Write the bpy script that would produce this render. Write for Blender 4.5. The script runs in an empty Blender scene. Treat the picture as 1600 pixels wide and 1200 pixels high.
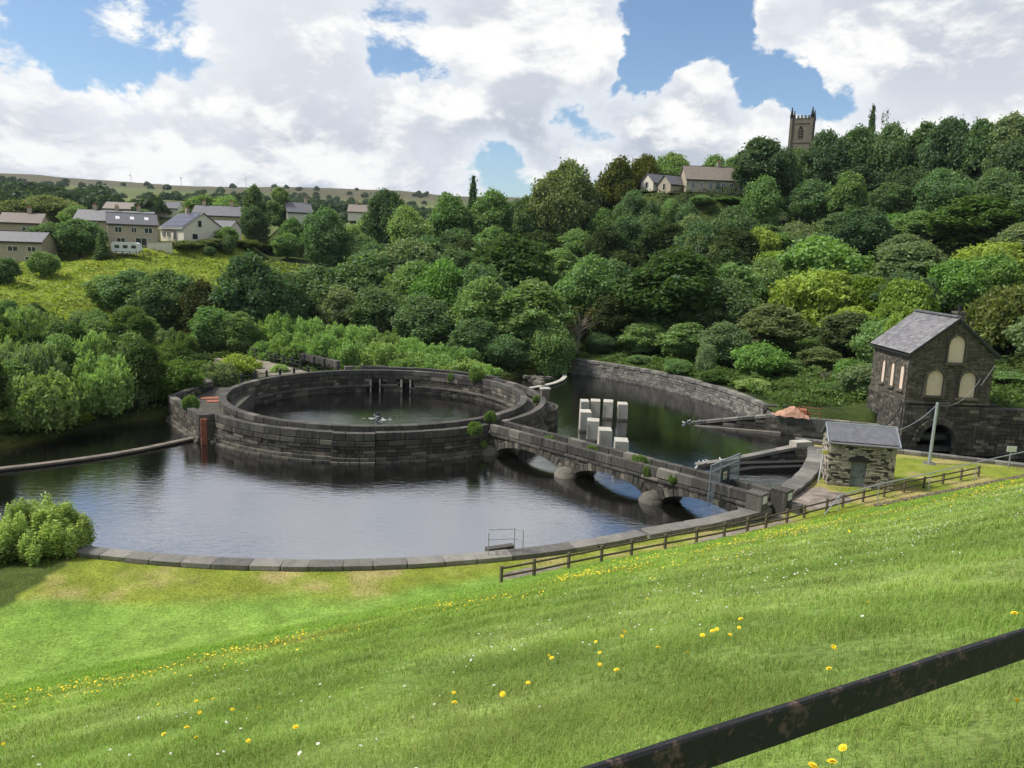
import bpy, bmesh, math, random
import numpy as np
from mathutils import Matrix, Vector

random.seed(7)
RNG = np.random.default_rng(11)
sc = bpy.context.scene
COL = sc.collection
PI = math.pi

# ------------------------------------------------------------------ camera
cam_d = bpy.data.cameras.new('camera')
cam = bpy.data.objects.new('camera', cam_d)
COL.objects.link(cam)
cam_d.sensor_width = 36.0
cam_d.lens = 1220.0 / 1600.0 * 36.0
cam_d.clip_start = 0.05
cam_d.clip_end = 9000
cam.matrix_world = Matrix(((0.99941915, -0.03407869, 0.0, 0.0),
                           (0.00580873, 0.17035158, -0.98536622, 0.0),
                           (0.03357999, 0.98479388, 0.17045059, 17.0),
                           (0, 0, 0, 1)))
sc.camera = cam

# ------------------------------------------------------------------ sun, sky, exposure
SUN_EL, SUN_AZ = math.radians(52), math.radians(-90)      # azimuth from +Y towards +X
sun_dir = Vector((math.sin(SUN_AZ) * math.cos(SUN_EL), math.cos(SUN_AZ) * math.cos(SUN_EL), math.sin(SUN_EL)))
sd = bpy.data.lights.new('sun', 'SUN')
sd.energy = 2.5
sd.angle = math.radians(9.0)
sd.color = (1.0, 0.95, 0.87)
sun = bpy.data.objects.new('sun', sd)
COL.objects.link(sun)
sun.rotation_euler = sun_dir.to_track_quat('Z', 'Y').to_euler()
sun.location = (-60, 40, 120)

sc.view_settings.view_transform = 'Standard'
sc.view_settings.look = 'None'
sc.view_settings.exposure = 1.0
sc.view_settings.gamma = 1.0
sc.view_settings.use_curve_mapping = False
sc.render.film_transparent = False
sc.cycles.use_denoising = True
sc.cycles.max_bounces = 6
sc.cycles.diffuse_bounces = 2
sc.cycles.glossy_bounces = 3
sc.cycles.transmission_bounces = 3
sc.cycles.transparent_max_bounces = 4
sc.cycles.volume_bounces = 0
sc.cycles.caustics_reflective = False
sc.cycles.caustics_refractive = False


class NT:
    """small helper round a node tree"""
    def __init__(self, tree):
        self.t = tree
        self.n = tree.nodes
        self.l = tree.links

    def node(self, kind, **kw):
        nd = self.n.new(kind)
        for k, v in kw.items():
            setattr(nd, k, v)
        return nd

    def put(self, sock, v):
        if isinstance(v, bpy.types.NodeSocket):
            self.l.new(v, sock)
        else:
            sock.default_value = v

    def math(self, op, a, b=0.0, c=None, clamp=False):
        nd = self.node('ShaderNodeMath', operation=op, use_clamp=clamp)
        self.put(nd.inputs[0], a)
        self.put(nd.inputs[1], b)
        if c is not None:
            self.put(nd.inputs[2], c)
        return nd.outputs[0]

    def vmath(self, op, a, b=None, out=0):
        nd = self.node('ShaderNodeVectorMath', operation=op)
        self.put(nd.inputs[0], a)
        if b is not None:
            if op == 'SCALE':
                self.put(nd.inputs['Scale'], b)
            else:
                self.put(nd.inputs[1], b)
        return nd.outputs[out]

    def mix(self, f, a, b, mode='MIX'):
        nd = self.node('ShaderNodeMix', data_type='RGBA', blend_type=mode)
        self.put(nd.inputs[0], f)
        self.put(nd.inputs[6], a)
        self.put(nd.inputs[7], b)
        return nd.outputs[2]

    def rng(self, v, a, b, c=0.0, d=1.0, smooth=False):
        nd = self.node('ShaderNodeMapRange', interpolation_type='SMOOTHSTEP' if smooth else 'LINEAR')
        self.put(nd.inputs[0], v)
        for i, q in enumerate((a, b, c, d)):
            self.put(nd.inputs[1 + i], q)
        return nd.outputs[0]

    def noise(self, vec, scale, detail=3.0, rough=0.55, dist=0.0):
        nd = self.node('ShaderNodeTexNoise')
        self.put(nd.inputs['Vector'], vec)
        nd.inputs['Scale'].default_value = scale
        nd.inputs['Detail'].default_value = detail
        nd.inputs['Roughness'].default_value = rough
        nd.inputs['Distortion'].default_value = dist
        return nd.outputs[0]

    def ramp(self, f, stops):
        nd = self.node('ShaderNodeValToRGB')
        el = nd.color_ramp.elements
        while len(el) < len(stops):
            el.new(0.5)
        for e, (p, c) in zip(el, stops):
            e.position = p
            e.color = (c[0], c[1], c[2], 1)
        self.put(nd.inputs[0], f)
        return nd.outputs[0]


def build_world():
    w = bpy.data.worlds.new('World')
    sc.world = w
    w.use_nodes = True
    w.node_tree.nodes.clear()
    t = NT(w.node_tree)
    sky = t.node('ShaderNodeTexSky', sky_type='NISHITA')
    sky.sun_disc = False
    sky.sun_elevation = SUN_EL
    sky.sun_rotation = SUN_AZ
    sky.air_density = 1.0
    sky.dust_density = 0.6
    sky.ozone_density = 1.5
    d = t.node('ShaderNodeTexCoord').outputs['Generated']
    # cumulus: placed heaps and gaps (unit directions) plus noise that goes on all round
    heaps = CLOUDS
    acc = 0.0
    wn = t.node('ShaderNodeTexNoise')
    t.put(wn.inputs['Vector'], d)
    wn.inputs['Scale'].default_value = 7.0
    wn.inputs['Detail'].default_value = 6.0
    wn.inputs['Roughness'].default_value = 0.6
    wob = t.vmath('SCALE', t.vmath('SUBTRACT', wn.outputs['Color'], (0.5, 0.5, 0.5)), 0.16)
    dwob = t.vmath('NORMALIZE', t.vmath('ADD', d, wob))
    for (x, y, z, k, s) in heaps:
        dt = t.vmath('DOT_PRODUCT', dwob, (x, y, z), out=1)
        e = t.math('MULTIPLY', t.math('SUBTRACT', dt, 1.0), k)
        acc = t.math('MULTIPLY_ADD', t.math('EXPONENT', e), s, acc)
    dv = t.vmath('MULTIPLY', d, (1.0, 1.0, 1.75))

    def dens(v, det):
        a = t.noise(v, 3.6, det, 0.58, 0.35)
        b = t.noise(v, 10.0, det, 0.66, 0.5)
        q = t.math('MULTIPLY_ADD', t.math('SUBTRACT', a, 0.5), 1.9, 0.60)
        q = t.math('MULTIPLY_ADD', t.math('SUBTRACT', b, 0.5), 0.95, q)
        return t.math('ADD', q, acc)
    d0 = dens(dv, 8.0)
    up = t.vmath('ADD', dv, (-0.030, 0.006, 0.062))
    d1 = dens(up, 5.0)
    mask = t.rng(d0, 0.49, 0.66, 0, 1, True)
    lit = t.rng(t.math('SUBTRACT', d0, d1), -0.14, 0.20, 0, 1, True)
    thick = t.rng(d0, 0.6, 1.15, 0, 1, True)
    soft = t.rng(t.noise(dv, 2.2, 2.0), 0.35, 0.65, 0, 1, True)
    shade = t.mix(soft, (0.265, 0.29, 0.335, 1), (0.375, 0.39, 0.42, 1))
    shade = t.mix(thick, (0.405, 0.425, 0.455, 1), shade)
    cloud = t.mix(lit, shade, (0.515, 0.515, 0.505, 1))
    blue = t.mix(1.0, sky.outputs[0], (SKY_K * 0.88, SKY_K * 0.99, SKY_K * 1.08, 1), 'MULTIPLY')
    sepz = t.node('ShaderNodeSeparateXYZ')
    t.put(sepz.inputs[0], d)
    below = t.rng(sepz.outputs[2], -0.10, -0.02, 0, 1)
    col = t.mix(mask, blue, cloud)
    col = t.mix(below, (0.16, 0.18, 0.14, 1), col)
    bg = t.node('ShaderNodeBackground')
    t.put(bg.inputs[0], col)
    bg.inputs[1].default_value = 1.0
    out = t.node('ShaderNodeOutputWorld')
    t.l.new(bg.outputs[0], out.inputs[0])
    w.cycles.sampling_method = 'MANUAL'
    w.cycles.sample_map_resolution = 512


SKY_K = 0.064          # Nishita strength
CLOUDS = [
    (-0.4914, 0.8477, 0.1998, 787.3, -0.45),
    (-0.4333, 0.8859, 0.1657, 1033.6, -0.50),
    (-0.5124, 0.8311, 0.2161, 661.5, 0.30),
    (-0.3599, 0.9126, 0.1938, 787.3, -0.25),
    (-0.1696, 0.9611, 0.2179, 486.0, -0.50),
    (-0.1034, 0.9711, 0.2152, 952.6, -0.40),
    (-0.0423, 0.9847, 0.1691, 1176.0, -0.50),
    (0.1713, 0.9560, 0.2382, 423.4, -0.60),
    (0.1393, 0.9710, 0.1943, 1176.0, -0.55),
    (0.2239, 0.9385, 0.2629, 661.5, -0.50),
    (0.0589, 0.9863, 0.1541, 1649.2, -0.60),
    (0.3051, 0.9292, 0.2087, 486.0, -0.35),
    (0.2826, 0.9417, 0.1828, 952.6, -0.45),
    (0.3550, 0.9185, 0.1740, 952.6, -0.50),
    (-0.0249, 0.9949, 0.0981, 1649.2, -0.60),
    (-0.4765, 0.8711, 0.1188, 196.8, 0.35),
    (-0.5109, 0.8557, 0.0827, 294.0, 0.30),
    (-0.3530, 0.9263, 0.1314, 140.9, 0.35),
    (-0.2219, 0.9602, 0.1698, 372.1, 0.35),
    (-0.2390, 0.9661, 0.0971, 121.5, 0.30),
    (-0.0881, 0.9880, 0.1271, 294.0, 0.25),
    (-0.0437, 0.9694, 0.2416, 165.4, 0.40),
    (-0.2456, 0.9389, 0.2412, 294.0, 0.30),
    (0.0461, 0.9686, 0.2443, 294.0, 0.45),
    (0.0107, 0.9806, 0.1957, 661.5, 0.35),
    (0.1152, 0.9863, 0.1185, 661.5, 0.30),
    (0.2083, 0.9644, 0.1629, 486.0, 0.65),
    (0.1897, 0.9731, 0.1306, 486.0, 0.50),
    (0.2935, 0.9439, 0.1517, 2325.6, 0.60),
    (0.4266, 0.8755, 0.2268, 140.9, 0.50),
    (0.4904, 0.8502, 0.1915, 196.8, 0.45),
    (0.3622, 0.9013, 0.2376, 486.0, 0.40),
    (0.2620, 0.9365, 0.2330, 1488.4, 0.25),
    (0.2892, 0.9195, 0.2664, 2646.0, 0.35),
    (0.0058, 0.9924, 0.1232, 787.3, 0.45),
    (0.0942, 0.9758, 0.1974, 2646.0, 0.20),
    (-0.3031, 0.9338, 0.1900, 952.6, 0.30),
]
build_world()


# ------------------------------------------------------------------ helpers
CX, CY = -13.25, 76.2           # centre of the round overflow; the whole basin is laid out about it


def pol(r, a, z=0.0):
    q = math.radians(a)
    return (CX + r * math.cos(q), CY + r * math.sin(q), z)


def tag(o, label=None, cat=None, group=None, kind=None):
    if label:
        o['label'] = label
    if cat:
        o['category'] = cat
    if group:
        o['group'] = group
    if kind:
        o['kind'] = kind
    return o


def thing(name, label, cat, loc=(0, 0, 0), rz=0.0, group=None):
    o = bpy.data.objects.new(name, None)
    COL.objects.link(o)
    o.location = loc
    o.rotation_euler = (0, 0, rz)
    o.empty_display_size = 0.2
    return tag(o, label, cat, group)


def mesh_obj(name, me, mat, parent=None, world=True):
    o = bpy.data.objects.new(name, me)
    COL.objects.link(o)
    if mat is not None and not me.materials:
        me.materials.append(mat)
    if parent is not None:
        o.parent = parent
        if world:
            o.matrix_parent_inverse = parent_inv(parent)
    return o


def parent_inv(p):
    m = Matrix.Identity(4)
    chain = []
    while p is not None:
        chain.append(p)
        p = p.parent
    for q in reversed(chain):
        m = m @ q.matrix_parent_inverse @ q.matrix_basis
    return m.inverted()


def np_mesh(name, v, faces, smooth=False):
    """v (n,3); faces: list of (m,k) index arrays"""
    me = bpy.data.meshes.new(name)
    v = np.asarray(v, dtype=np.float32)
    if not isinstance(faces, list):
        faces = [faces]
    faces = [np.asarray(f, dtype=np.int32) for f in faces if len(f)]
    me.vertices.add(len(v))
    me.vertices.foreach_set('co', v.ravel())
    tot = np.concatenate([np.full(len(f), f.shape[1], dtype=np.int32) for f in faces])
    idx = np.concatenate([f.ravel() for f in faces])
    me.loops.add(len(idx))
    me.loops.foreach_set('vertex_index', idx)
    me.polygons.add(len(tot))
    st = np.concatenate([[0], np.cumsum(tot)[:-1]]).astype(np.int32)
    me.polygons.foreach_set('loop_start', st)
    me.polygons.foreach_set('loop_total', tot)
    me.polygons.foreach_set('use_smooth', np.full(len(tot), bool(smooth)))
    me.update(calc_edges=True)
    return me


BOXV = np.array([(-.5, -.5, -.5), (.5, -.5, -.5), (.5, .5, -.5), (-.5, .5, -.5), (-.5, -.5, .5), (.5, -.5, .5), (.5, .5, .5), (-.5, .5, .5)])
BOXF = np.array([(0, 3, 2, 1), (4, 5, 6, 7), (0, 1, 5, 4), (1, 2, 6, 5), (2, 3, 7, 6), (3, 0, 4, 7)])


class MB:
    """collects shapes for ONE mesh"""
    def __init__(self):
        self.v = []
        self.f = {}
        self.n = 0

    def add(self, v, faces):
        v = np.asarray(v, dtype=float).reshape(-1, 3)
        for f in faces:
            f = tuple(int(i) + self.n for i in f)
            self.f.setdefault(len(f), []).append(f)
        self.v.append(v)
        self.n += len(v)
        return self

    def box(self, c, size, rz=0.0, m=None, jit=0.0):
        p = BOXV * np.array(size)
        if jit:
            p = p + RNG.normal(0, jit, p.shape)
        if m is not None:
            p = p @ np.array(m).T
        elif rz:
            cs, sn = math.cos(rz), math.sin(rz)
            p = np.stack([p[:, 0] * cs - p[:, 1] * sn, p[:, 0] * sn + p[:, 1] * cs, p[:, 2]], 1)
        return self.add(p + np.array(c), BOXF)

    def bar(self, a, b, w, h=None):
        """square bar from a to b"""
        a, b = Vector(a), Vector(b)
        d = b - a
        h = h or w
        z = d.normalized()
        up = Vector((0, 0, 1)) if abs(z.z) < 0.95 else Vector((0, 1, 0))
        x = up.cross(z).normalized()
        y = z.cross(x)
        m = np.array([[x[i], y[i], z[i]] for i in range(3)])
        return self.box((a + b) / 2, (w, h, d.length), m=m)

    def tube(self, pts, radii, k=6, cap=True):
        pts = [Vector(p) for p in pts]
        if not hasattr(radii, '__len__'):
            radii = [radii] * len(pts)
        v = []
        for i, p in enumerate(pts):
            d = (pts[min(i + 1, len(pts) - 1)] - pts[max(i - 1, 0)]).normalized()
            up = Vector((0, 0, 1)) if abs(d.z) < 0.9 else Vector((1, 0, 0))
            x = up.cross(d).normalized()
            y = d.cross(x)
            for j in range(k):
                q = 2 * PI * j / k
                v.append(p + (x * math.cos(q) + y * math.sin(q)) * radii[i])
        f = []
        for i in range(len(pts) - 1):
            for j in range(k):
                f.append((i * k + j, i * k + (j + 1) % k, (i + 1) * k + (j + 1) % k, (i + 1) * k + j))
        if cap:
            f.append(tuple(range(k - 1, -1, -1)))
            f.append(tuple(range((len(pts) - 1) * k, len(pts) * k)))
        return self.add([tuple(q) for q in v], f)

    def lathe(self, c, prof, k=16, a0=0.0, a1=2 * PI):
        """prof [(r,z)] about a vertical axis"""
        v, f = [], []
        full = abs(a1 - a0 - 2 * PI) < 1e-6
        m = k if full else k + 1
        for r, z in prof:
            for j in range(m):
                q = a0 + (a1 - a0) * j / k
                v.append((c[0] + r * math.cos(q), c[1] + r * math.sin(q), c[2] + z))
        for i in range(len(prof) - 1):
            for j in range(k):
                j2 = (j + 1) % m
                f.append((i * m + j, i * m + j2, (i + 1) * m + j2, (i + 1) * m + j))
        return self.add(v, f)

    def prism(self, poly, o, ux, uy, depth):
        """flat polygon (a,b) in the frame o + a*ux + b*uy, pushed along ux x uy by depth"""
        o, ux, uy = Vector(o), Vector(ux), Vector(uy)
        n = ux.cross(uy).normalized() * depth
        k = len(poly)
        a = [o + ux * p[0] + uy * p[1] for p in poly]
        v = [tuple(q) for q in a] + [tuple(q + n) for q in a]
        f = [tuple(range(k - 1, -1, -1)), tuple(range(k, 2 * k))]
        f += [(i, (i + 1) % k, (i + 1) % k + k, i + k) for i in range(k)]
        return self.add(v, f)

    def arc(self, r0, r1, z0, z1, a0, a1, step=2.0):
        """curved wall about the basin centre"""
        k = max(2, int(abs(a1 - a0) / step) + 1)
        v, f = [], []
        for i in range(k):
            a = a0 + (a1 - a0) * i / (k - 1)
            v += [pol(r0, a, z0), pol(r1, a, z0), pol(r1, a, z1), pol(r0, a, z1)]
        for i in range(k - 1):
            b = i * 4
            for j in range(4):
                f.append((b + j, b + 4 + j, b + 4 + (j + 1) % 4, b + (j + 1) % 4))
        f += [(0, 1, 2, 3), ((k - 1) * 4 + 3, (k - 1) * 4 + 2, (k - 1) * 4 + 1, (k - 1) * 4)]
        return self.add(v, f)

    def mesh(self, name, smooth=False):
        v = np.concatenate(self.v)
        me = np_mesh(name, v, [np.array(x) for x in self.f.values()], smooth)
        return me

    def build(self, name, mat, parent=None, smooth=False):
        me = self.mesh(name, smooth)
        bm = bmesh.new()
        bm.from_mesh(me)
        bmesh.ops.recalc_face_normals(bm, faces=bm.faces)
        bm.to_mesh(me)
        bm.free()
        return mesh_obj(name, me, mat, parent)


# one chamfered block in six slightly different, worn versions, shared by every dressed stone
def make_block_meshes():
    out = []
    for k in range(6):
        bm = bmesh.new()
        bmesh.ops.create_cube(bm, size=1.0)
        bmesh.ops.bevel(bm, geom=list(bm.edges), offset=0.045, segments=1, affect='EDGES', profile=0.5)
        rr = random.Random(100 + k)
        for v in bm.verts:
            v.co += Vector((rr.uniform(-1, 1) * 0.012, rr.uniform(-1, 1) * 0.03, rr.uniform(-1, 1) * 0.022))
        me = bpy.data.meshes.new('dressed_stone')
        bm.to_mesh(me)
        bm.free()
        out.append(me)
    return out


BLOCKS = make_block_meshes()


class Path:
    """arc about the basin centre (r, a0, a1) or straight line p -> q; at(s) gives point, tangent, outward normal"""
    def __init__(self, arc=None, line=None, flip=False):
        self.flip = flip
        if arc:
            self.kind = 0
            self.r, self.a0, self.a1 = arc
            self.len = abs(math.radians(self.a1 - self.a0)) * self.r
        else:
            self.kind = 1
            self.p, self.q = Vector(line[0]).to_2d(), Vector(line[1]).to_2d()
            self.len = (self.q - self.p).length

    def at(self, s):
        if self.kind == 0:
            a = self.a0 + (self.a1 - self.a0) * s / self.len
            x, y, _ = pol(self.r, a)
            n = Vector((math.cos(math.radians(a)), math.sin(math.radians(a))))
            return Vector((x, y)), (-n if self.flip else n)
        d = (self.q - self.p) / self.len
        n = Vector((d.y, -d.x))
        return self.p + d * s, (-n if self.flip else n)


def stones(path, z0, z1, thick, lens, parent, mat, name='stone', proud=0.0, jit=0.02, gap=0.036, joined=None, skip=None, s0=0.0, s1=None, blocks=None):
    """one course of stones along path, outer face on the path (+proud along the normal). joined: an MB, or None for single objects"""
    s1 = path.len if s1 is None else s1
    s = s0
    first = True
    while s < s1 - 0.05:
        L = random.uniform(*lens)
        if first:
            L *= random.uniform(0.4, 1.0)
            first = False
        if s1 - (s + L) < lens[0] * 0.45:
            L = s1 - s
        L = min(L, s1 - s)
        mid = s + L / 2
        if not (skip and skip(mid, L)):
            p, n = path.at(mid)
            pr = proud + random.uniform(-jit, jit)
            c = p + n * (pr - thick / 2)
            ang = math.atan2(n.x, -n.y) if True else 0
            size = (L - gap, thick, z1 - z0 - gap)
            zc = (z0 + z1) / 2 + random.uniform(-1, 1) * jit * 0.12
            if joined is not None:
                joined.box((c.x, c.y, zc), size, ang, jit=0.008)
            else:
                o = bpy.data.objects.new(name, random.choice(blocks or BLOCKS))
                COL.objects.link(o)
                o.parent = parent
                o.matrix_parent_inverse = parent_inv(parent)
                o.location = (c.x, c.y, zc)
                o.rotation_euler = (random.uniform(-.004, .004), random.uniform(-.004, .004), ang + (PI if random.random() < 0.5 else 0))
                o.scale = size
                if mat is not None:
                    if not o.material_slots:
                        o.data.materials.append(mat)
                    o.material_slots[0].link = 'OBJECT'
                    o.material_slots[0].material = mat
        s += L


def smooth01(x, a, b):
    t = np.clip((x - a) / (b - a), 0, 1)
    return t * t * (3 - 2 * t)


# value noise in numpy for the terrain and the scatter masks
_perm = np.random.default_rng(5).random((64, 64))


def vnoise(x, y):
    xi, yi = np.floor(x).astype(int), np.floor(y).astype(int)
    fx, fy = x - xi, y - yi
    fx, fy = fx * fx * (3 - 2 * fx), fy * fy * (3 - 2 * fy)
    a = _perm[xi % 64, yi % 64]
    b = _perm[(xi + 1) % 64, yi % 64]
    c = _perm[xi % 64, (yi + 1) % 64]
    d = _perm[(xi + 1) % 64, (yi + 1) % 64]
    return (a * (1 - fx) + b * fx) * (1 - fy) + (c * (1 - fx) + d * fx) * fy


def fbm(x, y, o=4):
    s, a, t = 0, 1.0, 0
    for i in range(o):
        s = s + a * vnoise(x * 2 ** i + 17.3 * i, y * 2 ** i + 9.1 * i)
        t += a
        a *= 0.5
    return s / t


# ------------------------------------------------------------------ materials
def new_mat(name):
    m = bpy.data.materials.new(name)
    m.use_nodes = True
    t = NT(m.node_tree)
    b = m.node_tree.nodes['Principled BSDF']
    return m, t, b


def world_pos(t):
    return t.node('ShaderNodeNewGeometry').outputs['Position']


def rand_each(t):
    a = t.node('ShaderNodeObjectInfo').outputs['Random']
    b = t.node('ShaderNodeNewGeometry').outputs['Random Per Island']
    return t.math('FRACT', t.math('ADD', t.math('MULTIPLY', a, 7.31), b))


def bump(t, b, h, strength=0.4, dist=0.02):
    nd = t.node('ShaderNodeBump')
    nd.inputs['Strength'].default_value = strength
    nd.inputs['Distance'].default_value = dist
    t.put(nd.inputs['Height'], h)
    t.l.new(nd.outputs[0], b.inputs['Normal'])


def stone_mat(name, stops, stain=0.5, moss=0.25, rough=0.9, streak=0.35):
    """gritstone: a tone per stone, sooty blotches, drip streaks, grain"""
    m, t, b = new_mat(name)
    p = world_pos(t)
    col = t.ramp(rand_each(t), stops)
    bl = t.rng(t.noise(p, 0.9, 5, 0.65), 0.36, 0.66, 0, 1)
    col = t.mix(t.math('MULTIPLY', bl, stain), col, (0.022, 0.021, 0.021, 1))
    st = t.vmath('MULTIPLY', p, (5.0, 5.0, 0.45))
    sk = t.rng(t.noise(st, 1.0, 3), 0.52, 0.72, 0, 1)
    col = t.mix(t.math('MULTIPLY', sk, streak), col, (0.24, 0.225, 0.195, 1))
    ms = t.rng(t.noise(p, 1.7, 4), 0.56, 0.72, 0, 1)
    col = t.mix(t.math('MULTIPLY', ms, moss), col, (0.075, 0.085, 0.03, 1))
    g = t.noise(p, 16, 6, 0.7)
    col = t.mix(0.6, col, t.ramp(g, [(0.25, (0.45, 0.45, 0.45)), (0.7, (1.35, 1.33, 1.3))]), 'MULTIPLY')
    t.put(b.inputs['Base Color'], col)
    b.inputs['Roughness'].default_value = rough
    b.inputs['Specular IOR Level'].default_value = 0.25
    bump(t, b, t.math('ADD', g, t.noise(p, 5, 3)), 0.7, 0.04)
    return m


def plain_mat(name, col, rough=0.7, var=0.25, scale=3.0, metal=0.0, grain=25, spec=0.4, bumps=0.15):
    m, t, b = new_mat(name)
    p = world_pos(t)
    n = t.rng(t.noise(p, scale, 5, 0.6), 0.3, 0.7, 1 - var, 1 + var)
    g = t.rng(t.noise(p, grain, 3, 0.6), 0.3, 0.7, 1 - var * 0.5, 1 + var * 0.5)
    c = t.vmath('SCALE', t.vmath('SCALE', tuple(col), n), g)
    t.put(b.inputs['Base Color'], c)
    b.inputs['Roughness'].default_value = rough
    b.inputs['Metallic'].default_value = metal
    b.inputs['Specular IOR Level'].default_value = spec
    bump(t, b, t.noise(p, grain, 3), bumps, 0.01)
    return m


def leaf_mat():
    m, t, b = new_mat('foliage')
    oi = t.node('ShaderNodeObjectInfo')
    geo = t.node('ShaderNodeNewGeometry')
    r = geo.outputs['Random Per Island']
    p = geo.outputs['Position']
    n = t.noise(p, 0.35, 3)
    k = t.math('ADD', t.rng(r, 0, 1, 0.85, 1.6), t.rng(n, 0.3, 0.7, -0.22, 0.22))
    c = t.vmath('SCALE', oi.outputs['Color'], k)
    warm = t.rng(t.math('FRACT', t.math('MULTIPLY', r, 13.7)), 0.6, 1.0, 0, 0.5)
    c = t.mix(warm, c, t.vmath('MULTIPLY', c, (1.45, 1.12, 0.7)))
    t.n.remove(b)
    df = t.node('ShaderNodeBsdfDiffuse')
    t.put(df.inputs[0], c)
    tr = t.node('ShaderNodeBsdfTranslucent')
    t.put(tr.inputs[0], t.vmath('MULTIPLY', c, (1.15, 1.25, 0.55)))
    gl = t.node('ShaderNodeBsdfGlossy')
    gl.inputs['Roughness'].default_value = 0.5
    gl.inputs[0].default_value = (0.8, 0.85, 0.8, 1)
    a = t.node('ShaderNodeMixShader')
    a.inputs[0].default_value = 0.42
    t.l.new(df.outputs[0], a.inputs[1])
    t.l.new(tr.outputs[0], a.inputs[2])
    a2 = t.node('ShaderNodeMixShader')
    a2.inputs[0].default_value = 0.012
    t.l.new(a.outputs[0], a2.inputs[1])
    t.l.new(gl.outputs[0], a2.inputs[2])
    t.l.new(a2.outputs[0], t.n['Material Output'].inputs[0])
    return m


def ground_mat():
    m, t, b = new_mat('ground_cover')
    at = t.node('ShaderNodeAttribute', attribute_name='tone')
    p = world_pos(t)
    k = t.rng(t.noise(p, 0.8, 6, 0.65), 0.3, 0.7, 0.7, 1.3)
    k2 = t.rng(t.noise(p, 7.0, 5, 0.75), 0.32, 0.68, 0.55, 1.35)
    c = t.vmath('SCALE', t.vmath('SCALE', at.outputs['Color'], k), k2)
    t.put(b.inputs['Base Color'], c)
    b.inputs['Roughness'].default_value = 0.95
    b.inputs['Specular IOR Level'].default_value = 0.1
    bump(t, b, t.noise(p, 7, 5, 0.7), 0.8, 0.08)
    return m


def water_mat():
    m, t, b = new_mat('peaty_water')
    p = world_pos(t)
    b.inputs['Base Color'].default_value = (0.006, 0.006, 0.005, 1)
    b.inputs['Roughness'].default_value = 0.03
    b.inputs['IOR'].default_value = 6.0
    b.inputs['Specular Tint'].default_value = (0.96, 0.96, 1.0, 1)
    a = t.noise(t.vmath('MULTIPLY', p, (1.0, 2.2, 1.0)), 1.1, 4, 0.6, 0.4)
    c = t.noise(t.vmath('MULTIPLY', p, (1.0, 1.8, 1.0)), 4.5, 3, 0.6)
    # breeze patches: calm by the round wall, rippled out in the open
    br = t.rng(t.noise(p, 0.09, 2), 0.35, 0.65, 0.35, 1.0)
    h = t.math('MULTIPLY', t.math('MULTIPLY_ADD', c, 0.35, a), br)
    nd = t.node('ShaderNodeBump')
    nd.inputs['Strength'].default_value = 0.22
    nd.inputs['Distance'].default_value = 0.12
    t.put(nd.inputs['Height'], h)
    t.l.new(nd.outputs[0], b.inputs['Normal'])
    return m


def blade_mat():
    m, t, b = new_mat('grass_blades')
    at = t.node('ShaderNodeAttribute', attribute_name='tone')
    r = t.node('ShaderNodeNewGeometry').outputs['Random Per Island']
    p = world_pos(t)
    k = t.math('ADD', t.rng(r, 0, 1, 1.0, 1.8), t.rng(t.noise(p, 0.9, 4), 0.3, 0.7, -0.2, 0.2))
    c = t.vmath('SCALE', at.outputs['Color'], k)
    dry = t.rng(t.math('FRACT', t.math('MULTIPLY', r, 17.3)), 0.86, 0.9, 0, 0.75)
    c = t.mix(dry, c, (0.30, 0.27, 0.10, 1))
    t.n.remove(b)
    df = t.node('ShaderNodeBsdfDiffuse')
    t.put(df.inputs[0], c)
    tr = t.node('ShaderNodeBsdfTranslucent')
    t.put(tr.inputs[0], t.vmath('MULTIPLY', c, (1.1, 1.2, 0.6)))
    a = t.node('ShaderNodeMixShader')
    a.inputs[0].default_value = 0.4
    t.l.new(df.outputs[0], a.inputs[1])
    t.l.new(tr.outputs[0], a.inputs[2])
    t.l.new(a.outputs[0], t.n['Material Output'].inputs[0])
    return m


def slate_mat(name, a, c):
    m, t, b = new_mat(name)
    p = world_pos(t)
    col = t.ramp(rand_each(t), [(0.0, a), (1.0, c)])
    k = t.rng(t.noise(p, 2.5, 5, 0.65), 0.3, 0.7, 0.75, 1.25)
    t.put(b.inputs['Base Color'], t.vmath('SCALE', col, k))
    b.inputs['Roughness'].default_value = 0.55
    bump(t, b, t.noise(p, 20, 3), 0.3, 0.01)
    return m


def rust_mat():
    m, t, b = new_mat('flaking_black_paint')
    p = world_pos(t)
    f = t.rng(t.noise(p, 34, 6, 0.7), 0.565, 0.63, 0, 0.85)
    f2 = t.rng(t.noise(p, 55, 4, 0.6), 0.58, 0.64, 0, 0.8)
    ff = t.math('MAXIMUM', f, t.math('MULTIPLY', f2, t.rng(t.noise(p, 8, 2), 0.45, 0.6, 0, 1)))
    black = t.mix(t.noise(p, 30, 4), (0.016, 0.016, 0.018, 1), (0.034, 0.033, 0.035, 1))
    rust = t.mix(t.noise(p, 60, 4), (0.07, 0.045, 0.036, 1), (0.17, 0.12, 0.10, 1))
    t.put(b.inputs['Base Color'], t.mix(ff, black, rust))
    t.put(b.inputs['Roughness'], t.math('MULTIPLY_ADD', ff, 0.35, 0.5))
    b.inputs['Specular IOR Level'].default_value = 0.12
    bump(t, b, t.math('ADD', t.noise(p, 90, 4), t.math('MULTIPLY', ff, -0.8)), 0.5, 0.002)
    return m


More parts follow.
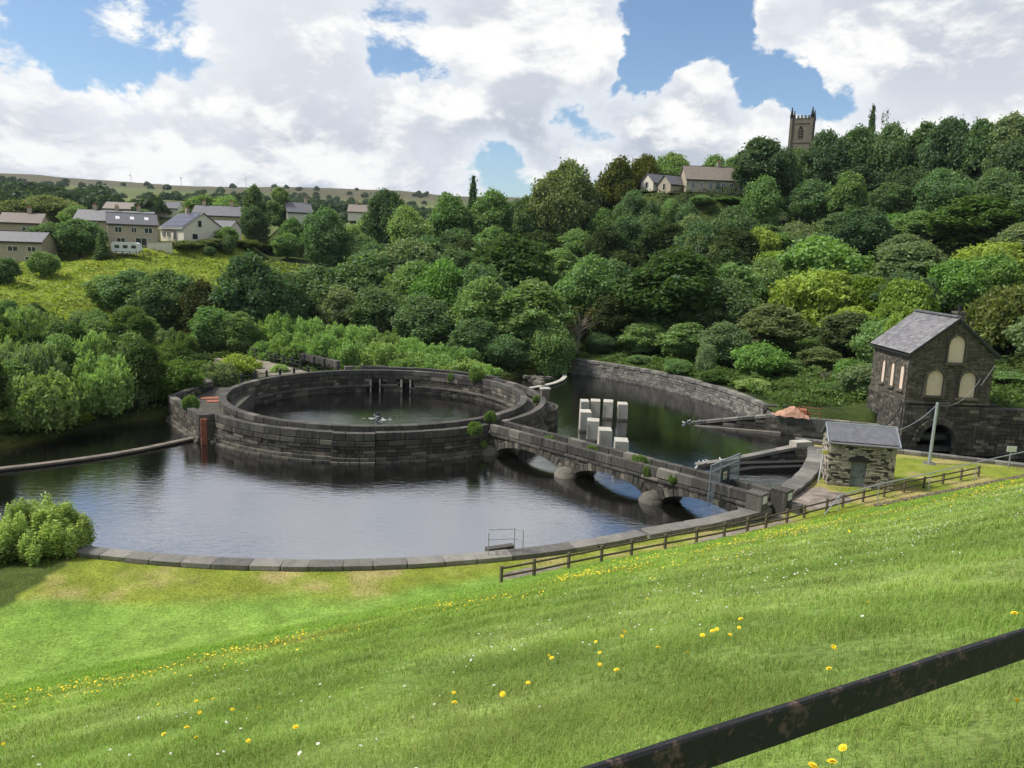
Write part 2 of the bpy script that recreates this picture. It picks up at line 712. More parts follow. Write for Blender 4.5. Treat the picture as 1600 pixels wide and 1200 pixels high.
M = {}
M['ring'] = stone_mat('sooty_gritstone', [(0.0, (0.045, 0.041, 0.035)), (0.5, (0.08, 0.072, 0.06)), (0.85, (0.13, 0.115, 0.094)), (1.0, (0.27, 0.24, 0.19))], 0.42, 0.18)
M['pale'] = stone_mat('washed_gritstone', [(0.0, (0.08, 0.075, 0.066)), (0.5, (0.13, 0.12, 0.10)), (1.0, (0.21, 0.19, 0.155))], 0.45, 0.15)
M['coping'] = stone_mat('coping_gritstone', [(0.0, (0.058, 0.054, 0.05)), (0.55, (0.092, 0.086, 0.077)), (0.88, (0.13, 0.121, 0.107)), (1.0, (0.25, 0.228, 0.195))], 0.4, 0.2)
M['farwall'] = stone_mat('grey_wall_stone', [(0.0, (0.13, 0.125, 0.115)), (0.6, (0.21, 0.2, 0.18)), (1.0, (0.32, 0.30, 0.265))], 0.35, 0.25)
M['mortar'] = plain_mat('dark_joints', (0.018, 0.017, 0.016), 0.95, 0.3)
M['joint'] = plain_mat('pale_joints', (0.14, 0.125, 0.10), 0.95, 0.3)
M['housestone'] = stone_mat('coursed_house_stone', [(0.0, (0.07, 0.062, 0.05)), (0.5, (0.11, 0.098, 0.078)), (0.85, (0.145, 0.128, 0.10)), (1.0, (0.2, 0.175, 0.132))], 0.14, 0.06)
M['shedstone'] = stone_mat('buff_shed_stone', [(0.0, (0.03, 0.028, 0.027)), (0.22, (0.07, 0.065, 0.055)), (0.35, (0.32, 0.285, 0.22)), (1.0, (0.5, 0.45, 0.355))], 0.3, 0.05)
M['deck'] = stone_mat('mossy_deck', [(0.0, (0.075, 0.072, 0.06)), (1.0, (0.115, 0.11, 0.09))], 0.4, 0.7)
M['concrete'] = stone_mat('weathered_concrete', [(0.0, (0.44, 0.42, 0.36)), (1.0, (0.56, 0.53, 0.46))], 0.22, 0.05, 0.9, 0.2)
M['weir'] = plain_mat('weir_sill', (0.15, 0.125, 0.10), 0.85, 0.4, 1.5)
M['rust'] = plain_mat('rusty_iron', (0.30, 0.105, 0.06), 0.85, 0.35, 4)
M['iron'] = plain_mat('dark_iron', (0.02, 0.02, 0.021), 0.6, 0.3, 6)
M['galv'] = plain_mat('galvanised_steel', (0.38, 0.41, 0.45), 0.5, 0.15, 6, 0.5)
M['gate'] = plain_mat('gate_steel', (0.22, 0.25, 0.29), 0.5, 0.2, 6, 0.3)
M['gatedoor'] = plain_mat('slate_blue_sheet', (0.035, 0.042, 0.055), 0.5, 0.2, 4)
M['timber'] = plain_mat('weathered_timber', (0.105, 0.085, 0.06), 0.9, 0.35, 5)
M['board'] = plain_mat('cream_boarding', (0.67, 0.53, 0.41), 0.8, 0.08, 1.2)
M['white'] = plain_mat('white_paint', (0.62, 0.62, 0.6), 0.6, 0.06, 3)
M['yellow'] = plain_mat('yellow_paint', (0.75, 0.68, 0.10), 0.6, 0.06, 3)
M['red'] = plain_mat('red_print', (0.45, 0.09, 0.06), 0.6, 0.06, 3)
M['black'] = plain_mat('black_print', (0.015, 0.015, 0.015), 0.7, 0.06, 3)
M['door'] = plain_mat('grey_steel_door', (0.13, 0.145, 0.15), 0.7, 0.35, 3)
M['slate'] = slate_mat('grey_slates', (0.125, 0.12, 0.125), (0.21, 0.2, 0.205))
M['felt'] = slate_mat('grey_roofing', (0.105, 0.105, 0.12), (0.15, 0.15, 0.165))
M['hroof'] = slate_mat('village_slates', (0.10, 0.10, 0.11), (0.16, 0.155, 0.16))
M['broof'] = slate_mat('brown_tiles', (0.14, 0.11, 0.09), (0.2, 0.165, 0.135))
M['hstone'] = stone_mat('village_stone', [(0.0, (0.36, 0.31, 0.235)), (1.0, (0.45, 0.39, 0.30))], 0.08, 0.02, 0.9, 0.1)
M['render'] = plain_mat('cream_render', (0.62, 0.57, 0.47), 0.85, 0.08, 1)
M['tower'] = stone_mat('church_stone', [(0.0, (0.17, 0.15, 0.115)), (1.0, (0.21, 0.185, 0.14))], 0.25, 0.0, 0.9, 0.1)
M['glass'] = plain_mat('window_glass', (0.02, 0.025, 0.03), 0.12, 0.1, 3, 0.0, 25, 0.6, 0.0)
M['solar'] = plain_mat('solar_panel', (0.045, 0.05, 0.085), 0.25, 0.1, 3)
M['bark'] = plain_mat('bark', (0.075, 0.06, 0.045), 0.95, 0.4, 4)
M['palebark'] = plain_mat('pale_dead_wood', (0.28, 0.24, 0.19), 0.95, 0.3, 4)
M['leaf'] = leaf_mat()
M['ground'] = ground_mat()
M['water'] = water_mat()
M['blade'] = blade_mat()
M['rail'] = rust_mat()
M['gravel'] = plain_mat('gravel_track', (0.21, 0.175, 0.15), 0.95, 0.5, 1.4, 0, 14, 0.2, 0.6)
M['petal'] = plain_mat('yellow_petals', (0.85, 0.62, 0.015), 0.7, 0.1, 30)
M['clover'] = plain_mat('white_clover', (0.62, 0.60, 0.52), 0.8, 0.15, 30)
M['stem'] = plain_mat('flower_stem', (0.12, 0.2, 0.04), 0.8, 0.2, 30)
M['tarp'] = plain_mat('salmon_sheet', (0.36, 0.20, 0.135), 0.8, 0.4, 2.5)
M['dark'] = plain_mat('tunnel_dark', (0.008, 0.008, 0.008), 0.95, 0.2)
M['pipe'] = plain_mat('old_pipe', (0.09, 0.095, 0.085), 0.7, 0.3, 3)
M['moss'] = plain_mat('brown_reed', (0.2, 0.165, 0.09), 0.95, 0.3, 3)


# ------------------------------------------------------------------ ground and water
AK = np.array([-40., -20, 0, 30, 60, 80, 100, 120, 140, 160, 180, 220, 320])
RK = np.array([39., 46, 60, 80, 120, 160, 220, 400, 1000, 2500, 5000])
HT = np.array([
    [1.1, 1.2, 4.0, 10, 22, 32, 40, 50, 60, 90, 90],
    [1.2, 1.2, 4.6, 7.5, 21, 39, 49, 58, 80, 100, 90],
    [2.0, 2.6, 4.2, 7.5, 21, 38, 48, 56, 80, 100, 90],
    [2.0, 2.6, 4.4, 8, 21, 35, 44, 50, 70, 100, 90],
    [2.0, 2.5, 4.2, 7.5, 20, 29, 32, 36, 60, 120, 110],
    [1.2, 1.8, 3.0, 5.5, 15, 21, 23, 30, 60, 180, 150],
    [0.6, 1.2, 3.0, 6.0, 11.5, 14, 17, 27, 60, 172, 150],
    [0.5, 1.2, 4.0, 8.0, 14.0, 16.0, 18, 28, 58, 160, 140],
    [0.5, 1.0, 3.2, 7.0, 12.5, 14.5, 17, 26, 56, 150, 130],
    [0.5, 0.8, 2.5, 5.0, 9.0, 11, 14, 24, 55, 148, 130],
    [0.5, 0.7, 1.5, 4.0, 8.0, 10, 12, 24, 62, 170, 150],
    [0.6, 0.7, 0.8, 1.0, 2.0, 3, 4, 10, 30, 60, 90],
    [1.1, 1.2, 4.0, 10, 22, 32, 40, 50, 60, 90, 90]])
CHAN = [(24.2, 76.4), (34.9, 72.5), (34.9, 74.0), (43.2, 74.0), (43.2, 68.5), (70.0, 68.0), (70.0, 50.2), (41.7, 60.8), (25.2, 67.1)]
CHAN2 = [(8.2, 43.8), (16.0, 47.3), (16.8, 49.2), (15.5, 50.6), (7.0, 44.6)]


PADS = [         # levelled ground under the houses: x, y, z, radius
    (-73.7, 180.0, 16.3, 10.5),
    (-83.4, 172.0, 14.8, 9.9),
    (-95.6, 190.0, 16.2, 14.5),
    (-99.4, 158.0, 10.9, 11.1),
    (-106.6, 172.0, 13.7, 9.0),
    (-147.8, 300.0, 24.3, 12.1),
    (-132.8, 300.0, 24.4, 11.4),
    (-68.4, 186.0, 17.1, 7.4),
    (-76.5, 205.0, 19.3, 11.4),
    (-56.5, 205.0, 21.3, 7.7),
    (-52.4, 270.0, 24.6, 9.6),
    (45.7, 190.0, 31.5, 12.8),
    (32.7, 194.0, 31.8, 7.1),
    (36.3, 190.0, 31.2, 7.2),
]


def in_poly(x, y, poly):
    c = np.zeros(np.shape(x), bool)
    k = len(poly)
    for i in range(k):
        x0, y0 = poly[i]
        x1, y1 = poly[(i + 1) % k]
        with np.errstate(divide='ignore', invalid='ignore'):
            hit = ((y0 > y) != (y1 > y)) & (x < (x1 - x0) * (y - y0) / (y1 - y0) + x0)
        c ^= hit
    return c


def base_h(x, y):
    r = np.hypot(x - CX, y - CY)
    a = np.degrees(np.arctan2(y - CY, x - CX))
    a = np.where(a < -40, a + 360, a)
    lr = np.log(np.clip(r, 39, 5000))
    ri = np.clip(np.searchsorted(RK, np.clip(r, 39, 4999), side='right') - 1, 0, len(RK) - 2)
    l0, l1 = np.log(RK[ri]), np.log(RK[ri + 1])
    fr = np.clip((lr - l0) / (l1 - l0), 0, 1)
    ai = np.clip(np.searchsorted(AK, a, side='right') - 1, 0, len(AK) - 2)
    fa = np.clip((a - AK[ai]) / (AK[ai + 1] - AK[ai]), 0, 1)
    fa = fa * fa * (3 - 2 * fa)
    h = (HT[ai, ri] * (1 - fr) + HT[ai, ri + 1] * fr) * (1 - fa) + (HT[ai + 1, ri] * (1 - fr) + HT[ai + 1, ri + 1] * fr) * fa
    return h


def dam_s(x, y):
    return -0.5 * x + 0.866 * y


def dam_h(x, y):
    return 15.4 - 0.4645 * np.maximum(dam_s(x, y), 0.0)


def Hgt(x, y):
    x, y = np.asarray(x, float), np.asarray(y, float)
    r = np.hypot(x - CX, y - CY)
    b = base_h(x, y)
    d = dam_h(x, y)
    # flat apron between the basin wall, the shed and the toe of the dam
    ap = (x > -70) & (x < 70) & (y < 68) & (r > 39)
    b = np.where(ap, np.minimum(b, np.where(x > 17.5, 1.15, 0.72 + 0.38 * smooth01(x, 8, 14) * smooth01(r, 41.2, 44.5))), b)
    h = np.maximum(b, d)
    k = 0.35
    h = h + k * np.exp(-np.abs(b - d) / k) * 0.35
    amp = np.clip((r - 46) / 60, 0.0, 1.5)
    h = h + np.where(d > b, 0.035, 0.5 * amp) * (fbm(x / 6.0, y / 6.0, 3) - 0.5) * 2
    h = h + 3.0 * np.exp(-(((x - 42) / 19) ** 2 + ((y - 193) / 13) ** 2) ** 1.5) + 0.5 * np.exp(-(((x - 73) / 14) ** 2 + ((y - 213) / 14) ** 2))
    far = np.clip((r - 250) / 800, 0, 1)
    h = h + far * 16 * (fbm(x / 420.0, y / 420.0, 3) - 0.5) * 2
    for px_, py_, pz_, pr_ in PADS:
        h = h + (pz_ - h) * np.exp(-(np.hypot(x - px_, y - py_) / pr_) ** 4)
    ang = np.degrees(np.arctan2(y - CY, x - CX))
    cut = in_poly(x, y, CHAN) | in_poly(x, y, CHAN2) | ((r < 40.8) & (ang > -41) & (ang < -11))
    h = np.where(cut, -1.2, h)
    return h


def bed_h(r, a):
    """inside the basin: open water in front and to the right, silted wooded ground to the left and behind"""
    a = np.mod(a, 360)
    sh = np.interp(a, [0, 55, 60, 66, 186, 198, 211, 222, 226, 360], [60, 60, 38, 17.5, 17.5, 23, 30.5, 37, 60, 60])
    x, y = CX + r * np.cos(np.radians(a)), CY + r * np.sin(np.radians(a))
    t = smooth01(r - sh + 1.6 * (fbm(x / 4, y / 4, 3) - 0.5), -1.2, 1.6)
    return -2.2 + t * (2.75 + 0.35 * fbm(x / 3, y / 3, 2))


def ground_z(x, y):
    r = math.hypot(x - CX, y - CY)
    if r < 39:
        return float(bed_h(np.array([r]), np.array([math.degrees(math.atan2(y - CY, x - CX))]))[0])
    return float(Hgt(np.array([x]), np.array([y]))[0])


def lerp3(a, b, t):
    return np.array(a)[None] * (1 - t[:, None]) + np.array(b)[None] * t[:, None]


def grass_tone(x, y):
    """base colours of the turf on the dam: lusher and yellower swathes, dry strip along the toe"""
    s = dam_s(x, y)
    n = fbm(x / 3.2 + 3, y / 3.2, 4)
    n2 = fbm(x / 9 + 31, y / 9 + 5, 3)
    c = lerp3((0.175, 0.262, 0.05), (0.235, 0.315, 0.07), smooth01(n, 0.3, 0.7))
    c = c * (0.93 + 0.16 * n2)[:, None]
    up = smooth01(s + 2 * (n - .5), 20.5, 12)
    c = c * (1 - up[:, None]) + c * up[:, None] * np.array((0.95, 0.93, 1.15))
    c = c * (0.86 + 0.28 * smooth01(fbm(x / 1.1 + 9, y / 1.1, 3), 0.3, 0.7))[:, None]
    lush = smooth01(s + 3 * (n2 - 0.5), 23.5, 25.5)
    c = c * (1 - 0.45 * lush[:, None]) + 0.45 * lush[:, None] * np.array((0.155, 0.29, 0.04))
    band = np.exp(-((s - 21.8 + 1.2 * (n2 - .5)) / 1.1) ** 2) * smooth01(n, 0.3, 0.6)
    c = c * (1 - 0.5 * band[:, None]) + 0.5 * band[:, None] * np.array((0.19, 0.18, 0.04))
    ra = np.degrees(np.arctan2(y - CY, x - CX))
    rw = np.interp(ra, [-125, -101, -85, -70, -60, -45, -15], [48, 44.3, 42.6, 41.6, 41.6, 45, 62])
    toe = smooth01(rw - np.hypot(x - CX, y - CY) + 2.4 * (n - 0.5), -0.6, 0.9) * smooth01(s, 27, 30)
    dry = lerp3((0.20, 0.24, 0.035), (0.33, 0.285, 0.11), smooth01(fbm(x / 2.2, y / 2.2 + 50, 4), 0.42, 0.68))
    c = c * (1 - toe[:, None]) + dry * toe[:, None]
    return c


def ground_tone(x, y):
    r = np.hypot(x - CX, y - CY)
    a = np.degrees(np.arctan2(y - CY, x - CX)) % 360
    n = fbm(x / 8, y / 8, 4)
    c = grass_tone(x, y)
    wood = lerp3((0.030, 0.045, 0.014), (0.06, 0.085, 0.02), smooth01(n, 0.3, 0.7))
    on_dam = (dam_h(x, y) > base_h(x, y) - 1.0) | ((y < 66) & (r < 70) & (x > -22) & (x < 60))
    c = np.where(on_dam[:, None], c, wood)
    fld = lerp3((0.175, 0.225, 0.03), (0.265, 0.285, 0.042), smooth01(fbm(x / 12, y / 7, 4), 0.3, 0.7))
    tex = lerp3((0.12, 0.15, 0.02), (0.12, 0.15, 0.02), n)
    fld = np.where((fbm(x / 5, y / 5, 3) > 0.56)[:, None], tex, fld)
    isf = (a > 114) & (a < 175) & (r > 52) & (r < 150)
    c = np.where((isf & ~on_dam)[:, None], fld, c)
    # fields and moor beyond
    gx, gy = np.floor(x / 95 + 0.6 * fbm(x / 200, y / 200, 2)), np.floor(y / 150 + 0.6 * fbm(x / 150, y / 150 + 7, 2))
    hsh = np.modf(np.abs(np.sin(gx * 12.9898 + gy * 78.233) * 43758.5))[0]
    far = lerp3((0.085, 0.115, 0.04), (0.17, 0.18, 0.06), hsh)
    moor = lerp3((0.075, 0.075, 0.038), (0.115, 0.10, 0.055), fbm(x / 160, y / 160, 4))
    mt = smooth01(r + 300 * (fbm(x / 300, y / 300, 3) - .5), 1250, 1500)[:, None]
    far = far * (1 - mt) + moor * mt
    ft = smooth01(r, 150, 175)[:, None]
    hill = ((a < 88) | (a > 300)) & (r < 420)
    c = np.where((hill | on_dam)[:, None], c, c * (1 - ft) + far * ft)
    return c


def set_tone(me, c):
    a = me.attributes.new('tone', 'FLOAT_COLOR', 'POINT')
    a.data.foreach_set('color', np.concatenate([c, np.ones((len(c), 1))], 1).astype(np.float32).ravel())


def polar_sheet(name, radii, angs, hf, tone):
    R_, A_ = np.meshgrid(radii, angs, indexing='ij')
    x, y = CX + R_ * np.cos(np.radians(A_)), CY + R_ * np.sin(np.radians(A_))
    z = hf(x, y, R_, A_)
    nr, na = R_.shape
    v = np.stack([x.ravel(), y.ravel(), z.ravel()], 1)
    i, j = np.meshgrid(np.arange(nr - 1), np.arange(na), indexing='ij')
    j2 = (j + 1) % na
    f = np.stack([i * na + j, (i + 1) * na + j, (i + 1) * na + j2, i * na + j2], -1).reshape(-1, 4)
    me = np_mesh(name, v, f, True)
    set_tone(me, tone(v[:, 0], v[:, 1]))
    o = mesh_obj(name, me, M['ground'])
    return tag(o, kind='structure')


rad = np.concatenate([np.arange(39.25, 60, 0.42), np.arange(60, 105, 0.7), np.geomspace(105, 5000, 130)])
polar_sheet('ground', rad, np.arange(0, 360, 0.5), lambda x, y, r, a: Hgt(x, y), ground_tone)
polar_sheet('basin_bed', np.arange(16.0, 39.3, 0.6), np.arange(0, 360, 1.5), lambda x, y, r, a: bed_h(r, a),
            lambda x, y: lerp3((0.03, 0.038, 0.014), (0.07, 0.075, 0.02), smooth01(fbm(x / 4, y / 4, 3), .3, .7)))
w = MB()
w.lathe((CX, CY, 0.0), [(0.01, 0.0), (20, 0.0), (40, 0), (66, 0.0)], 96)
tag(mesh_obj('water', w.mesh('water', True), M['water']), kind='structure')


# ------------------------------------------------------------------ the round overflow
ring = thing('overflow_ring', 'big round sooty stone overflow wall standing in the dark water', 'overflow', (CX, CY, 0))
RI, RO = 14.2, 16.65
SLOTS = (101.3, 86.8, 178.0)           # sluice slots through the inner wall


def in_slot(a, half=2.0):
    return any(abs((a - q + 180) % 360 - 180) < half for q in SLOTS)


core = MB()
edges = sorted(SLOTS)
for i, a in enumerate(edges):
    b = edges[(i + 1) % len(edges)] + (360 if i == len(edges) - 1 else 0)
    core.arc(RI + 0.10, 14.70, -2.0, 1.42, a + 1.9, b - 1.9)
core.arc(RI + 0.10, 14.70, 1.42, 2.38, 0, 360)
core.build('inner_wall', M['mortar'], ring)
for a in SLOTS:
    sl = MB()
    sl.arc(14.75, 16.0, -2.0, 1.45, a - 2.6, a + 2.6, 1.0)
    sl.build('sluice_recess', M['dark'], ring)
for a in SLOTS[:2]:
    for d in (-2.15, 2.15):
        x, y, _ = pol(RI + 0.04, a + d)
        jm = MB()
        jm.box((x, y, 0.55), (0.16, 0.5, 1.75), math.radians(a + 90))
        jm.build('sluice_jamb', M['concrete'], ring)

P_in = Path(arc=(RI, 0, 360), flip=True)


def slot_skip(s, L):
    a = s / P_in.len * 360
    return in_slot(a, 1.9 + math.degrees(L / 2 / RI) * 0.6)


# inner parapet coping: every stone by itself
stones(Path(arc=(14.82, 0, 360)), 1.98, 2.52, 0.66, (1.1, 1.6), ring, M['coping'], 'coping_stone', jit=0.015)
# the inner face, course by course
jn = MB()
stones(P_in, 1.50, 1.96, 0.16, (0.9, 1.5), ring, None, joined=jn, jit=0.02, proud=0.05)
for z0, z1 in ((1.16, 1.48), (0.84, 1.15)):
    stones(P_in, z0, z1, 0.14, (0.5, 1.1), ring, None, joined=jn, jit=0.035, skip=slot_skip)
for z0, z1 in ((0.30, 0.60), (0.0, 0.29), (-0.4, -0.01)):
    stones(P_in, z0, z1, 0.5, (0.6, 1.1), ring, None, joined=jn, jit=0.03, proud=0.30, skip=slot_skip)
o = jn.build('inner_masonry', M['ring'], ring)
o['kind'] = 'stuff'
jn = MB()
stones(P_in, 0.61, 0.83, 0.65, (0.8, 1.3), ring, None, joined=jn, jit=0.03, proud=0.44, skip=slot_skip)
o = jn.build('inner_ledge', M['pale'], ring)
o['kind'] = 'stuff'
# back of the inner parapet, seen above the walkway
jn = MB()
stones(Path(arc=(14.78, 0, 360)), 1.5, 1.97, 0.1, (0.8, 1.4), ring, None, joined=jn, jit=0.015)
o = jn.build('parapet_masonry', M['ring'], ring)
o['kind'] = 'stuff'

# walkway
dk = MB()
dk.arc(14.6, 16.4, 1.0, 1.5, -138, 46)
dk.arc(14.6, 17.3, 1.0, 1.5, 46, 222)
dk.build('walkway', M['deck'], ring)
AB = [(-24.79, 64.77), (-26.13, 64.0), (-28.75, 67.3), (-32.1, 71.6), (-31.75, 80.2), (-33.2, 81.8), (-31.4, 84.3), (-27.6, 84.6)]
ab = MB()
ab.prism([(-25.2, 68.0)] + [(x * 0.985 - 0.2, y) for x, y in AB], (0, 0, -2.0), (1, 0, 0), (0, 1, 0), 3.48)
ab.build('abutment', M['deck'], ring)
pv = MB()
for (x, y, w, h) in ((-29.4, 75.4, 2.2, 1.0), (-28.6, 73.9, 1.5, 0.9)):
    pv.box((x, y, 1.53), (w, h, 0.09), 0.3)
pv.build('rusty_hatch', M['rust'], ring)

# outer wall
ow = MB()
ow.arc(16.1, RO - 0.12, -2.0, 2.3, -135.3, -46.5)
ow.arc(16.1, RO - 0.12, -2.0, 2.3, -39.5, 46.8)
ow.arc(16.9, 17.34, -2.0, 2.3, 46.8, 113)
ow.arc(16.1, 17.34, -2.0, 1.3, 46.8, 160)
ow.build('outer_wall', M['mortar'], ring)
jn2 = MB()


def outer_courses(path, objs, pl=0.0):
    stones(path, 1.77, 2.42, 0.56, (1.2, 1.75), ring, M['coping'], 'coping_stone', jit=0.018, proud=pl)
    if objs:
        stones(path, 1.34, 1.75, 0.3, (0.9, 1.4), ring, M['ring'], 'wall_stone', jit=0.015, proud=pl + 0.05)
        for z0, z1 in ((1.04, 1.32), (0.76, 1.03)):
            stones(path, z0, z1, 0.24, (0.55, 1.25), ring, M['ring'], 'wall_stone', jit=0.05, proud=pl)
    else:
        for z0, z1 in ((1.34, 1.75), (1.04, 1.32), (0.76, 1.03)):
            stones(path, z0, z1, 0.24, (0.6, 1.3), ring, None, joined=jn2, jit=0.04, proud=pl + (0.05 if z0 > 1.3 else 0))
    stones(path, 0.48, 0.75, 0.3, (0.6, 1.3), ring, None, joined=jn2, jit=0.05, proud=pl + 0.04)
    stones(path, 0.20, 0.47, 0.6, (0.6, 1.1), ring, None, joined=jnp, jit=0.02, proud=pl + 0.26)
    stones(path, -0.5, 0.19, 0.8, (0.7, 1.2), ring, None, joined=jnp, jit=0.02, proud=pl + 0.46)


jnp = MB()
outer_courses(Path(arc=(RO, -135.3, -92.4)), True)
outer_courses(Path(arc=(RO, -92.4, -80.8)), True, 0.34)
outer_courses(Path(arc=(RO, -80.8, -46.5)), True)
outer_courses(Path(arc=(RO, -39.5, 4)), False)
outer_courses(Path(arc=(RO - 0.2, 4, 46.8)), False)
stones(Path(arc=(17.46, 46.8, 78)), 1.8, 2.42, 0.52, (1.2, 1.7), ring, M['coping'], 'coping_stone', jit=0.02)
stones(Path(arc=(17.62, 78, 97)), 1.8, 2.44, 0.52, (1.2, 1.7), ring, M['coping'], 'coping_stone', jit=0.02)
stones(Path(arc=(17.9, 97, 113)), 1.8, 2.50, 0.52, (1.2, 1.7), ring, M['coping'], 'coping_stone', jit=0.02)
for z0, z1 in ((1.3, 1.79), (0.9, 1.29), (0.45, 0.89), (0, 0.44)):
    stones(Path(arc=(17.4, 46.8, 113)), z0, z1, 0.2, (0.7, 1.3), ring, None, joined=jn2, jit=0.03)
    # inward face of the rear parapet
    if z0 > 1.2:
        stones(Path(arc=(16.92, 46.8, 113), flip=True), 1.5, 1.79, 0.15, (0.7, 1.3), ring, None, joined=jn2, jit=0.02)
pl_ = MB()
pl_.arc(16.3, RO + 0.24, -2.0, 2.3, -92.2, -81.0)
pl_.build('pilaster_core', M['mortar'], ring)
# left abutment parapets and faces
segs = [((-26.13, 64.0), (-24.79, 64.77), 1), ((-28.75, 67.3), (-26.13, 64.0), 1), ((-32.1, 71.6), (-28.75, 67.3), 1), ((-31.75, 80.2), (-32.1, 71.6), 0), ((-33.2, 81.8), (-31.75, 80.2), 0), ((-31.4, 84.3), (-33.2, 81.8), 0)]
abw = MB()
for p, q, ob in segs:
    pa = Path(line=(p, q))
    n = pa.at(0)[1]
    mid = (Vector(p) + Vector(q)) / 2 - n * 0.32
    d = Vector(q) - Vector(p)
    abw.box((mid.x, mid.y, 0.1), (d.length, 0.42, 4.3), math.atan2(d.y, d.x))
    stones(pa, 1.80, 2.42, 0.6, (1.0, 1.5), ring, M['coping'], 'coping_stone', jit=0.015, proud=0.06)
    for z0, z1 in ((1.36, 1.78), (1.06, 1.34), (0.78, 1.05)):
        if ob:
            stones(pa, z0, z1, 0.3, (0.6, 1.2), ring, M['ring'], 'wall_stone', jit=0.03, proud=0.05)
        else:
            stones(pa, z0, z1, 0.3, (0.6, 1.2), ring, None, joined=jn2, jit=0.03, proud=0.05)
    for z0, z1 in ((0.46, 0.77),):
        stones(pa, z0, z1, 0.3, (0.6, 1.2), ring, None, joined=jn2, jit=0.03, proud=0.06)
    stones(pa, 0.16, 0.45, 0.6, (0.6, 1.1), ring, None, joined=jnp, jit=0.02, proud=0.22)
    stones(pa, -0.5, 0.15, 0.7, (0.7, 1.2), ring, None, joined=jnp, jit=0.02, proud=0.36)
abw.build('abutment_core', M['mortar'], ring)
o = jn2.build('outer_masonry', M['ring'], ring)
o['kind'] = 'stuff'
o = jnp.build('plinth_masonry', M['pale'], ring)
o['kind'] = 'stuff'

# rounded buttress with its capped pillar on the right flank
bt = MB()
bx, by, _ = pol(16.2, 1.0)
q0 = math.radians(-88)
bt.lathe((bx, by, -1.5), [(2.75, 0), (2.75, 1.9), (2.62, 1.95), (2.55, 3.0), (2.0, 3.35), (0.0, 3.4)], 14, q0, q0 + math.radians(176))
for v in (bt.v):
    v[:, 0] = bx + (v[:, 0] - bx) * 0.62
bt.build('buttress', M['ring'], ring)
jb = MB()
for k in range(5):
    for j in range(9):
        q = math.radians(-84 + (j + 0.5 * (k % 2)) * 19)
        if q > math.radians(88):
            continue
        r_ = 2.62
        jb.box((bx + r_ * 0.62 * math.cos(q), by + r_ * math.sin(q), 0.15 + k * 0.34), (0.72, 0.22, 0.31), math.atan2(math.cos(q) / 0.62, -math.sin(q)) , jit=0.012)
o = jb.build('buttress_masonry', M['ring'], ring)
o['kind'] = 'stuff'
x, y, _ = pol(16.9, 9.5)
pl_ = MB()
pl_.box((x, y, 2.15), (0.8, 0.8, 1.5), 0.15)
pl_.build('pillar', M['ring'], ring)
pl_ = MB()
pl_.box((x, y, 2.98), (1.0, 1.0, 0.16), 0.15)
pl_.build('pillar_cap', M['concrete'], ring)

# rusty channel iron and pale gauge post on the abutment corner
g = thing('channel_iron', 'rusty red iron post fixed upright on the left corner of the round wall', 'iron post', (-25.55, 63.75, 0))
mb = MB()
mb.box((-25.62, 63.62, 1.0), (0.42, 0.16, 2.3), 0.5)
mb.build('web', M['rust'], g)
mb = MB()
for d in (-0.2, 0.2):
    mb.box((-25.62 + d * 0.88, 63.50 + d * 0.48, 1.0), (0.05, 0.2, 2.3), 0.5)
mb.build('flange', M['rust'], g)
g = MB()
g.box((-24.42, 64.02, 0.85), (0.14, 0.1, 1.75), 0.3)
g.box((-24.42, 63.98, 0.85), (0.09, 0.1, 1.6), 0.3)
tag(g.build('gauge_board', M['concrete']), 'thin pale gauge board on the wall beside the rusty iron post', 'gauge board')

# iron posts and chains along the open rear-left edge
def iron_railing(pts, label, h=1.05):
    t = thing('iron_railing', label, 'railing', pts[0])
    top = []
    for p in pts:
        mb = MB()
        mb.tube([(p[0], p[1], p[2]), (p[0], p[1], p[2] + h)], [0.16, 0.13], 8)
        mb.lathe((p[0], p[1], p[2] + h), [(0.14, 0), (0.14, 0.08), (0.07, 0.15), (0.01, 0.17)], 8)
        mb.build('post', M['iron'], t)
    for zz in (0.9, 0.5):
        for a, b in zip(pts[:-1], pts[1:]):
            mb = MB()
            k = 6
            c = []
            for i in range(k + 1):
                u = i / k
                c.append((a[0] + (b[0] - a[0]) * u, a[1] + (b[1] - a[1]) * u, a[2] + (b[2] - a[2]) * u + h * zz - 0.05 * 4 * u * (1 - u)))
            mb.tube(c, 0.045, 5)
            mb.build('rail', M['iron'], t)
    return t


iron_railing([pol(17.0, a, 1.5) for a in (158, 152, 146, 140, 134, 128, 122, 116)], 'dark iron railing with short posts along the rear left rim of the round wall', 1.15)

# rear causeway
cw = thing('causeway', 'dark stone causeway leading back from the round wall into the trees', 'causeway', (-26, 97, 0))
d = Vector((-0.707, 0.707))
nn = Vector((0.707, 0.707))
A0 = Vector((-20.95, 93.93))
B0 = A0 + d * 15.0
mb = MB()
arch = [(0, -2), (0, 1.9), (16, 1.9), (16, -2), (12.4, -2)] + [(10.4 + 2.0 * math.cos(q), 0.2 + 1.2 * math.sin(q)) for q in np.linspace(0, PI, 9)] + [(8.4, -2)]
o2 = A0 - nn * 4.4
mb.prism(arch, (o2.x, o2.y, 0), (d.x, d.y, 0), (0, 0, 1), -4.4)
mb.build('core', M['ring'], cw)
stones(Path(line=((A0.x, A0.y), (B0.x, B0.y))), 1.9, 2.9, 0.55, (1.2, 1.7), cw, M['coping'], 'coping_stone', jit=0.02)
p0 = A0 - nn * 4.4 + d * 1.5
p1 = A0 - nn * 4.4 + d * 16
jn = MB()
for z0, z1 in ((1.5, 1.9), (1.1, 1.49)):
    stones(Path(line=((p1.x, p1.y), (p0.x, p0.y))), z0, z1, 0.3, (0.7, 1.2), cw, None, joined=jn, jit=0.03, proud=0.1)
o = jn.build('side_masonry', M['ring'], cw)
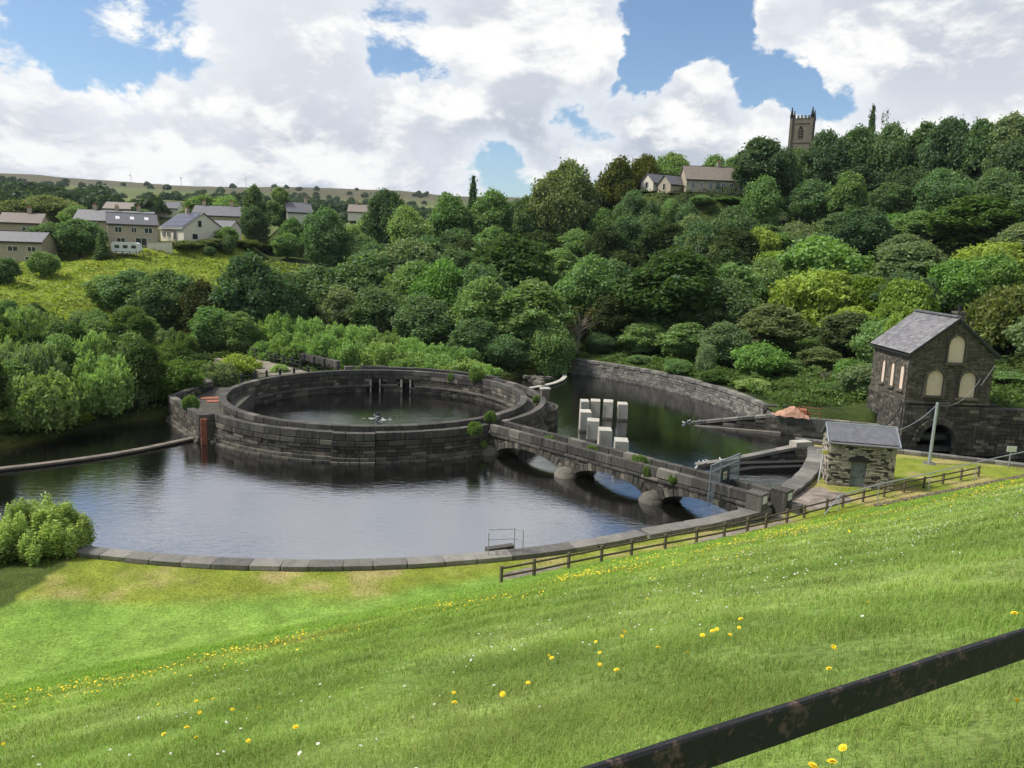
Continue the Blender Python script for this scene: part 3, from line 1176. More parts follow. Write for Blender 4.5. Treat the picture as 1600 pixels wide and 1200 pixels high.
o['kind'] = 'stuff'
mb = MB()
pp = A0 - nn * 4.1 + d * 13.0
mb.box((pp.x, pp.y, 2.5), (1.3, 1.3, 1.2), PI / 4)
mb.box((pp.x, pp.y, 3.16), (1.5, 1.5, 0.14), PI / 4)
mb.build('pillar', M['ring'], cw)
iron_railing([tuple(A0 - nn * 3.9 + d * s) + (1.9,) for s in (2.5, 4.6, 6.7, 8.8, 10.9)], 'dark iron railing along the near edge of the rear causeway', 1.0)
iron_railing([tuple(A0 - nn * 1.0 + d * s) + (1.9,) for s in (2.0, 4.4, 6.8, 9.2, 11.6)], 'dark iron railing beside the sloping parapet of the rear causeway', 1.0)

# ------------------------------------------------------------------ the basin wall
near = thing('basin_wall', 'low curved grey stone wall along the near edge of the water', 'wall', pol(38.9, -75, 0))
mb = MB()
mb.arc(38.45, 39.3, -2.0, 0.7, -115, -57)
mb.build('core', M['mortar'], near)
stones(Path(arc=(39.42, -115, -57.2)), 0.72, 1.0, 0.95, (1.3, 2.0), near, M['farwall'], 'coping_stone', jit=0.02)
for z0, z1 in ((0.36, 0.69),):
    stones(Path(arc=(39.36, -115, -57)), z0, z1, 0.3, (1.0, 1.7), near, M['farwall'], 'wall_stone', jit=0.03)
stones(Path(arc=(39.4, -115, -57)), 0.0, 0.35, 0.3, (1.0, 1.7), near, M['coping'], 'wall_stone', jit=0.03)
mb = MB()
stones(Path(arc=(38.46, -115, -57), flip=True), 0.3, 0.69, 0.2, (0.9, 1.5), near, None, joined=mb, jit=0.02)
stones(Path(arc=(38.40, -115, -57), flip=True), -0.4, 0.29, 0.2, (0.9, 1.5), near, None, joined=mb, jit=0.02)
mb.build('inner_masonry', M['ring'], near)['kind'] = 'stuff'

endw = thing('basin_wall', 'curved broad-topped stone wall between the small stone hut and the bridge end', 'wall', pol(40.8, -28, 0))
mb = MB()
mb.arc(40.25, 41.3, -2.0, 1.32, -39.4, -18.2)
mb.build('core', M['mortar'], endw)
stones(Path(arc=(41.4, -39.6, -18.0)), 1.32, 1.62, 1.25, (0.9, 1.4), endw, M['farwall'], 'coping_stone', jit=0.015)
for z0, z1 in ((0.9, 1.31), (0.5, 0.89), (0.1, 0.49), (-0.4, 0.09)):
    mb = None
    stones(Path(arc=(40.22, -39.4, -18.0), flip=True), z0, z1, 0.2, (0.7, 1.3), endw, M['ring'], 'wall_stone', jit=0.03)
jn = MB()
stones(Path(arc=(41.34, -39.4, -18.2)), 0.9, 1.31, 0.2, (0.7, 1.3), endw, None, joined=jn, jit=0.03)
jn.build('outer_masonry', M['ring'], endw)['kind'] = 'stuff'

farw = thing('basin_wall', 'long curved light grey stone wall along the far bank of the basin', 'wall', pol(39.2, 30, 0))
mb = MB()
mb.arc(39.3, 40.0, -2.0, 1.7, 2.5, 56.5)
mb.build('core', M['joint'], farw)
stones(Path(arc=(39.12, 2.5, 56.5), flip=True), 1.72, 2.12, 0.85, (0.8, 1.25), farw, M['farwall'], 'coping_stone', jit=0.03)
stones(Path(arc=(39.2, 2.5, 56.5), flip=True), 1.34, 1.70, 0.25, (0.6, 1.2), farw, M['farwall'], 'wall_stone', jit=0.05)
stones(Path(arc=(39.2, 2.5, 56.5), flip=True), 1.0, 1.33, 0.25, (0.6, 1.2), farw, M['farwall'], 'wall_stone', jit=0.05)
jn = MB()
for k in range(5):
    z1 = 0.99 - k * 0.28
    stones(Path(arc=(39.2, 2.5, 56.5), flip=True), z1 - 0.27, z1, 0.25, (0.5, 1.0), farw, None, joined=jn, jit=0.05, proud=0.02 + 0.03 * k)
jn.build('lower_masonry', M['farwall'], farw)['kind'] = 'stuff'
lw = thing('basin_wall', 'old dark basin wall showing between the bushes on the far left', 'wall', pol(38.8, 150, 0))
mb = MB()
mb.arc(38.5, 39.3, -1.0, 1.0, 57, 190)
mb.build('core', M['mortar'], lw)
jn = MB()
for z0, z1 in ((1.0, 1.35), (0.6, 0.99)):
    stones(Path(arc=(38.45, 120, 190), flip=True), z0, z1, 0.9 if z0 > 0.9 else 0.3, (0.8, 1.4), lw, None, joined=jn, jit=0.03)
jn.build('masonry', M['ring'], lw)['kind'] = 'stuff'


def sill(name, label, pts, w, z, mat):
    """a low weir sill: swept flat bar following pts"""
    t = thing(name, label, 'weir', (pts[0][0], pts[0][1], 0))
    for (dw, z0, z1, nm, mm) in ((w, z - 0.14, z, 'sill_cap', mat), (w * 0.8, -2.0, z - 0.14, 'sill_body', M['mortar'])):
        mb = MB()
        v, f = [], []
        for i, p in enumerate(pts):
            a = Vector(pts[max(i - 1, 0)])
            b = Vector(pts[min(i + 1, len(pts) - 1)])
            d_ = (b - a).normalized()
            n_ = Vector((-d_.y, d_.x)) * dw / 2
            for q in (Vector(p) - n_, Vector(p) + n_):
                v += [(q.x, q.y, z0), (q.x, q.y, z1)]
        for i in range(len(pts) - 1):
            k = i * 4
            for a, b in ((0, 1), (1, 3), (3, 2), (2, 0)):
                f.append((k + a, k + b, k + 4 + b, k + 4 + a))
        k = (len(pts) - 1) * 4
        f += [(0, 2, 3, 1), (k, k + 1, k + 3, k + 2)]
        mb.add(v, f)
        mb.build(nm, mm, t)
    return t


sill('weir_sill', 'long low weir sill running left from the round wall across the water', [(-27.0, 64.9), (-28.2, 62.9), (-29.6, 60.7), (-31.0, 58.9), (-32.5, 57.4), (-34.5, 55.7), (-36.7, 54.1), (-40, 52.0), (-44.5, 49.6)], 0.6, 0.24, M['weir'])
sill('weir_sill', 'pale curved weir sill behind the round wall on the right', [(0.0, 91.0), (2.0, 94.4), (4.0, 96.8), (5.4, 98.9), (6.5, 101.5), (7.1, 104.2), (7.2, 106.8), (6.6, 109)], 0.6, 0.26, M['concrete'])
# rubble stranded behind the right-hand sill
for k in range(14):
    mb = MB()
    x, y = 1.8 + random.uniform(0, 3.6), 97.5 + random.uniform(-0.8, 5)
    if (x - 4.2) * 1.2 > (y - 98.2) * 0.55:
        x -= 1.5
    s = random.uniform(0.35, 0.85)
    mb.box((x, y, 0.30 + s * 0.15), (s * 1.5, s, s * 0.7), random.uniform(0, 3), jit=0.06)
    tag(mb.build('boulder', M['pale']), 'pale rubble stone heaped behind the curved weir sill', 'stone', 'rubble behind the weir sill')

# concrete baffle pillars
bl = [(7.55, 79.0, 1.9, .8), (8.72, 79.6, 1.85, .95), (10.05, 79.5, 1.85, .95), (11.5, 79.2, 1.7, .95), (7.15, 73.4, 1.95, 1.0), (7.55, 69.8, 1.9, 1.05), (8.25, 66.4, 1.85, 1.05), (9.2, 62.85, 1.8, 1.05)]
names = ['leftmost of the back row of pale concrete pillars in the water', 'second pale concrete pillar of the back row from the left', 'third pale concrete pillar of the back row standing in dark water', 'rightmost pale concrete pillar of the back row standing in the water',
         'tall pale concrete pillar at the head of the front row', 'second pale concrete pillar of the front row coming towards the bridge', 'third pale concrete pillar of the front row near the bridge', 'nearest pale concrete pillar right behind the bridge parapet']
for (x, y, h, w), nm in zip(bl, names):
    t = thing('baffle_pillar', nm, 'pillar', (x, y, 0), random.uniform(-.15, .1), 'concrete pillars standing in the basin')
    mb = MB()
    w = w * 1.1
    w2 = w * 0.96
    v = []
    for z, a, b in ((-2, w / 2, 0.75), (h - 0.04, w2 / 2, 0.72), (h, w2 / 2 - 0.03, 0.69)):
        v += [(-a, -b, z), (a, -b, z), (a, b, z), (-a, b, z)]
    f = [(3, 2, 1, 0), (8, 9, 10, 11)]
    for k in (0, 4):
        f += [(k + i, k + (i + 1) % 4, k + 4 + (i + 1) % 4, k + 4 + i) for i in range(4)]
    mb.add(v, f)
    ob = mb.build('shaft', M['concrete'])
    ob.parent = t
    mb = MB()
    mb.box((-0.5 * w2 + 0.1, -0.74, h * 0.5 - 0.2), (0.07, 0.05, h * 0.9))
    ob = mb.build('corner_rib', M['concrete'])
    ob.parent = t
    mb = MB()
    mb.box((0, 0, 0.10), (w * 1.02, 1.54, 0.22))
    ob = mb.build('tide_mark', M['weir'])
    ob.parent = t

# ------------------------------------------------------------------ the bridge
U = Vector((0.7107, -0.7035))
NN = Vector((0.7035, 0.7107))
P0 = Vector((-1.75, 64.05))
BL, BW = 24.6, 2.15


def br(s, w, z):
    q = P0 + U * s + NN * w
    return (q.x, q.y, z)


bridge = thing('footbridge', 'stone footbridge of three low arches from the round wall to the bank', 'bridge', (P0.x, P0.y, 0), 0)
SP = [(0.9, 8.0), (9.4, 15.9), (17.3, 23.6)]


def arch_z(s, span):
    a, b = span
    c, h = (a + b) / 2, (b - a) / 2
    u = max(0.0, 1 - ((s - c) / h) ** 2)
    return 0.25 + 0.85 * math.sqrt(u) * 0.6 + 0.85 * u * 0.4


prof = [(-0.6, -2.0), (-0.6, 1.45), (BL, 1.45), (BL, -2.0)]
for a, b in reversed(SP):
    prof.append((b, -2.0))
    prof += [(s, arch_z(s, (a, b))) for s in np.linspace(b, a, 15)]
    prof.append((a, -2.0))
mb = MB()
mb.prism(prof, br(0, 0.05, 0), (U.x, U.y, 0), (0, 0, 1), -(BW - 0.1))
mb.build('arch_core', M['ring'], bridge)
mb = MB()
mb.prism([(-0.6, 1.46), (BL, 1.46), (BL, 1.52), (-0.6, 1.52)], br(0, 0.45, 0), (U.x, U.y, 0), (0, 0, 1), -(BW - 0.9))
mb.build('deck', M['deck'], bridge)
nearp = Path(line=(br(0, 0, 0)[:2], br(BL - 0.6, 0, 0)[:2]))
farp = Path(line=(br(BL - 0.2, BW, 0)[:2], br(0, BW, 0)[:2]))
stones(nearp, 1.74, 2.42, 0.48, (1.1, 1.6), bridge, M['coping'], 'parapet_stone', jit=0.012)
stones(farp, 1.74, 2.42, 0.48, (1.1, 1.6), bridge, M['coping'], 'parapet_stone', jit=0.012)
stones(nearp, 1.50, 1.72, 0.5, (1.0, 1.5), bridge, M['coping'], 'string_course', jit=0.01, proud=0.12)
jn = MB()
stones(farp, 1.50, 1.72, 0.5, (1.0, 1.5), bridge, None, joined=jn, jit=0.01, proud=0.10)
jn.build('far_string_course', M['coping'], bridge)['kind'] = 'stuff'
# voussoirs of the three arches, both faces
for a, b in SP:
    k = int((b - a) / 0.36)
    ss = np.linspace(a - 0.15, b + 0.15, k + 1)
    for w0, mode in ((0.0, 0), (BW, 1)):
        jn = MB()
        for i in range(k):
            s = (ss[i] + ss[i + 1]) / 2
            z = arch_z(min(max(s, a + 0.02), b - 0.02), (a, b))
            dz = arch_z(min(s + .1, b), (a, b)) - arch_z(max(s - .1, a), (a, b))
            hgt = random.uniform(0.42, 0.6)
            top = min(1.47, z + hgt)
            til = max(-0.7, min(0.7, -math.atan2(dz, 0.2))) * 0.7
            hh = top - z + 0.05
            zc = z + hh / 2 - 0.03
            rot = Matrix.Rotation(math.atan2(U.y, U.x), 3, 'Z') @ Matrix.Rotation(til, 3, 'Y')
            c = br(s, w0 + (0.10 if mode == 0 else -0.10) + random.uniform(-.03, .02) * (1 if mode == 0 else -1), zc)
            if mode == 0:
                o = bpy.data.objects.new('voussoir', random.choice(BLOCKS))
                COL.objects.link(o)
                o.parent = bridge
                o.matrix_parent_inverse = parent_inv(bridge)
                o.matrix_basis = Matrix.Translation(c) @ rot.to_4x4() @ Matrix.Diagonal((ss[1] - ss[0] - 0.02, 0.3, hh, 1))
                o.material_slots[0].link = 'OBJECT'
                o.material_slots[0].material = M['ring'] if random.random() < 0.7 else M['pale']
            else:
                jn.box(c, (ss[1] - ss[0] - 0.02, 0.3, hh), m=np.array(rot))
        if mode:
            jn.build('far_voussoirs', M['ring'], bridge)['kind'] = 'stuff'
# spandrel stones over the piers
jn = MB()
for s in np.arange(0.2, BL - 0.3, 0.5):
    for z in (0.5, 0.85, 1.2):
        zz = max([arch_z(s, sp) for sp in SP if sp[0] < s < sp[1]] + [-9])
        if z - 0.1 > zz + 0.5 or zz < -5:
            jn.box(br(s, 0.12, z + 0.12), (0.47, 0.24, 0.32), math.atan2(U.y, U.x), jit=0.02)
jn.build('spandrel_masonry', M['ring'], bridge)['kind'] = 'stuff'
for s in (0.2, 8.7, 16.6):
    for w0, sgn in ((0.0, -1), (BW, 1)):
        mb = MB()
        c = br(s, w0 + 0.15 * sgn, -1.5)
        mb.lathe(c, [(0.86, 0), (0.86, 1.68), (0.78, 1.72), (0.74, 1.84), (0.64, 2.0), (0.46, 2.12), (0.24, 2.19), (0.01, 2.21)], 20)
        mb.build('cutwater', M['pale'], bridge, True)
# end pillars and their plaques
for s, w0, lab in ((BL - 0.35, 0.1, 0), (BL + 0.35, BW - 0.1, 1)):
    mb = MB()
    mb.box(br(s, w0 + 0.05, 1.7), (1.05, 0.85, 1.5), math.atan2(U.y, U.x))
    mb.box(br(s, w0 + 0.05, 2.49), (1.12, 0.92, 0.1), math.atan2(U.y, U.x))
    pil = mb.build('end_pillar', M['coping'], bridge)
    mb = MB()
    mb.box(br(s + 0.54, w0 + 0.03, 2.15), (0.05, 0.55, 0.48), math.atan2(U.y, U.x))
    mb.build('plaque', M['white'], pil)
mb = MB()
mb.box(br(BL + 0.9, BW + 0.05, 1.3), (1.5, 0.5, 0.9), math.atan2(U.y, U.x))
mb.build('wing_wall', M['coping'], bridge)

# security gate across the bridge
gate = thing('security_gate', 'grey steel security gate with a sign standing across the footbridge', 'gate', br(21.4, 1.0, 1.5))
gs = 21.4


def gp(w, z):
    return br(gs, w, z)


W0, W1 = -0.75, BW + 0.75
mb = MB()
for w0, z0, z1 in ((W0, 1.1, 3.75), (W1, 1.5, 3.95), (0.5, 1.5, 3.7), (BW - 0.45, 1.5, 3.75)):
    mb.bar(gp(w0, z0), gp(w0, z1), 0.08)
mb.bar(gp(W0, 3.75), gp(W1, 3.95), 0.07)
mb.bar(gp(W0, 3.3), gp(W1, 3.5), 0.06)
for z in (1.15, 1.9, 2.6):
    mb.bar(gp(W0, z), gp(-0.02, z), 0.05)
    mb.bar(gp(BW + 0.02, z + 0.4), gp(W1, z + 0.4), 0.05)
mb.build('frame', M['gate'], gate)
for k in range(24):
    w0 = W0 + (W1 - W0) * (k + 0.5) / 24
    zt = 3.75 + 0.2 * (k + 0.5) / 24
    if 0.55 < w0 < BW - 0.5:
        z0 = zt - 0.45
    elif -0.02 < w0 < 0.55 or BW - 0.5 < w0 < BW + 0.02:
        z0 = 2.44
    else:
        z0 = 1.15 if w0 < 0 else 1.55
    mb = MB()
    mb.bar(gp(w0, z0), gp(w0, zt), 0.025)
    mb.build('bar', M['gate'], gate)
mb = MB()
mb.bar(gp(0.5, 2.42), gp(BW - 0.45, 2.42), 0.045, 1.84)
dr = mb.build('door', M['gatedoor'], gate)
sgn = MB()
c = br(gs - 0.06, 0.5 + 0.55, 2.72)
c = br(gs - 0.045, 1.0, 2.75)
# the side of the door that faces the bank carries the signs
c1 = br(gs + 0.045, 1.03, 2.78)
q = math.atan2(NN.y, NN.x)
sgn.box(c1, (0.42, 0.02, 0.52), q)
s1_ = sgn.build('sign', M['white'], gate)
sg = MB()
sg.box(br(gs + 0.058, 1.03, 2.86), (0.3, 0.012, 0.22), q)
sg.build('sign_print', M['tarp'], s1_)
sg = MB()
for k in range(3):
    sg.box(br(gs + 0.058, 1.03, 2.67 - k * 0.05), (0.3, 0.012, 0.02), q)
sg.build('sign_lettering', M['black'], s1_)
sg = MB()
sg.box(br(gs + 0.045, 1.05, 2.1), (0.15, 0.02, 0.16), q)
sg.build('lock_plate', M['white'], gate)


# ------------------------------------------------------------------ dividing walls and channel on the right
def wall_run(t, pts, thick, cope_mat, face_mat, zb=-1.5, objs=True, cope_h=0.28, wide=0.0):
    """straight lengths of wall; pts [(x,y,ztop)], near face on the right-hand side of travel"""
    core_ = MB()
    jn_ = MB()
    for (x0, y0, z0), (x1, y1, z1) in zip(pts[:-1], pts[1:]):
        d_ = Vector((x1 - x0, y1 - y0))
        L = d_.length
        d_.normalize()
        n_ = Vector((d_.y, -d_.x))
        o_ = Vector((x0, y0)) - n_ * (thick - 0.12)
        core_.prism([(0, zb), (L, zb), (L, z1 - cope_h), (0, z0 - cope_h)], (o_.x, o_.y, 0), (d_.x, d_.y, 0), (0, 0, 1), thick - 0.24)
        k = max(1, int(L / 1.3))
        slope = math.atan2(z1 - z0, L)
        for i in range(k):
            s = (i + 0.5) * L / k
            c = Vector((x0, y0)) + d_ * s - n_ * (thick / 2 + random.uniform(-.015, .015))
            z = z0 + (z1 - z0) * s / L - cope_h / 2
            m_ = Matrix.Rotation(math.atan2(d_.y, d_.x), 4, 'Z') @ Matrix.Rotation(-slope, 4, 'Y')
            o = bpy.data.objects.new('coping_stone', random.choice(BLOCKS))
            COL.objects.link(o)
            o.parent = t
            o.matrix_parent_inverse = parent_inv(t)
            o.matrix_basis = Matrix.Translation((c.x, c.y, z)) @ m_ @ Matrix.Diagonal((L / k - 0.02, thick + wide, cope_h, 1))
            o.material_slots[0].link = 'OBJECT'
            o.material_slots[0].material = cope_mat
        z = max(z0, z1) - cope_h
        pa = Path(line=((x0, y0), (x1, y1)))
        while z > zb + 0.2:
            def sk(s, LL, z=z):
                return z0 + (z1 - z0) * s / L - cope_h < z - 0.02
            stones(pa, z - 0.34, z, 0.2, (0.6, 1.2), t, None, joined=jn_, jit=0.03, skip=sk)
            z -= 0.35
    core_.build('core', M['mortar'], t)
    jn_.build('masonry', face_mat, t)['kind'] = 'stuff'
    return t


wall_run(near, [(8.3, 43.08, 1.0), (12.4, 44.85, 1.18), (16.6, 46.95, 1.5)], 1.05, M['farwall'], M['farwall'])
d1 = thing('dividing_wall', 'dark stone dividing wall with a long sloping tip pointing into the far water', 'wall', (18.5, 78.2, 0))
wall_run(d1, [(18.4, 78.3, 0.12), (25.6, 75.3, 1.8), (36.3, 71.3, 1.85)], 0.7, M['farwall'], M['ring'])
mb = MB()
mb.prism([(0, -1.5), (8.2, -1.5), (8.2, 0.35), (0, 0.1)], (18.7, 77.3, 0), (0.93, -0.37, 0), (0, 0, 1), 0.6)
mb.build('footing_ledge', M['pale'], d1)
d2 = thing('dividing_wall', 'pale-topped sloping wall reaching into the water right of the gate', 'wall', (15.6, 61.9, 0))
wall_run(d2, [(15.3, 61.6, 0.2), (17.8, 61.85, 0.55), (23.9, 63.4, 1.55)], 0.7, M['farwall'], M['ring'])
# stepped stonework below it, towards the bank
stp = MB()
for k in range(2):
    stp.prism([(0.0 + 0.5 * k, -1.5), (9.2, -1.5), (9.2, 0.55 - 0.2 * k), (2.4 + 0.9 * k, 0.55 - 0.2 * k), (0.0 + 0.5 * k, 0.1 - 0.1 * k)], (16.3, 61.2 - 0.7 * k, 0), (0.975, 0.22, 0), (0, 0, 1), 0.68)
o = stp.build('stepped_apron', M['mortar'], d2)
mb = MB()
mb.box((24.4, 63.9, 1.72), (1.6, 0.9, 0.42), 0.35)
mb.build('end_block', M['concrete'], d2)
d3 = thing('channel_wall', 'low straight stone wall with pale coping in front of the valve house', 'wall', (33, 64.5, 0))
wall_run(d3, [(24.9, 66.6, 1.5), (33.0, 63.6, 1.45), (41.7, 60.3, 1.4), (55.0, 55.4, 1.4)], 0.7, M['farwall'], M['ring'])
d4 = thing('channel_wall', 'dark stone wall continuing the far basin wall behind the salmon sheet', 'wall', (30, 78, 0))
wall_run(d4, [(25.7, 78.0, 2.2), (30.0, 77.2, 2.3), (35.0, 75.6, 2.5)], 0.7, M['coping'], M['ring'])
mb = MB()
mb.box((30.5, 75.6, 0.9), (10.0, 4.0, 1.7), -0.36)
tag(mb.build('ledge', M['deck']), kind='structure')

# heap under a salmon sheet on the wall, with its rail
t = thing('sheeted_heap', 'salmon coloured sheet draped over a heap on the dividing wall', 'sheet', (27.6, 74.9, 1.75))
mb = MB()
k = 11
v, f = [], []
for i in range(k):
    for j in range(k):
        u, w_ = i / (k - 1) * 2 - 1, j / (k - 1) * 2 - 1
        h = 0.8 * max(0, 1.25 - abs(u * 1.1 - 0.15) * 1.05) * max(0.0, 1 - abs(w_) ** 3) + 0.03 * random.random()
        v.append((27.3 + u * 1.45 + 0.1 * random.random(), 75.1 - 0.36 * u * 1.7 + w_ * 0.8, 1.78 + h + 0.07 * math.sin(9 * u + 4 * w_)))
for i in range(k - 1):
    for j in range(k - 1):
        f.append((i * k + j, (i + 1) * k + j, (i + 1) * k + j + 1, i * k + j + 1))
mb.add(v, f)
mb.build('sheet', M['tarp'], t)
mb = MB()
mb.box((28.2, 75.4, 2.1), (1.6, 1.1, 0.7), -0.3)
mb.build('crate', M['rust'], t)
t = thing('rusty_railing', 'short rusty railing standing on the wall beside the salmon sheet', 'railing', (29.0, 74.3, 1.85))
mb = MB()
pr_ = [(28.0, 74.55), (28.9, 74.2), (29.8, 73.85)]
for x, y in pr_:
    mb = MB()
    mb.bar((x, y, 1.8), (x, y, 2.9), 0.06)
    mb.build('post', M['rust'], t)
for z in (2.3, 2.85):
    mb = MB()
    mb.bar(pr_[0] + (z,), pr_[-1] + (z,), 0.05)
    mb.build('rail', M['rust'], t)

# ------------------------------------------------------------------ coursed walls with openings
def coursed(mb, o, ux, width, z0, z1fn, ch, lens, thick, openings=(), jit=0.02):
    """stones covering a face; o corner (x,y), ux unit direction, face normal = ux rotated -90 deg. openings (u0,u1,za,zb,arched)"""
    ux = Vector(ux)
    n_ = Vector((ux.y, -ux.x))
    ang = math.atan2(ux.y, ux.x)
    z = z0
    zmax = max(z1fn(u) for u in np.linspace(0, width, 21))
    while z < zmax - 0.05:
        h = ch * random.uniform(0.8, 1.2)
        zm = z + h / 2
        gaps = []
        for (a, b, za, zb, ar) in openings:
            if za < zm < zb:
                if ar:
                    r_ = (b - a) / 2
                    zs = zb - r_
                    if zm > zs:
                        hw = math.sqrt(max(0, r_ * r_ - (zm - zs) ** 2))
                        gaps.append(((a + b) / 2 - hw, (a + b) / 2 + hw))
                        continue
                gaps.append((a, b))
        us = [u for u in np.linspace(0, width, 181) if z1fn(u) > zm]
        if not us:
            break
        lo, hi = us[0], us[-1]
        runs, s = [], lo
        for a, b in sorted(gaps):
            runs.append((s, a))
            s = b
        runs.append((s, hi))
        for a, b in runs:
            s = a
            first = True
            while s < b - 0.04:
                L = random.uniform(*lens) * (random.uniform(0.4, 1) if first else 1)
                first = False
                if b - s - L < lens[0] * 0.4:
                    L = b - s
                pr = random.uniform(-jit, jit)
                c = Vector(o) + ux * (s + L / 2) + n_ * (pr - thick / 2)
                mb.box((c.x, c.y, zm), (L - 0.022, thick, h - 0.024), ang, jit=0.005)
                s += L
        z += h


def arch_poly(a, b, za, zb, k=10):
    r_ = (b - a) / 2
    return [(a, za), (b, za)] + [((a + b) / 2 + r_ * math.cos(q), zb - r_ + r_ * math.sin(q)) for q in np.linspace(0, PI, k)]


# ------------------------------------------------------------------ valve house
VX0, VX1, VY0, VY1 = 34.9, 42.2, 68.0, 75.2
ZS, ZE, ZR = 4.75, 9.3, 12.25
vh = thing('valve_house', 'tall dark stone valve house with cream boarded windows over a tunnel arch', 'building', (38.5, 71.6, 0))
W_ = VX1 - VX0
cxm = W_ / 2
front_open = [(1.58, 3.06, 5.45, 7.78, True), (4.48, 5.95, 5.38, 7.7, True), (3.14, 4.6, 8.45, 10.85, True)]
side_open = [(0.95, 1.65, 5.75, 7.95, True), (2.75, 3.4, 5.75, 7.95, True), (4.55, 5.15, 5.8, 7.95, True)]


def gable(u):
    return ZE + (ZR - ZE) * (1 - abs(u - cxm) / cxm)


mb = MB()
T = 0.2
tun = (1.45, 4.62, 0.2, 2.95)
gp_ = [(T, ZS), (W_ - T, ZS), (W_ - T, ZE), (cxm, ZR - 0.2), (T, ZE)]
mb.prism(gp_, (VX0, VY0 + T, 0), (1, 0, 0), (0, 0, 1), -(VY1 - VY0 - 2 * T))
mb2 = MB()
low = [(0, -1.5), (0, ZS), (W_ + 1.2, ZS), (W_ + 1.2, -1.5), (tun[1], -1.5)] + [((tun[0] + tun[1]) / 2 + (tun[1] - tun[0]) / 2 * math.cos(q), 1.37 + 1.585 * math.sin(q)) for q in np.linspace(0, PI, 13)] + [(tun[0], -1.5)]
mb2.prism(low, (VX0 - 0.0, VY0 + 0.05, 0), (1, 0, 0), (0, 0, 1), -(VY1 - VY0 - 0.2))
mb.build('wall', M['mortar'], vh)
mb2.build('base', M['mortar'], vh)
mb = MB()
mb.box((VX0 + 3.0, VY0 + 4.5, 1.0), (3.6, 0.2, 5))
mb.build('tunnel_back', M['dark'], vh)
mb = MB()
mb.tube([(VX0 + 1.3, VY0 + 1.4, 1.45), (VX0 + 3.3, VY0 + 1.3, 1.5), (VX0 + 4.9, VY0 + 1.2, 1.55)], 0.38, 12)
mb.build('pipe', M['pipe'], vh, True)
mb = MB()
mb.box((VX0 + 3.0, VY0 + 0.55, 0.62), (3.3, 0.9, 0.36))
mb.build('tunnel_sill', M['coping'], vh)
mb = MB()
coursed(mb, (VX0, VY0), (1, 0), W_, ZS + 0.26, gable, 0.165, (0.22, 0.58), 0.24, front_open)
coursed(mb, (VX0, VY1), (0, -1), VY1 - VY0, ZS + 0.26, lambda u: ZE, 0.165, (0.22, 0.58), 0.24, [(VY1 - VY0 - b, VY1 - VY0 - a, c, d_, e) for a, b, c, d_, e in side_open])
coursed(mb, (VX1, VY0), (0, 1), VY1 - VY0, ZS, lambda u: ZE, 0.235, (0.3, 0.75), 0.24)
mb.build('coursed_stonework', M['housestone'], vh)['kind'] = 'stuff'
mb = MB()
coursed(mb, (VX0 - 0.12, VY0 - 0.12), (1, 0), W_ + 1.3, 0.2, lambda u: ZS - 0.02, 0.27, (0.4, 0.9), 0.3, [tun[:2] + (-1.0, 2.95, True)], 0.03)
coursed(mb, (VX0 - 0.12, VY1), (0, -1), VY1 - VY0 + 0.1, 0.2, lambda u: ZS - 0.02, 0.27, (0.4, 0.9), 0.3, (), 0.03)
mb.build('base_stonework', M['ring'], vh)['kind'] = 'stuff'
# string course
pa = Path(line=((VX0 - 0.14, VY0 - 0.14), (VX1 + 0.1, VY0 - 0.14)))
stones(pa, ZS - 0.02, ZS + 0.24, 0.4, (0.9, 1.4), vh, M['housestone'], 'string_course', jit=0.01)
pa = Path(line=((VX0 - 0.14, VY1), (VX0 - 0.14, VY0 - 0.14)))
stones(pa, ZS - 0.02, ZS + 0.24, 0.4, (0.9, 1.4), vh, M['housestone'], 'string_course', jit=0.01)
# tunnel arch ring
k = 17
for i in range(k):
    q = PI * (i + 0.5) / k
    r_ = 1.585 + 0.26
    c = (VX0 + 3.035 + r_ * math.cos(q), VY0 - 0.15, 1.37 + r_ * math.sin(q))
    o = bpy.data.objects.new('voussoir', random.choice(BLOCKS))
    COL.objects.link(o)
    o.parent = vh
    o.matrix_parent_inverse = parent_inv(vh)
    o.matrix_basis = Matrix.Translation(c) @ Matrix.Rotation(-q, 4, 'Y') @ Matrix.Diagonal((0.56, 0.4, 0.32, 1))
    o.material_slots[0].link = 'OBJECT'
    o.material_slots[0].material = M['ring']


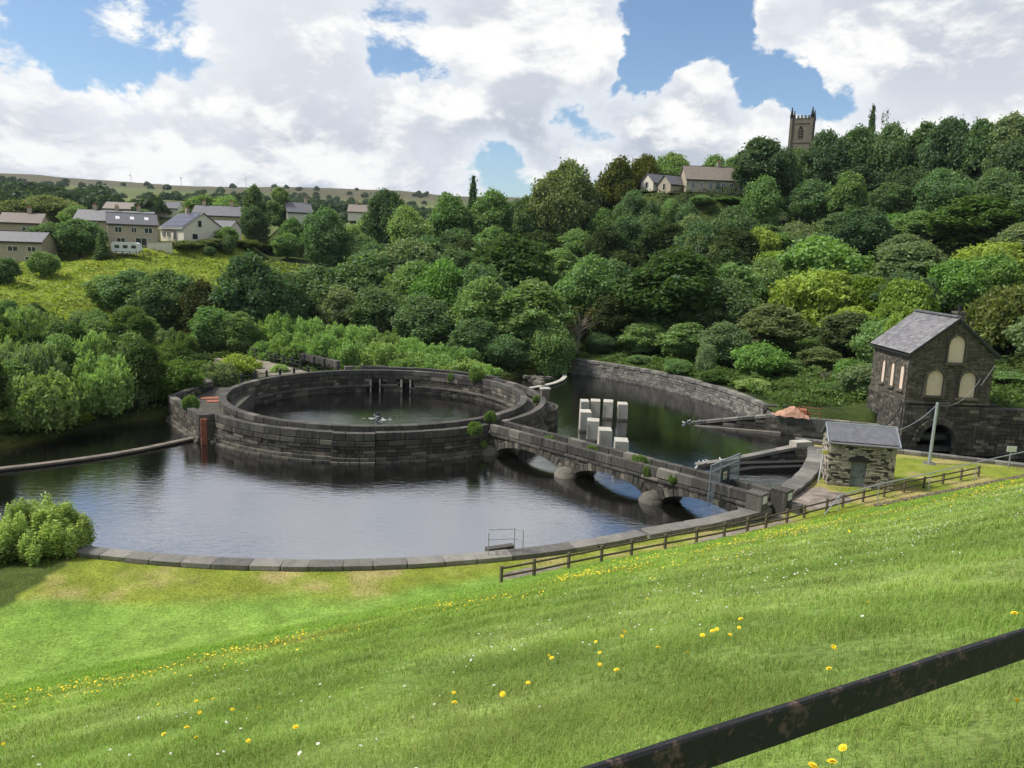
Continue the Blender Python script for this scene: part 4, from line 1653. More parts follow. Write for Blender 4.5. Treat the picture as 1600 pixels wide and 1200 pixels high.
def boarded(face, op):
    a, b, za, zb, _ = op
    fr = MB()
    wn = MB()
    slb = MB()
    r_ = (b - a) / 2
    if face == 'f':
        O, ux = (VX0, VY0 + 0.07, 0), (1, 0, 0)
    else:
        O, ux = (VX0 + 0.02, VY0, 0), (0, 1, 0)
    sg_ = 1 if face == 'f' else -1
    wn.prism(arch_poly(a + 0.03, b - 0.03, za + 0.03, zb - 0.03), O, ux, (0, 0, 1), -0.1 * sg_)
    wobj = wn.build('window', M['board'], vh)
    k_ = 9
    for i in range(k_):
        q = PI * (i + 0.5) / k_
        cc = ((a + b) / 2 + (r_ + 0.1) * math.cos(q), zb - r_ + (r_ + 0.1) * math.sin(q))
        fr_c = (VX0 + cc[0], VY0 - 0.02, cc[1]) if face == 'f' else (VX0 + 0.09, VY0 + cc[0], cc[1])
        rot = Matrix.Rotation(-q, 3, 'Y') if face == 'f' else Matrix.Rotation(PI / 2, 3, 'Z') @ Matrix.Rotation(-q, 3, 'Y')
        fr.box(fr_c, (0.24, 0.28, PI * (r_ + 0.1) / k_ - 0.01), m=np.array(rot))
    for e in (a - 0.09, b + 0.09):
        cc = (VX0 + e, VY0, (za + zb - r_) / 2) if face == 'f' else (VX0 + 0.09, VY0 + e, (za + zb - r_) / 2)
        sz = (0.16, 0.28, zb - r_ - za) if face == 'f' else (0.28, 0.16, zb - r_ - za)
        fr.box(cc, sz)
    fr.build('surround', M['housestone'], wobj)
    cc = (VX0 + (a + b) / 2, VY0 - 0.03, za - 0.09) if face == 'f' else (VX0 + 0.03, VY0 + (a + b) / 2, za - 0.09)
    slb.box(cc, (b - a + 0.5, 0.4, 0.18) if face == 'f' else (0.4, b - a + 0.4, 0.18))
    slb.build('sill', M['housestone'], wobj)


for op in front_open:
    boarded('f', op)
for op in side_open:
    boarded('s', op)
# roof: slates laid in courses on two boards
roof_mb = MB()
ov = 0.3
sl_ = math.hypot(cxm + ov, (ZR - ZE) * (cxm + ov) / cxm)
ang = math.atan2(ZR - ZE, cxm)
rb = MB()
for sg_ in (-1, 1):
    x_e = VX0 + cxm + sg_ * (cxm + ov)
    z_e = ZE - (ZR - ZE) * ov / cxm
    rb.prism([(0, 0), (VY1 - VY0 + 0.5, 0), (VY1 - VY0 + 0.5, 0.1), (0, 0.1)], (x_e, VY0 - 0.25, z_e + 0.02), (0, 1, 0), (math.sin(ang) * sg_ * 1.0, 0, math.cos(ang)), 0.0001 + 0 * sg_)
rb = MB()
for sg_ in (-1, 1):
    m_ = Matrix.Rotation(-sg_ * -ang, 3, 'Y')
    cxx = VX0 + cxm + sg_ * (cxm + ov) / 2
    czz = (ZR + ZE - (ZR - ZE) * ov / cxm) / 2 + 0.06
    rb.box((cxx, (VY0 + VY1) / 2, czz), (sl_, VY1 - VY0 + 0.44, 0.12), m=np.array(m_))
roof = rb.build('roof', M['mortar'], vh)
for sg_ in (-1, 1):
    m_ = Matrix.Rotation(sg_ * ang, 3, 'Y')
    rows = 15
    for i in range(rows):
        u = (i + 0.5) / rows
        dx = sg_ * (cxm + ov) * u
        z = ZR - (ZR - ZE) * ((cxm + ov) * u) / cxm + 0.15
        y = VY0 - 0.28 - (0.25 if i % 2 else 0)
        while y < VY1 + 0.28:
            wd = random.uniform(0.42, 0.55)
            y0, y1 = max(y, VY0 - 0.28), min(y + wd, VY1 + 0.28)
            if y1 - y0 > 0.1:
                tl = Matrix.Rotation(sg_ * (ang - 0.035), 3, 'Y')
                roof_mb.box((VX0 + cxm + dx, (y0 + y1) / 2, z + random.uniform(-.008, .008)), (sl_ / rows * 1.15, y1 - y0 - 0.012, 0.03), m=np.array(tl))
            y += wd
roof_mb.build('slates', M['slate'], roof)['kind'] = 'stuff'
mb = MB()
for i in range(8):
    mb.box((VX0 + cxm, VY0 - 0.1 + 0.95 * i + 0.4, ZR + 0.26), (0.4, 0.92, 0.14))
mb.build('ridge', M['felt'], roof)
mb = MB()
for sg_ in (-1, 1):
    x_e = VX0 + cxm + sg_ * (cxm + ov)
    mb.bar((x_e, VY0 - 0.25, ZE - 0.33), (x_e, VY1 + 0.25, ZE - 0.33), 0.12)
    mb.bar((x_e, VY0 - 0.27, ZE - 0.3), (VX0 + cxm, VY0 - 0.27, ZR), 0.08, 0.2)
mb.build('gutter', M['iron'], roof)
mb = MB()
mb.tube([(VX0 - 0.22, VY0 - 0.12, ZE - 0.3), (VX0 - 0.2, VY0 - 0.2, ZE - 0.7), (VX0 - 0.2, VY0 - 0.2, 5.0), (VX0 - 0.4, VY0 - 0.3, 4.4), (VX0 - 0.4, VY0 - 0.3, 2.4)], 0.06, 6)
mb.build('downpipe', M['iron'], vh)
mb = MB()
mb.tube([(VX0 - 0.3, VY0 + 0.3, 5.0), (VX0 - 0.4, VY0 + 0.1, 4.2), (VX0 - 0.9, VY0 + 0.4, 3.0), (VX0 - 1.2, VY0 + 0.8, 2.4)], 0.06, 6)
mb.build('side_pipe', M['iron'], vh)
mb = MB()
mb.box((VX1 - 0.7, VY1 - 2.0, 11.2), (0.7, 0.9, 2.6))
mb.box((VX1 - 0.7, VY1 - 2.0, 12.55), (0.86, 1.05, 0.2))
ch_ = mb.build('chimney', M['housestone'], vh)
mb = MB()
mb.lathe((VX1 - 0.7, VY1 - 2.0, 12.6), [(0.2, 0), (0.16, 0.55), (0.18, 0.6), (0.01, 0.62)], 10)
mb.build('chimney_pot', M['mortar'], ch_)
mb = MB()
mb.bar((VX1 - 0.1, VY0 - 0.3, 8.4), (VX1 - 1.1, VY0 - 0.35, 6.6), 0.05)
mb.build('strut', M['galv'], vh)

# retaining wall running right from the valve house
rt = thing('retaining_wall', 'long dark stone retaining wall running right from the valve house', 'wall', (50, 68, 0))
wall_run(rt, [(43.4, 67.9, 4.5), (60.0, 67.0, 4.5)], 0.9, M['coping'], M['ring'], -1.0)

# ------------------------------------------------------------------ the little hut
SA = math.radians(-12.5)
su = Vector((math.cos(SA), math.sin(SA)))
sn_ = Vector((-su.y, su.x))
S0 = Vector((22.72, 53.9))
SW, SDp = 4.35, 3.2
hut = thing('stone_hut', 'small stone hut with a grey sloping roof and steel door by the fence', 'hut', (S0.x + 2.2, S0.y + 1.5, 1.15))


def sp(u, w_, z):
    q = S0 + su * u + sn_ * w_
    return (q.x, q.y, z)


mb = MB()
mb.box(sp(SW / 2, SDp / 2, 2.65), (SW - 0.24, SDp - 0.24, 3.5), SA)
mb.prism([(0.1, 4.3), (SDp - 0.1, 4.3), (SDp / 2, 5.25)], sp(0.12, 0, 0), (sn_.x, sn_.y, 0), (0, 0, 1), SW - 0.24)
mb.build('wall', M['mortar'], hut)
mb = MB()
dop = [(1.50, 2.50, 1.0, 3.05, False)]
coursed(mb, S0, su, SW, 1.0, lambda u: 4.32, 0.12, (0.18, 0.5), 0.2, dop, 0.022)
e1 = S0 + su * SW
coursed(mb, e1, sn_, SDp, 1.0, lambda u: 4.32 + 0.9 * (1 - abs(u - SDp / 2) / (SDp / 2)), 0.17, (0.22, 0.6), 0.2, (), 0.022)
e2 = S0 + sn_ * SDp
coursed(mb, e2, -sn_, SDp, 1.0, lambda u: 4.32 + 0.9 * (1 - abs(u - SDp / 2) / (SDp / 2)), 0.17, (0.22, 0.6), 0.2, (), 0.022)
mb.build('coursed_stonework', M['shedstone'], hut)['kind'] = 'stuff'
mb = MB()
mb.box(sp(2.0, 0.16, 2.05), (1.0, 0.1, 2.05), SA)
dr = mb.build('door', M['door'], hut)
mb = MB()
mb.box(sp(2.38, 0.09, 2.0), (0.06, 0.05, 0.16), SA)
mb.build('handle', M['iron'], dr)
mb = MB()
mb.prism([(1.28, 3.04), (2.75, 3.04), (2.75, 3.2), (2.05, 3.5), (1.28, 3.26)], sp(0, -0.12, 0), (su.x, su.y, 0), (0, 0, 1), -0.3)
mb.build('lintel', M['mortar'], hut)
mb = MB()
mb.box(sp(2.0, -0.02, 1.06), (1.2, 0.3, 0.14), SA)
mb.build('doorstep', M['coping'], hut)
mb = MB()
mb.box(sp(SW / 2, -0.06, 4.30), (SW + 0.1, 0.16, 0.24), SA)
mb.build('eaves_course', M['ring'], hut)
rb = MB()
sang = math.atan2(0.95, SDp / 2)
for sg_ in (-1, 1):
    m_ = np.array(Matrix.Rotation(SA, 3, 'Z') @ Matrix.Rotation(-sg_ * sang, 3, 'X'))
    w_ = SDp / 2 + sg_ * (SDp / 4 + 0.1)
    rb.box(sp(SW / 2, w_, 4.78 + 0.02), (SW + 0.34, (SDp / 2 + 0.3) / math.cos(sang), 0.09), m=m_)
roof = rb.build('roof', M['felt'], hut)
rb = MB()
for sg_ in (-1, 1):
    m_ = np.array(Matrix.Rotation(SA, 3, 'Z') @ Matrix.Rotation(-sg_ * sang, 3, 'X'))
    for i in range(5):
        for j in range(7):
            u = (j + 0.5) / 7 * (SW + 0.3) - 0.15
            dw = (i + 0.5) / 5 * (SDp / 2 + 0.22)
            z = 5.30 - dw * math.tan(sang) + 0.03
            rb.box(sp(u, SDp / 2 + sg_ * dw, z), ((SW + 0.3) / 7 - 0.012, (SDp / 2 + 0.22) / 5 / math.cos(sang) + 0.03, 0.03), m=m_)
rb.build('roof_sheets', M['felt'], roof)['kind'] = 'stuff'
mb = MB()
mb.bar(sp(-0.2, SDp / 2, 5.38), sp(SW + 0.2, SDp / 2, 5.38), 0.14, 0.08)
for u in (-0.19, SW + 0.19):
    mb.bar(sp(u, -0.22, 4.32), sp(u, SDp / 2, 5.36), 0.06, 0.1)
mb.build('edge_flashing', M['galv'], roof)

# ------------------------------------------------------------------ pole, cables, signs
pt = thing('pole', 'leaning-looking grey pole standing on the grass before the tunnel arch', 'pole', (33.7, 60.9, 1.1))
mb = MB()
mb.tube([(33.7, 60.9, 1.0), (33.75, 60.9, 6.15)], [0.13, 0.11], 10)
mb.build('shaft', M['galv'], pt)
mb = MB()
mb.lathe((33.7, 60.9, 1.12), [(0.55, 0), (0.5, 0.08), (0.13, 0.1)], 14)
mb.build('foot_pad', M['farwall'], pt)


def sag(a, b, d_, k=14):
    a, b = Vector(a), Vector(b)
    return [tuple(a.lerp(b, i / k) - Vector((0, 0, d_ * 4 * (i / k) * (1 - i / k)))) for i in range(k + 1)]


mb = MB()
mb.tube(sag((33.75, 60.9, 6.0), (28.0, 57.0, 4.5), 0.55), 0.022, 5)
mb.build('cable', M['galv'], pt)
mb = MB()
mb.tube(sag((33.75, 60.9, 6.05), (41.1, 67.8, 7.2), 1.0), 0.02, 5)
mb.build('cable', M['galv'], pt)
g = thing('sign_post', 'white post with a small yellow and white sign left of the hut', 'sign', (22.3, 54.4, 1.1))
mb = MB()
mb.bar((22.3, 54.4, 1.0), (22.5, 54.4, 3.6), 0.08)
mb.build('post', M['white'], g)
mb = MB()
mb.box((22.45, 54.33, 3.45), (0.95, 0.04, 0.34))
b_ = mb.build('sign_board', M['white'], g)
mb = MB()
mb.box((22.62, 54.30, 3.42), (0.5, 0.02, 0.22))
mb.build('sign_panel', M['yellow'], b_)
g = thing('sign_post', 'small white sign on a thin post at the far right of the grass', 'sign', (40.1, 61.0, 1.1))
mb = MB()
mb.bar((39.6, 60.2, 0.9), (39.65, 60.2, 2.7), 0.06)
mb.build('post', M['galv'], g)
mb = MB()
mb.box((39.65, 60.14, 2.75), (0.75, 0.04, 0.45))
mb.build('sign_board', M['white'], g)

# ------------------------------------------------------------------ fence, steps, handrails, track
FL = [(-0.2, 35.64), (1.4, 36.37), (3.18, 37.45), (4.95, 38.5), (6.65, 39.42), (8.6, 40.3), (10.5, 41.2), (12.3, 42.2), (13.9, 43.2), (15.3, 44.2), (16.9, 45.25), (18.3, 46.2), (20.2, 47.55), (21.7, 48.7), (23.6, 50.0), (25.6, 51.3), (27.6, 52.6), (29.6, 53.8), (31.6, 55.0), (33.6, 56.2), (35.6, 57.4)]
fn = thing('timber_fence', 'weathered timber post and rail fence along the foot of the grass slope', 'fence', (FL[0][0], FL[0][1], ground_z(*FL[0])))
tops = []
for x, y in FL:
    z = ground_z(x, y)
    mb = MB()
    h = random.uniform(0.84, 0.92)
    mb.box((x, y, z + h / 2 - 0.1), (0.12, 0.12, h + 0.2), random.uniform(0.4, 0.7), jit=0.006)
    mb.build('post', M['timber'], fn)
    tops.append(z)
for dz in (0.74, 0.34):
    for i in range(len(FL) - 1):
        mb = MB()
        a, b = FL[i], FL[i + 1]
        mb.bar((a[0], a[1] - 0.07, tops[i] + dz + random.uniform(-.02, .02)), (b[0], b[1] - 0.07, tops[i + 1] + dz), 0.05, 0.1)
        mb.build('rail', M['timber'], fn)
sx = thing('timber_steps', 'flight of timber-edged steps climbing the grass slope at the far right', 'steps', (23.5, 46.5, 2))
for i in range(20):
    u = i / 19
    x, y = 23.2 + 13.5 * u, 46.9 + 6.2 * u
    z = ground_z(x, y)
    mb = MB()
    mb.box((x, y, z + 0.06), (0.62, 0.35, 0.16), 0.43, jit=0.01)
    mb.build('step', M['timber'], sx)
hr = thing('handrail', 'thin pale metal handrail dropping from the right beside the fence', 'handrail', (18.9, 43.8, 1.5))
hp = [(19.0, 45.0, 0.0), (20.9, 47.4, 0.95), (24.5, 49.9, 1.1), (29.5, 53.0, 1.15), (34.5, 56.0, 1.3), (40.5, 59.4, 1.5)]
pts = [(x, y, ground_z(x, y) + d_ + 0.15) for x, y, d_ in hp]
mb = MB()
mb.tube(pts, 0.035, 6)
mb.build('rail', M['galv'], hr)
for p in pts[1:]:
    mb = MB()
    mb.tube([(p[0], p[1], ground_z(p[0], p[1]) - 0.1), p], 0.03, 6)
    mb.build('post', M['galv'], hr)

hd = thing('guard_rail', 'small galvanised guard rail standing on the near basin wall', 'railing', (-0.2, 39.9, 1.0))
mb = MB()
A_, B_, C_, D_ = (-0.95, 39.3), (0.42, 40.05), (0.88, 39.75), (-1.05, 39.75)
for x, y in (A_, B_, C_):
    mb = MB()
    mb.bar((x, y, 0.9), (x, y, 2.2), 0.045)
    mb.build('post', M['galv'], hd)
for z in (2.18, 1.62):
    mb = MB()
    mb.bar(D_ + (z,), B_ + (z,), 0.04)
    mb.bar(B_ + (z,), C_ + (z,), 0.04)
    mb.bar(D_ + (z,), A_ + (z,), 0.04)
    mb.build('rail', M['galv'], hd)
mb = MB()
mb.box((-0.35, 40.3, 0.92), (1.6, 0.4, 0.3), 0.45)
mb.build('step_block', M['coping'], hd)


def patch(name, cx, cy, rx, ry, rot, mat, dz, k=26, ring_n=7):
    v, f = [(cx, cy, ground_z(cx, cy) + dz)], []
    cs, sn = math.cos(rot), math.sin(rot)
    ph = random.uniform(0, 9)
    for j in range(1, ring_n + 1):
        for i in range(k):
            q = 2 * PI * i / k
            w_ = 1 + 0.16 * math.sin(3 * q + ph) + 0.1 * math.sin(7 * q + 2 * ph)
            x, y = rx * j / ring_n * math.cos(q) * w_, ry * j / ring_n * math.sin(q) * w_
            X, Y = cx + x * cs - y * sn, cy + x * sn + y * cs
            v.append((X, Y, ground_z(X, Y) + dz * (1 if j < ring_n else -2)))
    for i in range(k):
        f.append((0, 1 + i, 1 + (i + 1) % k))
        for j in range(ring_n - 1):
            a = 1 + j * k
            f.append((a + i, a + k + i, a + k + (i + 1) % k, a + (i + 1) % k))
    mb = MB()
    mb.add(v, f)
    o = mb.build(name, mat, None, True)
    return tag(o, kind='structure')


patch('gravel_path', 20.0, 50.2, 4.4, 1.9, 0.62, M['gravel'], 0.03)
patch('gravel_path', 13.5, 43.7, 4.8, 0.8, 0.62, M['gravel'], 0.025)
patch('gravel_path', 1.2, 37.6, 1.9, 0.55, 0.5, M['gravel'], 0.03)

# ------------------------------------------------------------------ float with its splash, water birds
fl = thing('aerator_float', 'small dark float bubbling up white water in the middle of the round pool', 'float', (-13.1, 75.3, 0))
mb = MB()
mb.lathe((-13.1, 75.3, -0.1), [(0.32, 0), (0.34, 0.25), (0.25, 0.5), (0.18, 0.55), (0.2, 0.75), (0.01, 0.8)], 12)
mb.build('buoy', M['iron'], fl)
mb = MB()
for i in range(26):
    q, r_ = random.uniform(0, 2 * PI), abs(random.gauss(0, 0.35)) + 0.3
    s = random.uniform(0.04, 0.14)
    mb.box((-13.1 + r_ * 1.5 * math.cos(q), 75.3 + r_ * math.sin(q), 0.01), (s * 2.4, s * 0.7, 0.03), random.uniform(-.4, .4), jit=0.015)
for i in range(14):
    q = random.uniform(0, 2 * PI)
    mb.box((-13.1 + 0.35 * math.cos(q), 75.3 + 0.35 * math.sin(q), random.uniform(0, 0.4)), (0.1, 0.1, 0.1), q, jit=0.03)
mb.build('splash', M['white'], fl)


def bird(x, y, z, rz, label, dark=False):
    t = thing('gull', label, 'bird', (x, y, z), rz, 'white birds resting at the tips of the dividing walls')
    t.scale = (0.8, 0.8, 0.8)
    mb = MB()
    prof = [(-0.24, 0.02, .1), (-0.16, 0.07, .1), (-0.05, 0.10, .1), (0.06, 0.095, .11), (0.13, 0.065, .14), (0.16, 0.05, .2), (0.19, 0.055, .25), (0.235, 0.045, .26), (0.26, 0.012, .25)]
    mb.tube([(a, 0, c) for a, b, c in prof], [b for a, b, c in prof], 8)
    o = mb.build('body', M['white'], None, True)
    o.parent = t
    mb = MB()
    for s in (-1, 1):
        mb.box((-0.08, s * 0.085, 0.13), (0.3, 0.03, 0.11), jit=0.008)
    o = mb.build('wing', M['galv'])
    o.parent = t
    mb = MB()
    mb.tube([(0.25, 0, 0.25), (0.32, 0, 0.24)], [0.018, 0.005], 6)
    o = mb.build('beak', M['yellow'])
    o.parent = t


for i, (x, y, z) in enumerate([(15.1, 61.1, 0.0), (15.7, 62.6, 0.0), (16.55, 63.3, 0.0), (15.9, 61.75, 0.3), (17.2, 61.85, 0.55)]):
    bird(x, y, z, random.uniform(0, 6), ['white gull floating nearest the gate', 'white gull on the water just off the tip of the sloping wall', 'white gull farthest out behind the tip of the sloping wall', 'white gull perched on the very tip of the sloping wall', 'white gull perched a little up the sloping wall behind the gate'][i])
for i, (x, y, z) in enumerate([(17.7, 78.1, 0.0), (18.4, 79.0, 0.0), (19.2, 77.6, 0.38)]):
    bird(x, y, z, random.uniform(0, 6), ['white gull on the water left of the far dividing wall tip', 'white gull behind the tip of the far dividing wall', 'white gull perched on the tip of the far dividing wall'][i])


# ------------------------------------------------------------------ church, houses
def church():
    t = thing('church_tower', 'square church tower with corner pinnacles rising above the wooded skyline', 'church tower', (73.2, 212, ground_z(73.2, 212)), math.radians(45 + 19))
    z0 = ground_z(73.2, 212)
    zt = 52.6 - z0
    a = 2.5
    mb = MB()
    mb.box((0, 0, zt / 2), (2 * a, 2 * a, zt))
    for sx_ in (-1, 1):
        for sy_ in (-1, 1):
            mb.box((sx_ * a, sy_ * a, zt / 2), (0.62, 0.62, zt + 0.1))
    for zz in (zt - 1.2, zt - 6.0):
        mb.box((0, 0, zz), (2 * a + 0.25, 2 * a + 0.25, 0.22))
    ob = mb.build('shaft', M['tower'])
    ob.parent = t
    for q in range(4):
        m_ = Matrix.Rotation(q * PI / 2, 3, 'Z')
        mb = MB()
        for i in range(4):
            c = m_ @ Vector((-a + 0.75 + i * 0.87, a, zt + 0.3))
            mb.box(c, (0.5, 0.24, 0.75), q * PI / 2)
        o_ = mb.build('battlement', M['tower'])
        o_.parent = t
        mb = MB()
        c = m_ @ Vector((0, a + 0.02, 0))
        ux = m_ @ Vector((1, 0, 0))
        n = 0.55
        poly = [(-n, zt - 5.0), (n, zt - 5.0), (n, zt - 2.9), (0.3, zt - 2.2), (0, zt - 1.9), (-0.3, zt - 2.2), (-n, zt - 2.9)]
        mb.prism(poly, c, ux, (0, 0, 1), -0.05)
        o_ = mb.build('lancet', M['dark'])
        o_.parent = t
        mb = MB()
        for zz in np.arange(zt - 4.8, zt - 2.5, 0.4):
            mb.box(m_ @ Vector((0, a + 0.09, zz)), (0.95, 0.12, 0.14), q * PI / 2)
        lo_ = mb.build('louvre', M['tower'])
        lo_.parent = o_
        mb = MB()
        p = m_ @ Vector((a, a, zt))
        mb.lathe(p, [(0.42, 0), (0.42, 0.9), (0.3, 1.0), (0.34, 1.1), (0.12, 2.4), (0.16, 2.5), (0.01, 2.75)], 8)
        o_ = mb.build('pinnacle', M['mortar'])
        o_.parent = t


church()


def house(label, x, y, rz, w, d, he, hr_, wall, roofm, wins=(), gwins=(), chim=(), name='house', z=None, solar=False, sky=0, doors=()):
    """front = local -y side; wins (u,z,w,h) on the front, gwins on both gables (local x ends)"""
    z = ground_z(x, y) - 0.3 if z is None else z
    t = thing(name, label, 'house', (x, y, z), rz)

    def part(mb, nm, mat, par=None):
        o_ = mb.build(nm, mat)
        o_.parent = par or t
        return o_
    mb = MB()
    mb.prism([(-d / 2, 0), (d / 2, 0), (d / 2, he), (0, hr_), (-d / 2, he)], (-w / 2, 0, 0), (0, 1, 0), (0, 0, 1), w)
    part(mb, 'wall', wall)
    ang_ = math.atan2(hr_ - he, d / 2)
    mb = MB()
    sl2 = (d / 2 + 0.35) / math.cos(ang_)
    for s in (-1, 1):
        m_ = np.array(Matrix.Rotation(-s * ang_, 3, 'X'))
        mb.box((0, s * (d / 4 + 0.14), (he + hr_) / 2 - 0.1 + 0.16), (w + 0.5, sl2, 0.14), m=m_)
    roof_ = part(mb, 'roof', roofm)
    mb = MB()
    mb.bar((-w / 2 - 0.25, 0, hr_ + 0.18), (w / 2 + 0.25, 0, hr_ + 0.18), 0.22)
    part(mb, 'ridge', M['mortar'], roof_)
    mb = MB()
    for s in (-1, 1):
        mb.bar((-w / 2 - 0.25, s * (d / 2 + 0.34), he - 0.22), (w / 2 + 0.25, s * (d / 2 + 0.34), he - 0.22), 0.14)
    part(mb, 'gutter', M['white'] if solar else M['iron'], roof_)
    for (u, zz, ww, hh) in wins:
        mb = MB()
        mb.box((u, -d / 2 - 0.02, zz), (ww, 0.12, hh))
        g_ = part(mb, 'window', M['glass'])
        mb = MB()
        for e in (-ww / 2, 0, ww / 2):
            mb.box((u + e, -d / 2 - 0.08, zz), (0.09, 0.08, hh + 0.1))
        for e in (-hh / 2, hh / 2):
            mb.box((u, -d / 2 - 0.075, zz + e), (ww + 0.1, 0.08, 0.09))
        part(mb, 'window_frame', M['white'], g_)
    for (s, v_, zz, ww, hh) in gwins:
        mb = MB()
        mb.box((s * (w / 2 + 0.02), v_, zz), (0.12, ww, hh))
        g_ = part(mb, 'window', M['glass'])
        mb = MB()
        for e in (-ww / 2, ww / 2):
            mb.box((s * (w / 2 + 0.08), v_ + e, zz), (0.08, 0.09, hh + 0.1))
        part(mb, 'window_frame', M['white'], g_)
    for (u, zz, ww, hh) in doors:
        mb = MB()
        mb.box((u, -d / 2 - 0.03, zz), (ww, 0.1, hh))
        part(mb, 'door', M['door'])
    for u in chim:
        mb = MB()
        mb.box((u, 0, hr_ + 0.5), (0.8, 0.6, 1.5))
        c_ = part(mb, 'chimney', M['hstone'])
        mb = MB()
        for e in (-0.2, 0.2):
            mb.lathe((u + e, 0, hr_ + 1.2), [(0.13, 0), (0.1, 0.5), (0.01, 0.5)], 8)
        part(mb, 'chimney_pot', M['rust'], c_)
    m_ = np.array(Matrix.Rotation(ang_, 3, 'X'))
    if solar:
        for i in range(7):
            for j in range(3):
                dd = (j + 0.6) / 3.3
                mb = MB()
                mb.box((-w / 2 + 1.0 + i * (w - 2) / 6.0, -d / 2 * (1 - dd) - 0.15, he + (hr_ - he) * dd + 0.26), ((w - 2) / 6 - 0.1, sl2 / 3.5 - 0.08, 0.06), m=m_)
                part(mb, 'solar_panel', M['solar'], roof_)
    for i in range(sky):
        mb = MB()
        mb.box((-w / 2 + (i + 0.7) * w / (sky + 0.4), -d / 4, (he + hr_) / 2 + 0.2), (0.8, 1.1, 0.1), m=m_)
        part(mb, 'rooflight', M['white'], roof_)
    return t


house('cream bungalow with solar panels on its grey roof above the yellow field', -73.67, 180.00, math.radians(-40), 10.5, 9.5, 3, 6.2, M['render'], M['hroof'], z=16.12, solar=True, wins=((-3.6, 1.6, 1.3, 1.2), (-1.4, 1.6, 1.3, 1.2), (1.6, 1.3, 1.5, 2.0)), gwins=((1, -1.0, 4.0, .9, 1.3), (1, -2.2, 1.2, 1.3, 1.1)), chim=(-2,))
house('two-storey stone house with a bright gable left of the solar bungalow', -83.41, 172.00, math.radians(28), 9.5, 7, 4.8, 7, M['hstone'], M['hroof'], z=14.62, wins=((-2.8, 3.6, 1.3, 1.1), (0.2, 3.6, 1.0, 1.1), (3.0, 3.6, 1.5, 1.1), (-2.4, 1.3, 1.6, 1.2), (1.5, 1.2, 2.2, 1.6)), gwins=((-1, 0.8, 3.6, .6, 1.2), (-1, -.8, 3.6, .6, 1.2), (-1, .4, 1.2, 1.6, 1.8)), sky=3)
house('long stone terrace with grey roof behind the two-storey house', -95.58, 190.00, math.radians(6), 17, 7, 4.2, 6.6, M['hstone'], M['hroof'], z=16.07, wins=((-6, 3.2, 1.0, 1.1), (-3.5, 3.2, 1.0, 1.1), (-6, 1.2, 1.0, 1.2), (-3.5, 1.2, 1.0, 1.2)), chim=(-5, 0, 5))
house('stone house with slate roof at the far left edge above the field', -99.44, 158.00, math.radians(6), 11.5, 6.5, 4.4, 6.2, M['hstone'], M['hroof'], z=10.76, wins=((-3.6, 3.0, .9, 1.0), (0.4, 3.0, 1.9, 1.0), (3.9, 3.0, 1.6, 1.0), (3.3, 1.0, 1.4, 1.1)), doors=((-4.4, 1.1, 1.4, 2.2),))
house('taller brown-roofed stone house behind the far left house', -106.61, 172.00, math.radians(14), 8, 6.5, 5.4, 7.4, M['hstone'], M['broof'], z=13.57, wins=((1.2, 3.9, 1.7, 1.2),), chim=(1.0,))
house('pale distant house with brown roof left of centre in the village', -147.81, 300.00, math.radians(2), 13, 7, 2.6, 5, M['render'], M['broof'], z=24.19, wins=((-2, 1.5, 1.4, 1), (3, 1.5, 1.4, 1)))
house('pale distant house with grey roof just above the solar bungalow', -132.84, 300.00, math.radians(4), 12, 7, 3.4, 5.8, M['render'], M['hroof'], z=24.21, wins=((-3, 1.8, 1.4, 1), (3, 1.8, 1.4, 1)), gwins=((-1, 0, 2, 1.2, 1.2),))
house('small white annexe to the right of the solar bungalow', -68.42, 186.00, math.radians(-10), 5.5, 5, 2.6, 4.2, M['render'], M['hroof'], z=16.94, wins=((-1, 1.4, 1.6, 1.0),))
house('stone house behind the bungalow showing two chimneys', -76.51, 205.00, math.radians(4), 12, 7, 3.6, 6, M['hstone'], M['hroof'], z=19.17, chim=(-4, 3))
house('cream house with grey roof peeping between trees in the centre left', -56.47, 205.00, math.radians(22), 6, 6, 3.2, 5.6, M['render'], M['hroof'], z=21.14, gwins=((-1, 0, 2.2, 1.0, 1.2),), chim=(2,))
house('distant brown roof behind the trees in the centre left', -52.42, 270.00, math.radians(3), 9, 7, 3, 5.4, M['render'], M['broof'], z=24.46, chim=(-2, 3))
house('long pale stone house with rooflights among trees on the hill', 45.69, 190.00, math.radians(3), 14.2, 7, 2.9, 6, M['hstone'], M['broof'], z=31.39, wins=((-5.6, 1.6, .9, 1.5), (-3.6, 1.6, .7, 1.3), (-1.4, 1.6, .9, 1.6), (1.6, 1.5, .9, 1.9), (3.4, 1.6, .8, 1.3), (5.8, 1.6, .9, 1.3)), sky=5, chim=(1.2,), doors=((0.3, 1.2, .9, 2.1),))
house('small white-gabled cottage farthest left of the hill houses', 32.73, 194.00, math.radians(35), 5, 4.2, 2, 4, M['render'], M['hroof'], z=31.68, gwins=((-1, 0, 1.5, .8, 1.2),))
house('small grey-roofed cottage beside the long house on the hill', 36.32, 190.00, math.radians(32), 5.2, 4.4, 2, 4, M['hstone'], M['hroof'], z=31.08, gwins=((-1, 0, 1.5, .8, 1.2),), sky=2)
cv = thing('caravan', 'white caravan parked behind the fence at the top of the yellow field', 'caravan', (-79.94, 162.00, 12.99), 0.15)
mb = MB()
mb.prism([(-2.6, 0.5), (2.4, 0.5), (2.9, 1.2), (2.5, 2.5), (2.0, 2.7), (-2.3, 2.7), (-2.7, 2.2)], (0, -1.0, 0), (1, 0, 0), (0, 0, 1), -2.0)
ob = mb.build('body', M['white'])
ob.parent = cv
for u in (-1.5, 0.1, 1.7):
    mb = MB()
    mb.box((u, -1.03, 1.8), (0.9, 0.06, 0.6))
    ob = mb.build('window', M['glass'])
    ob.parent = cv
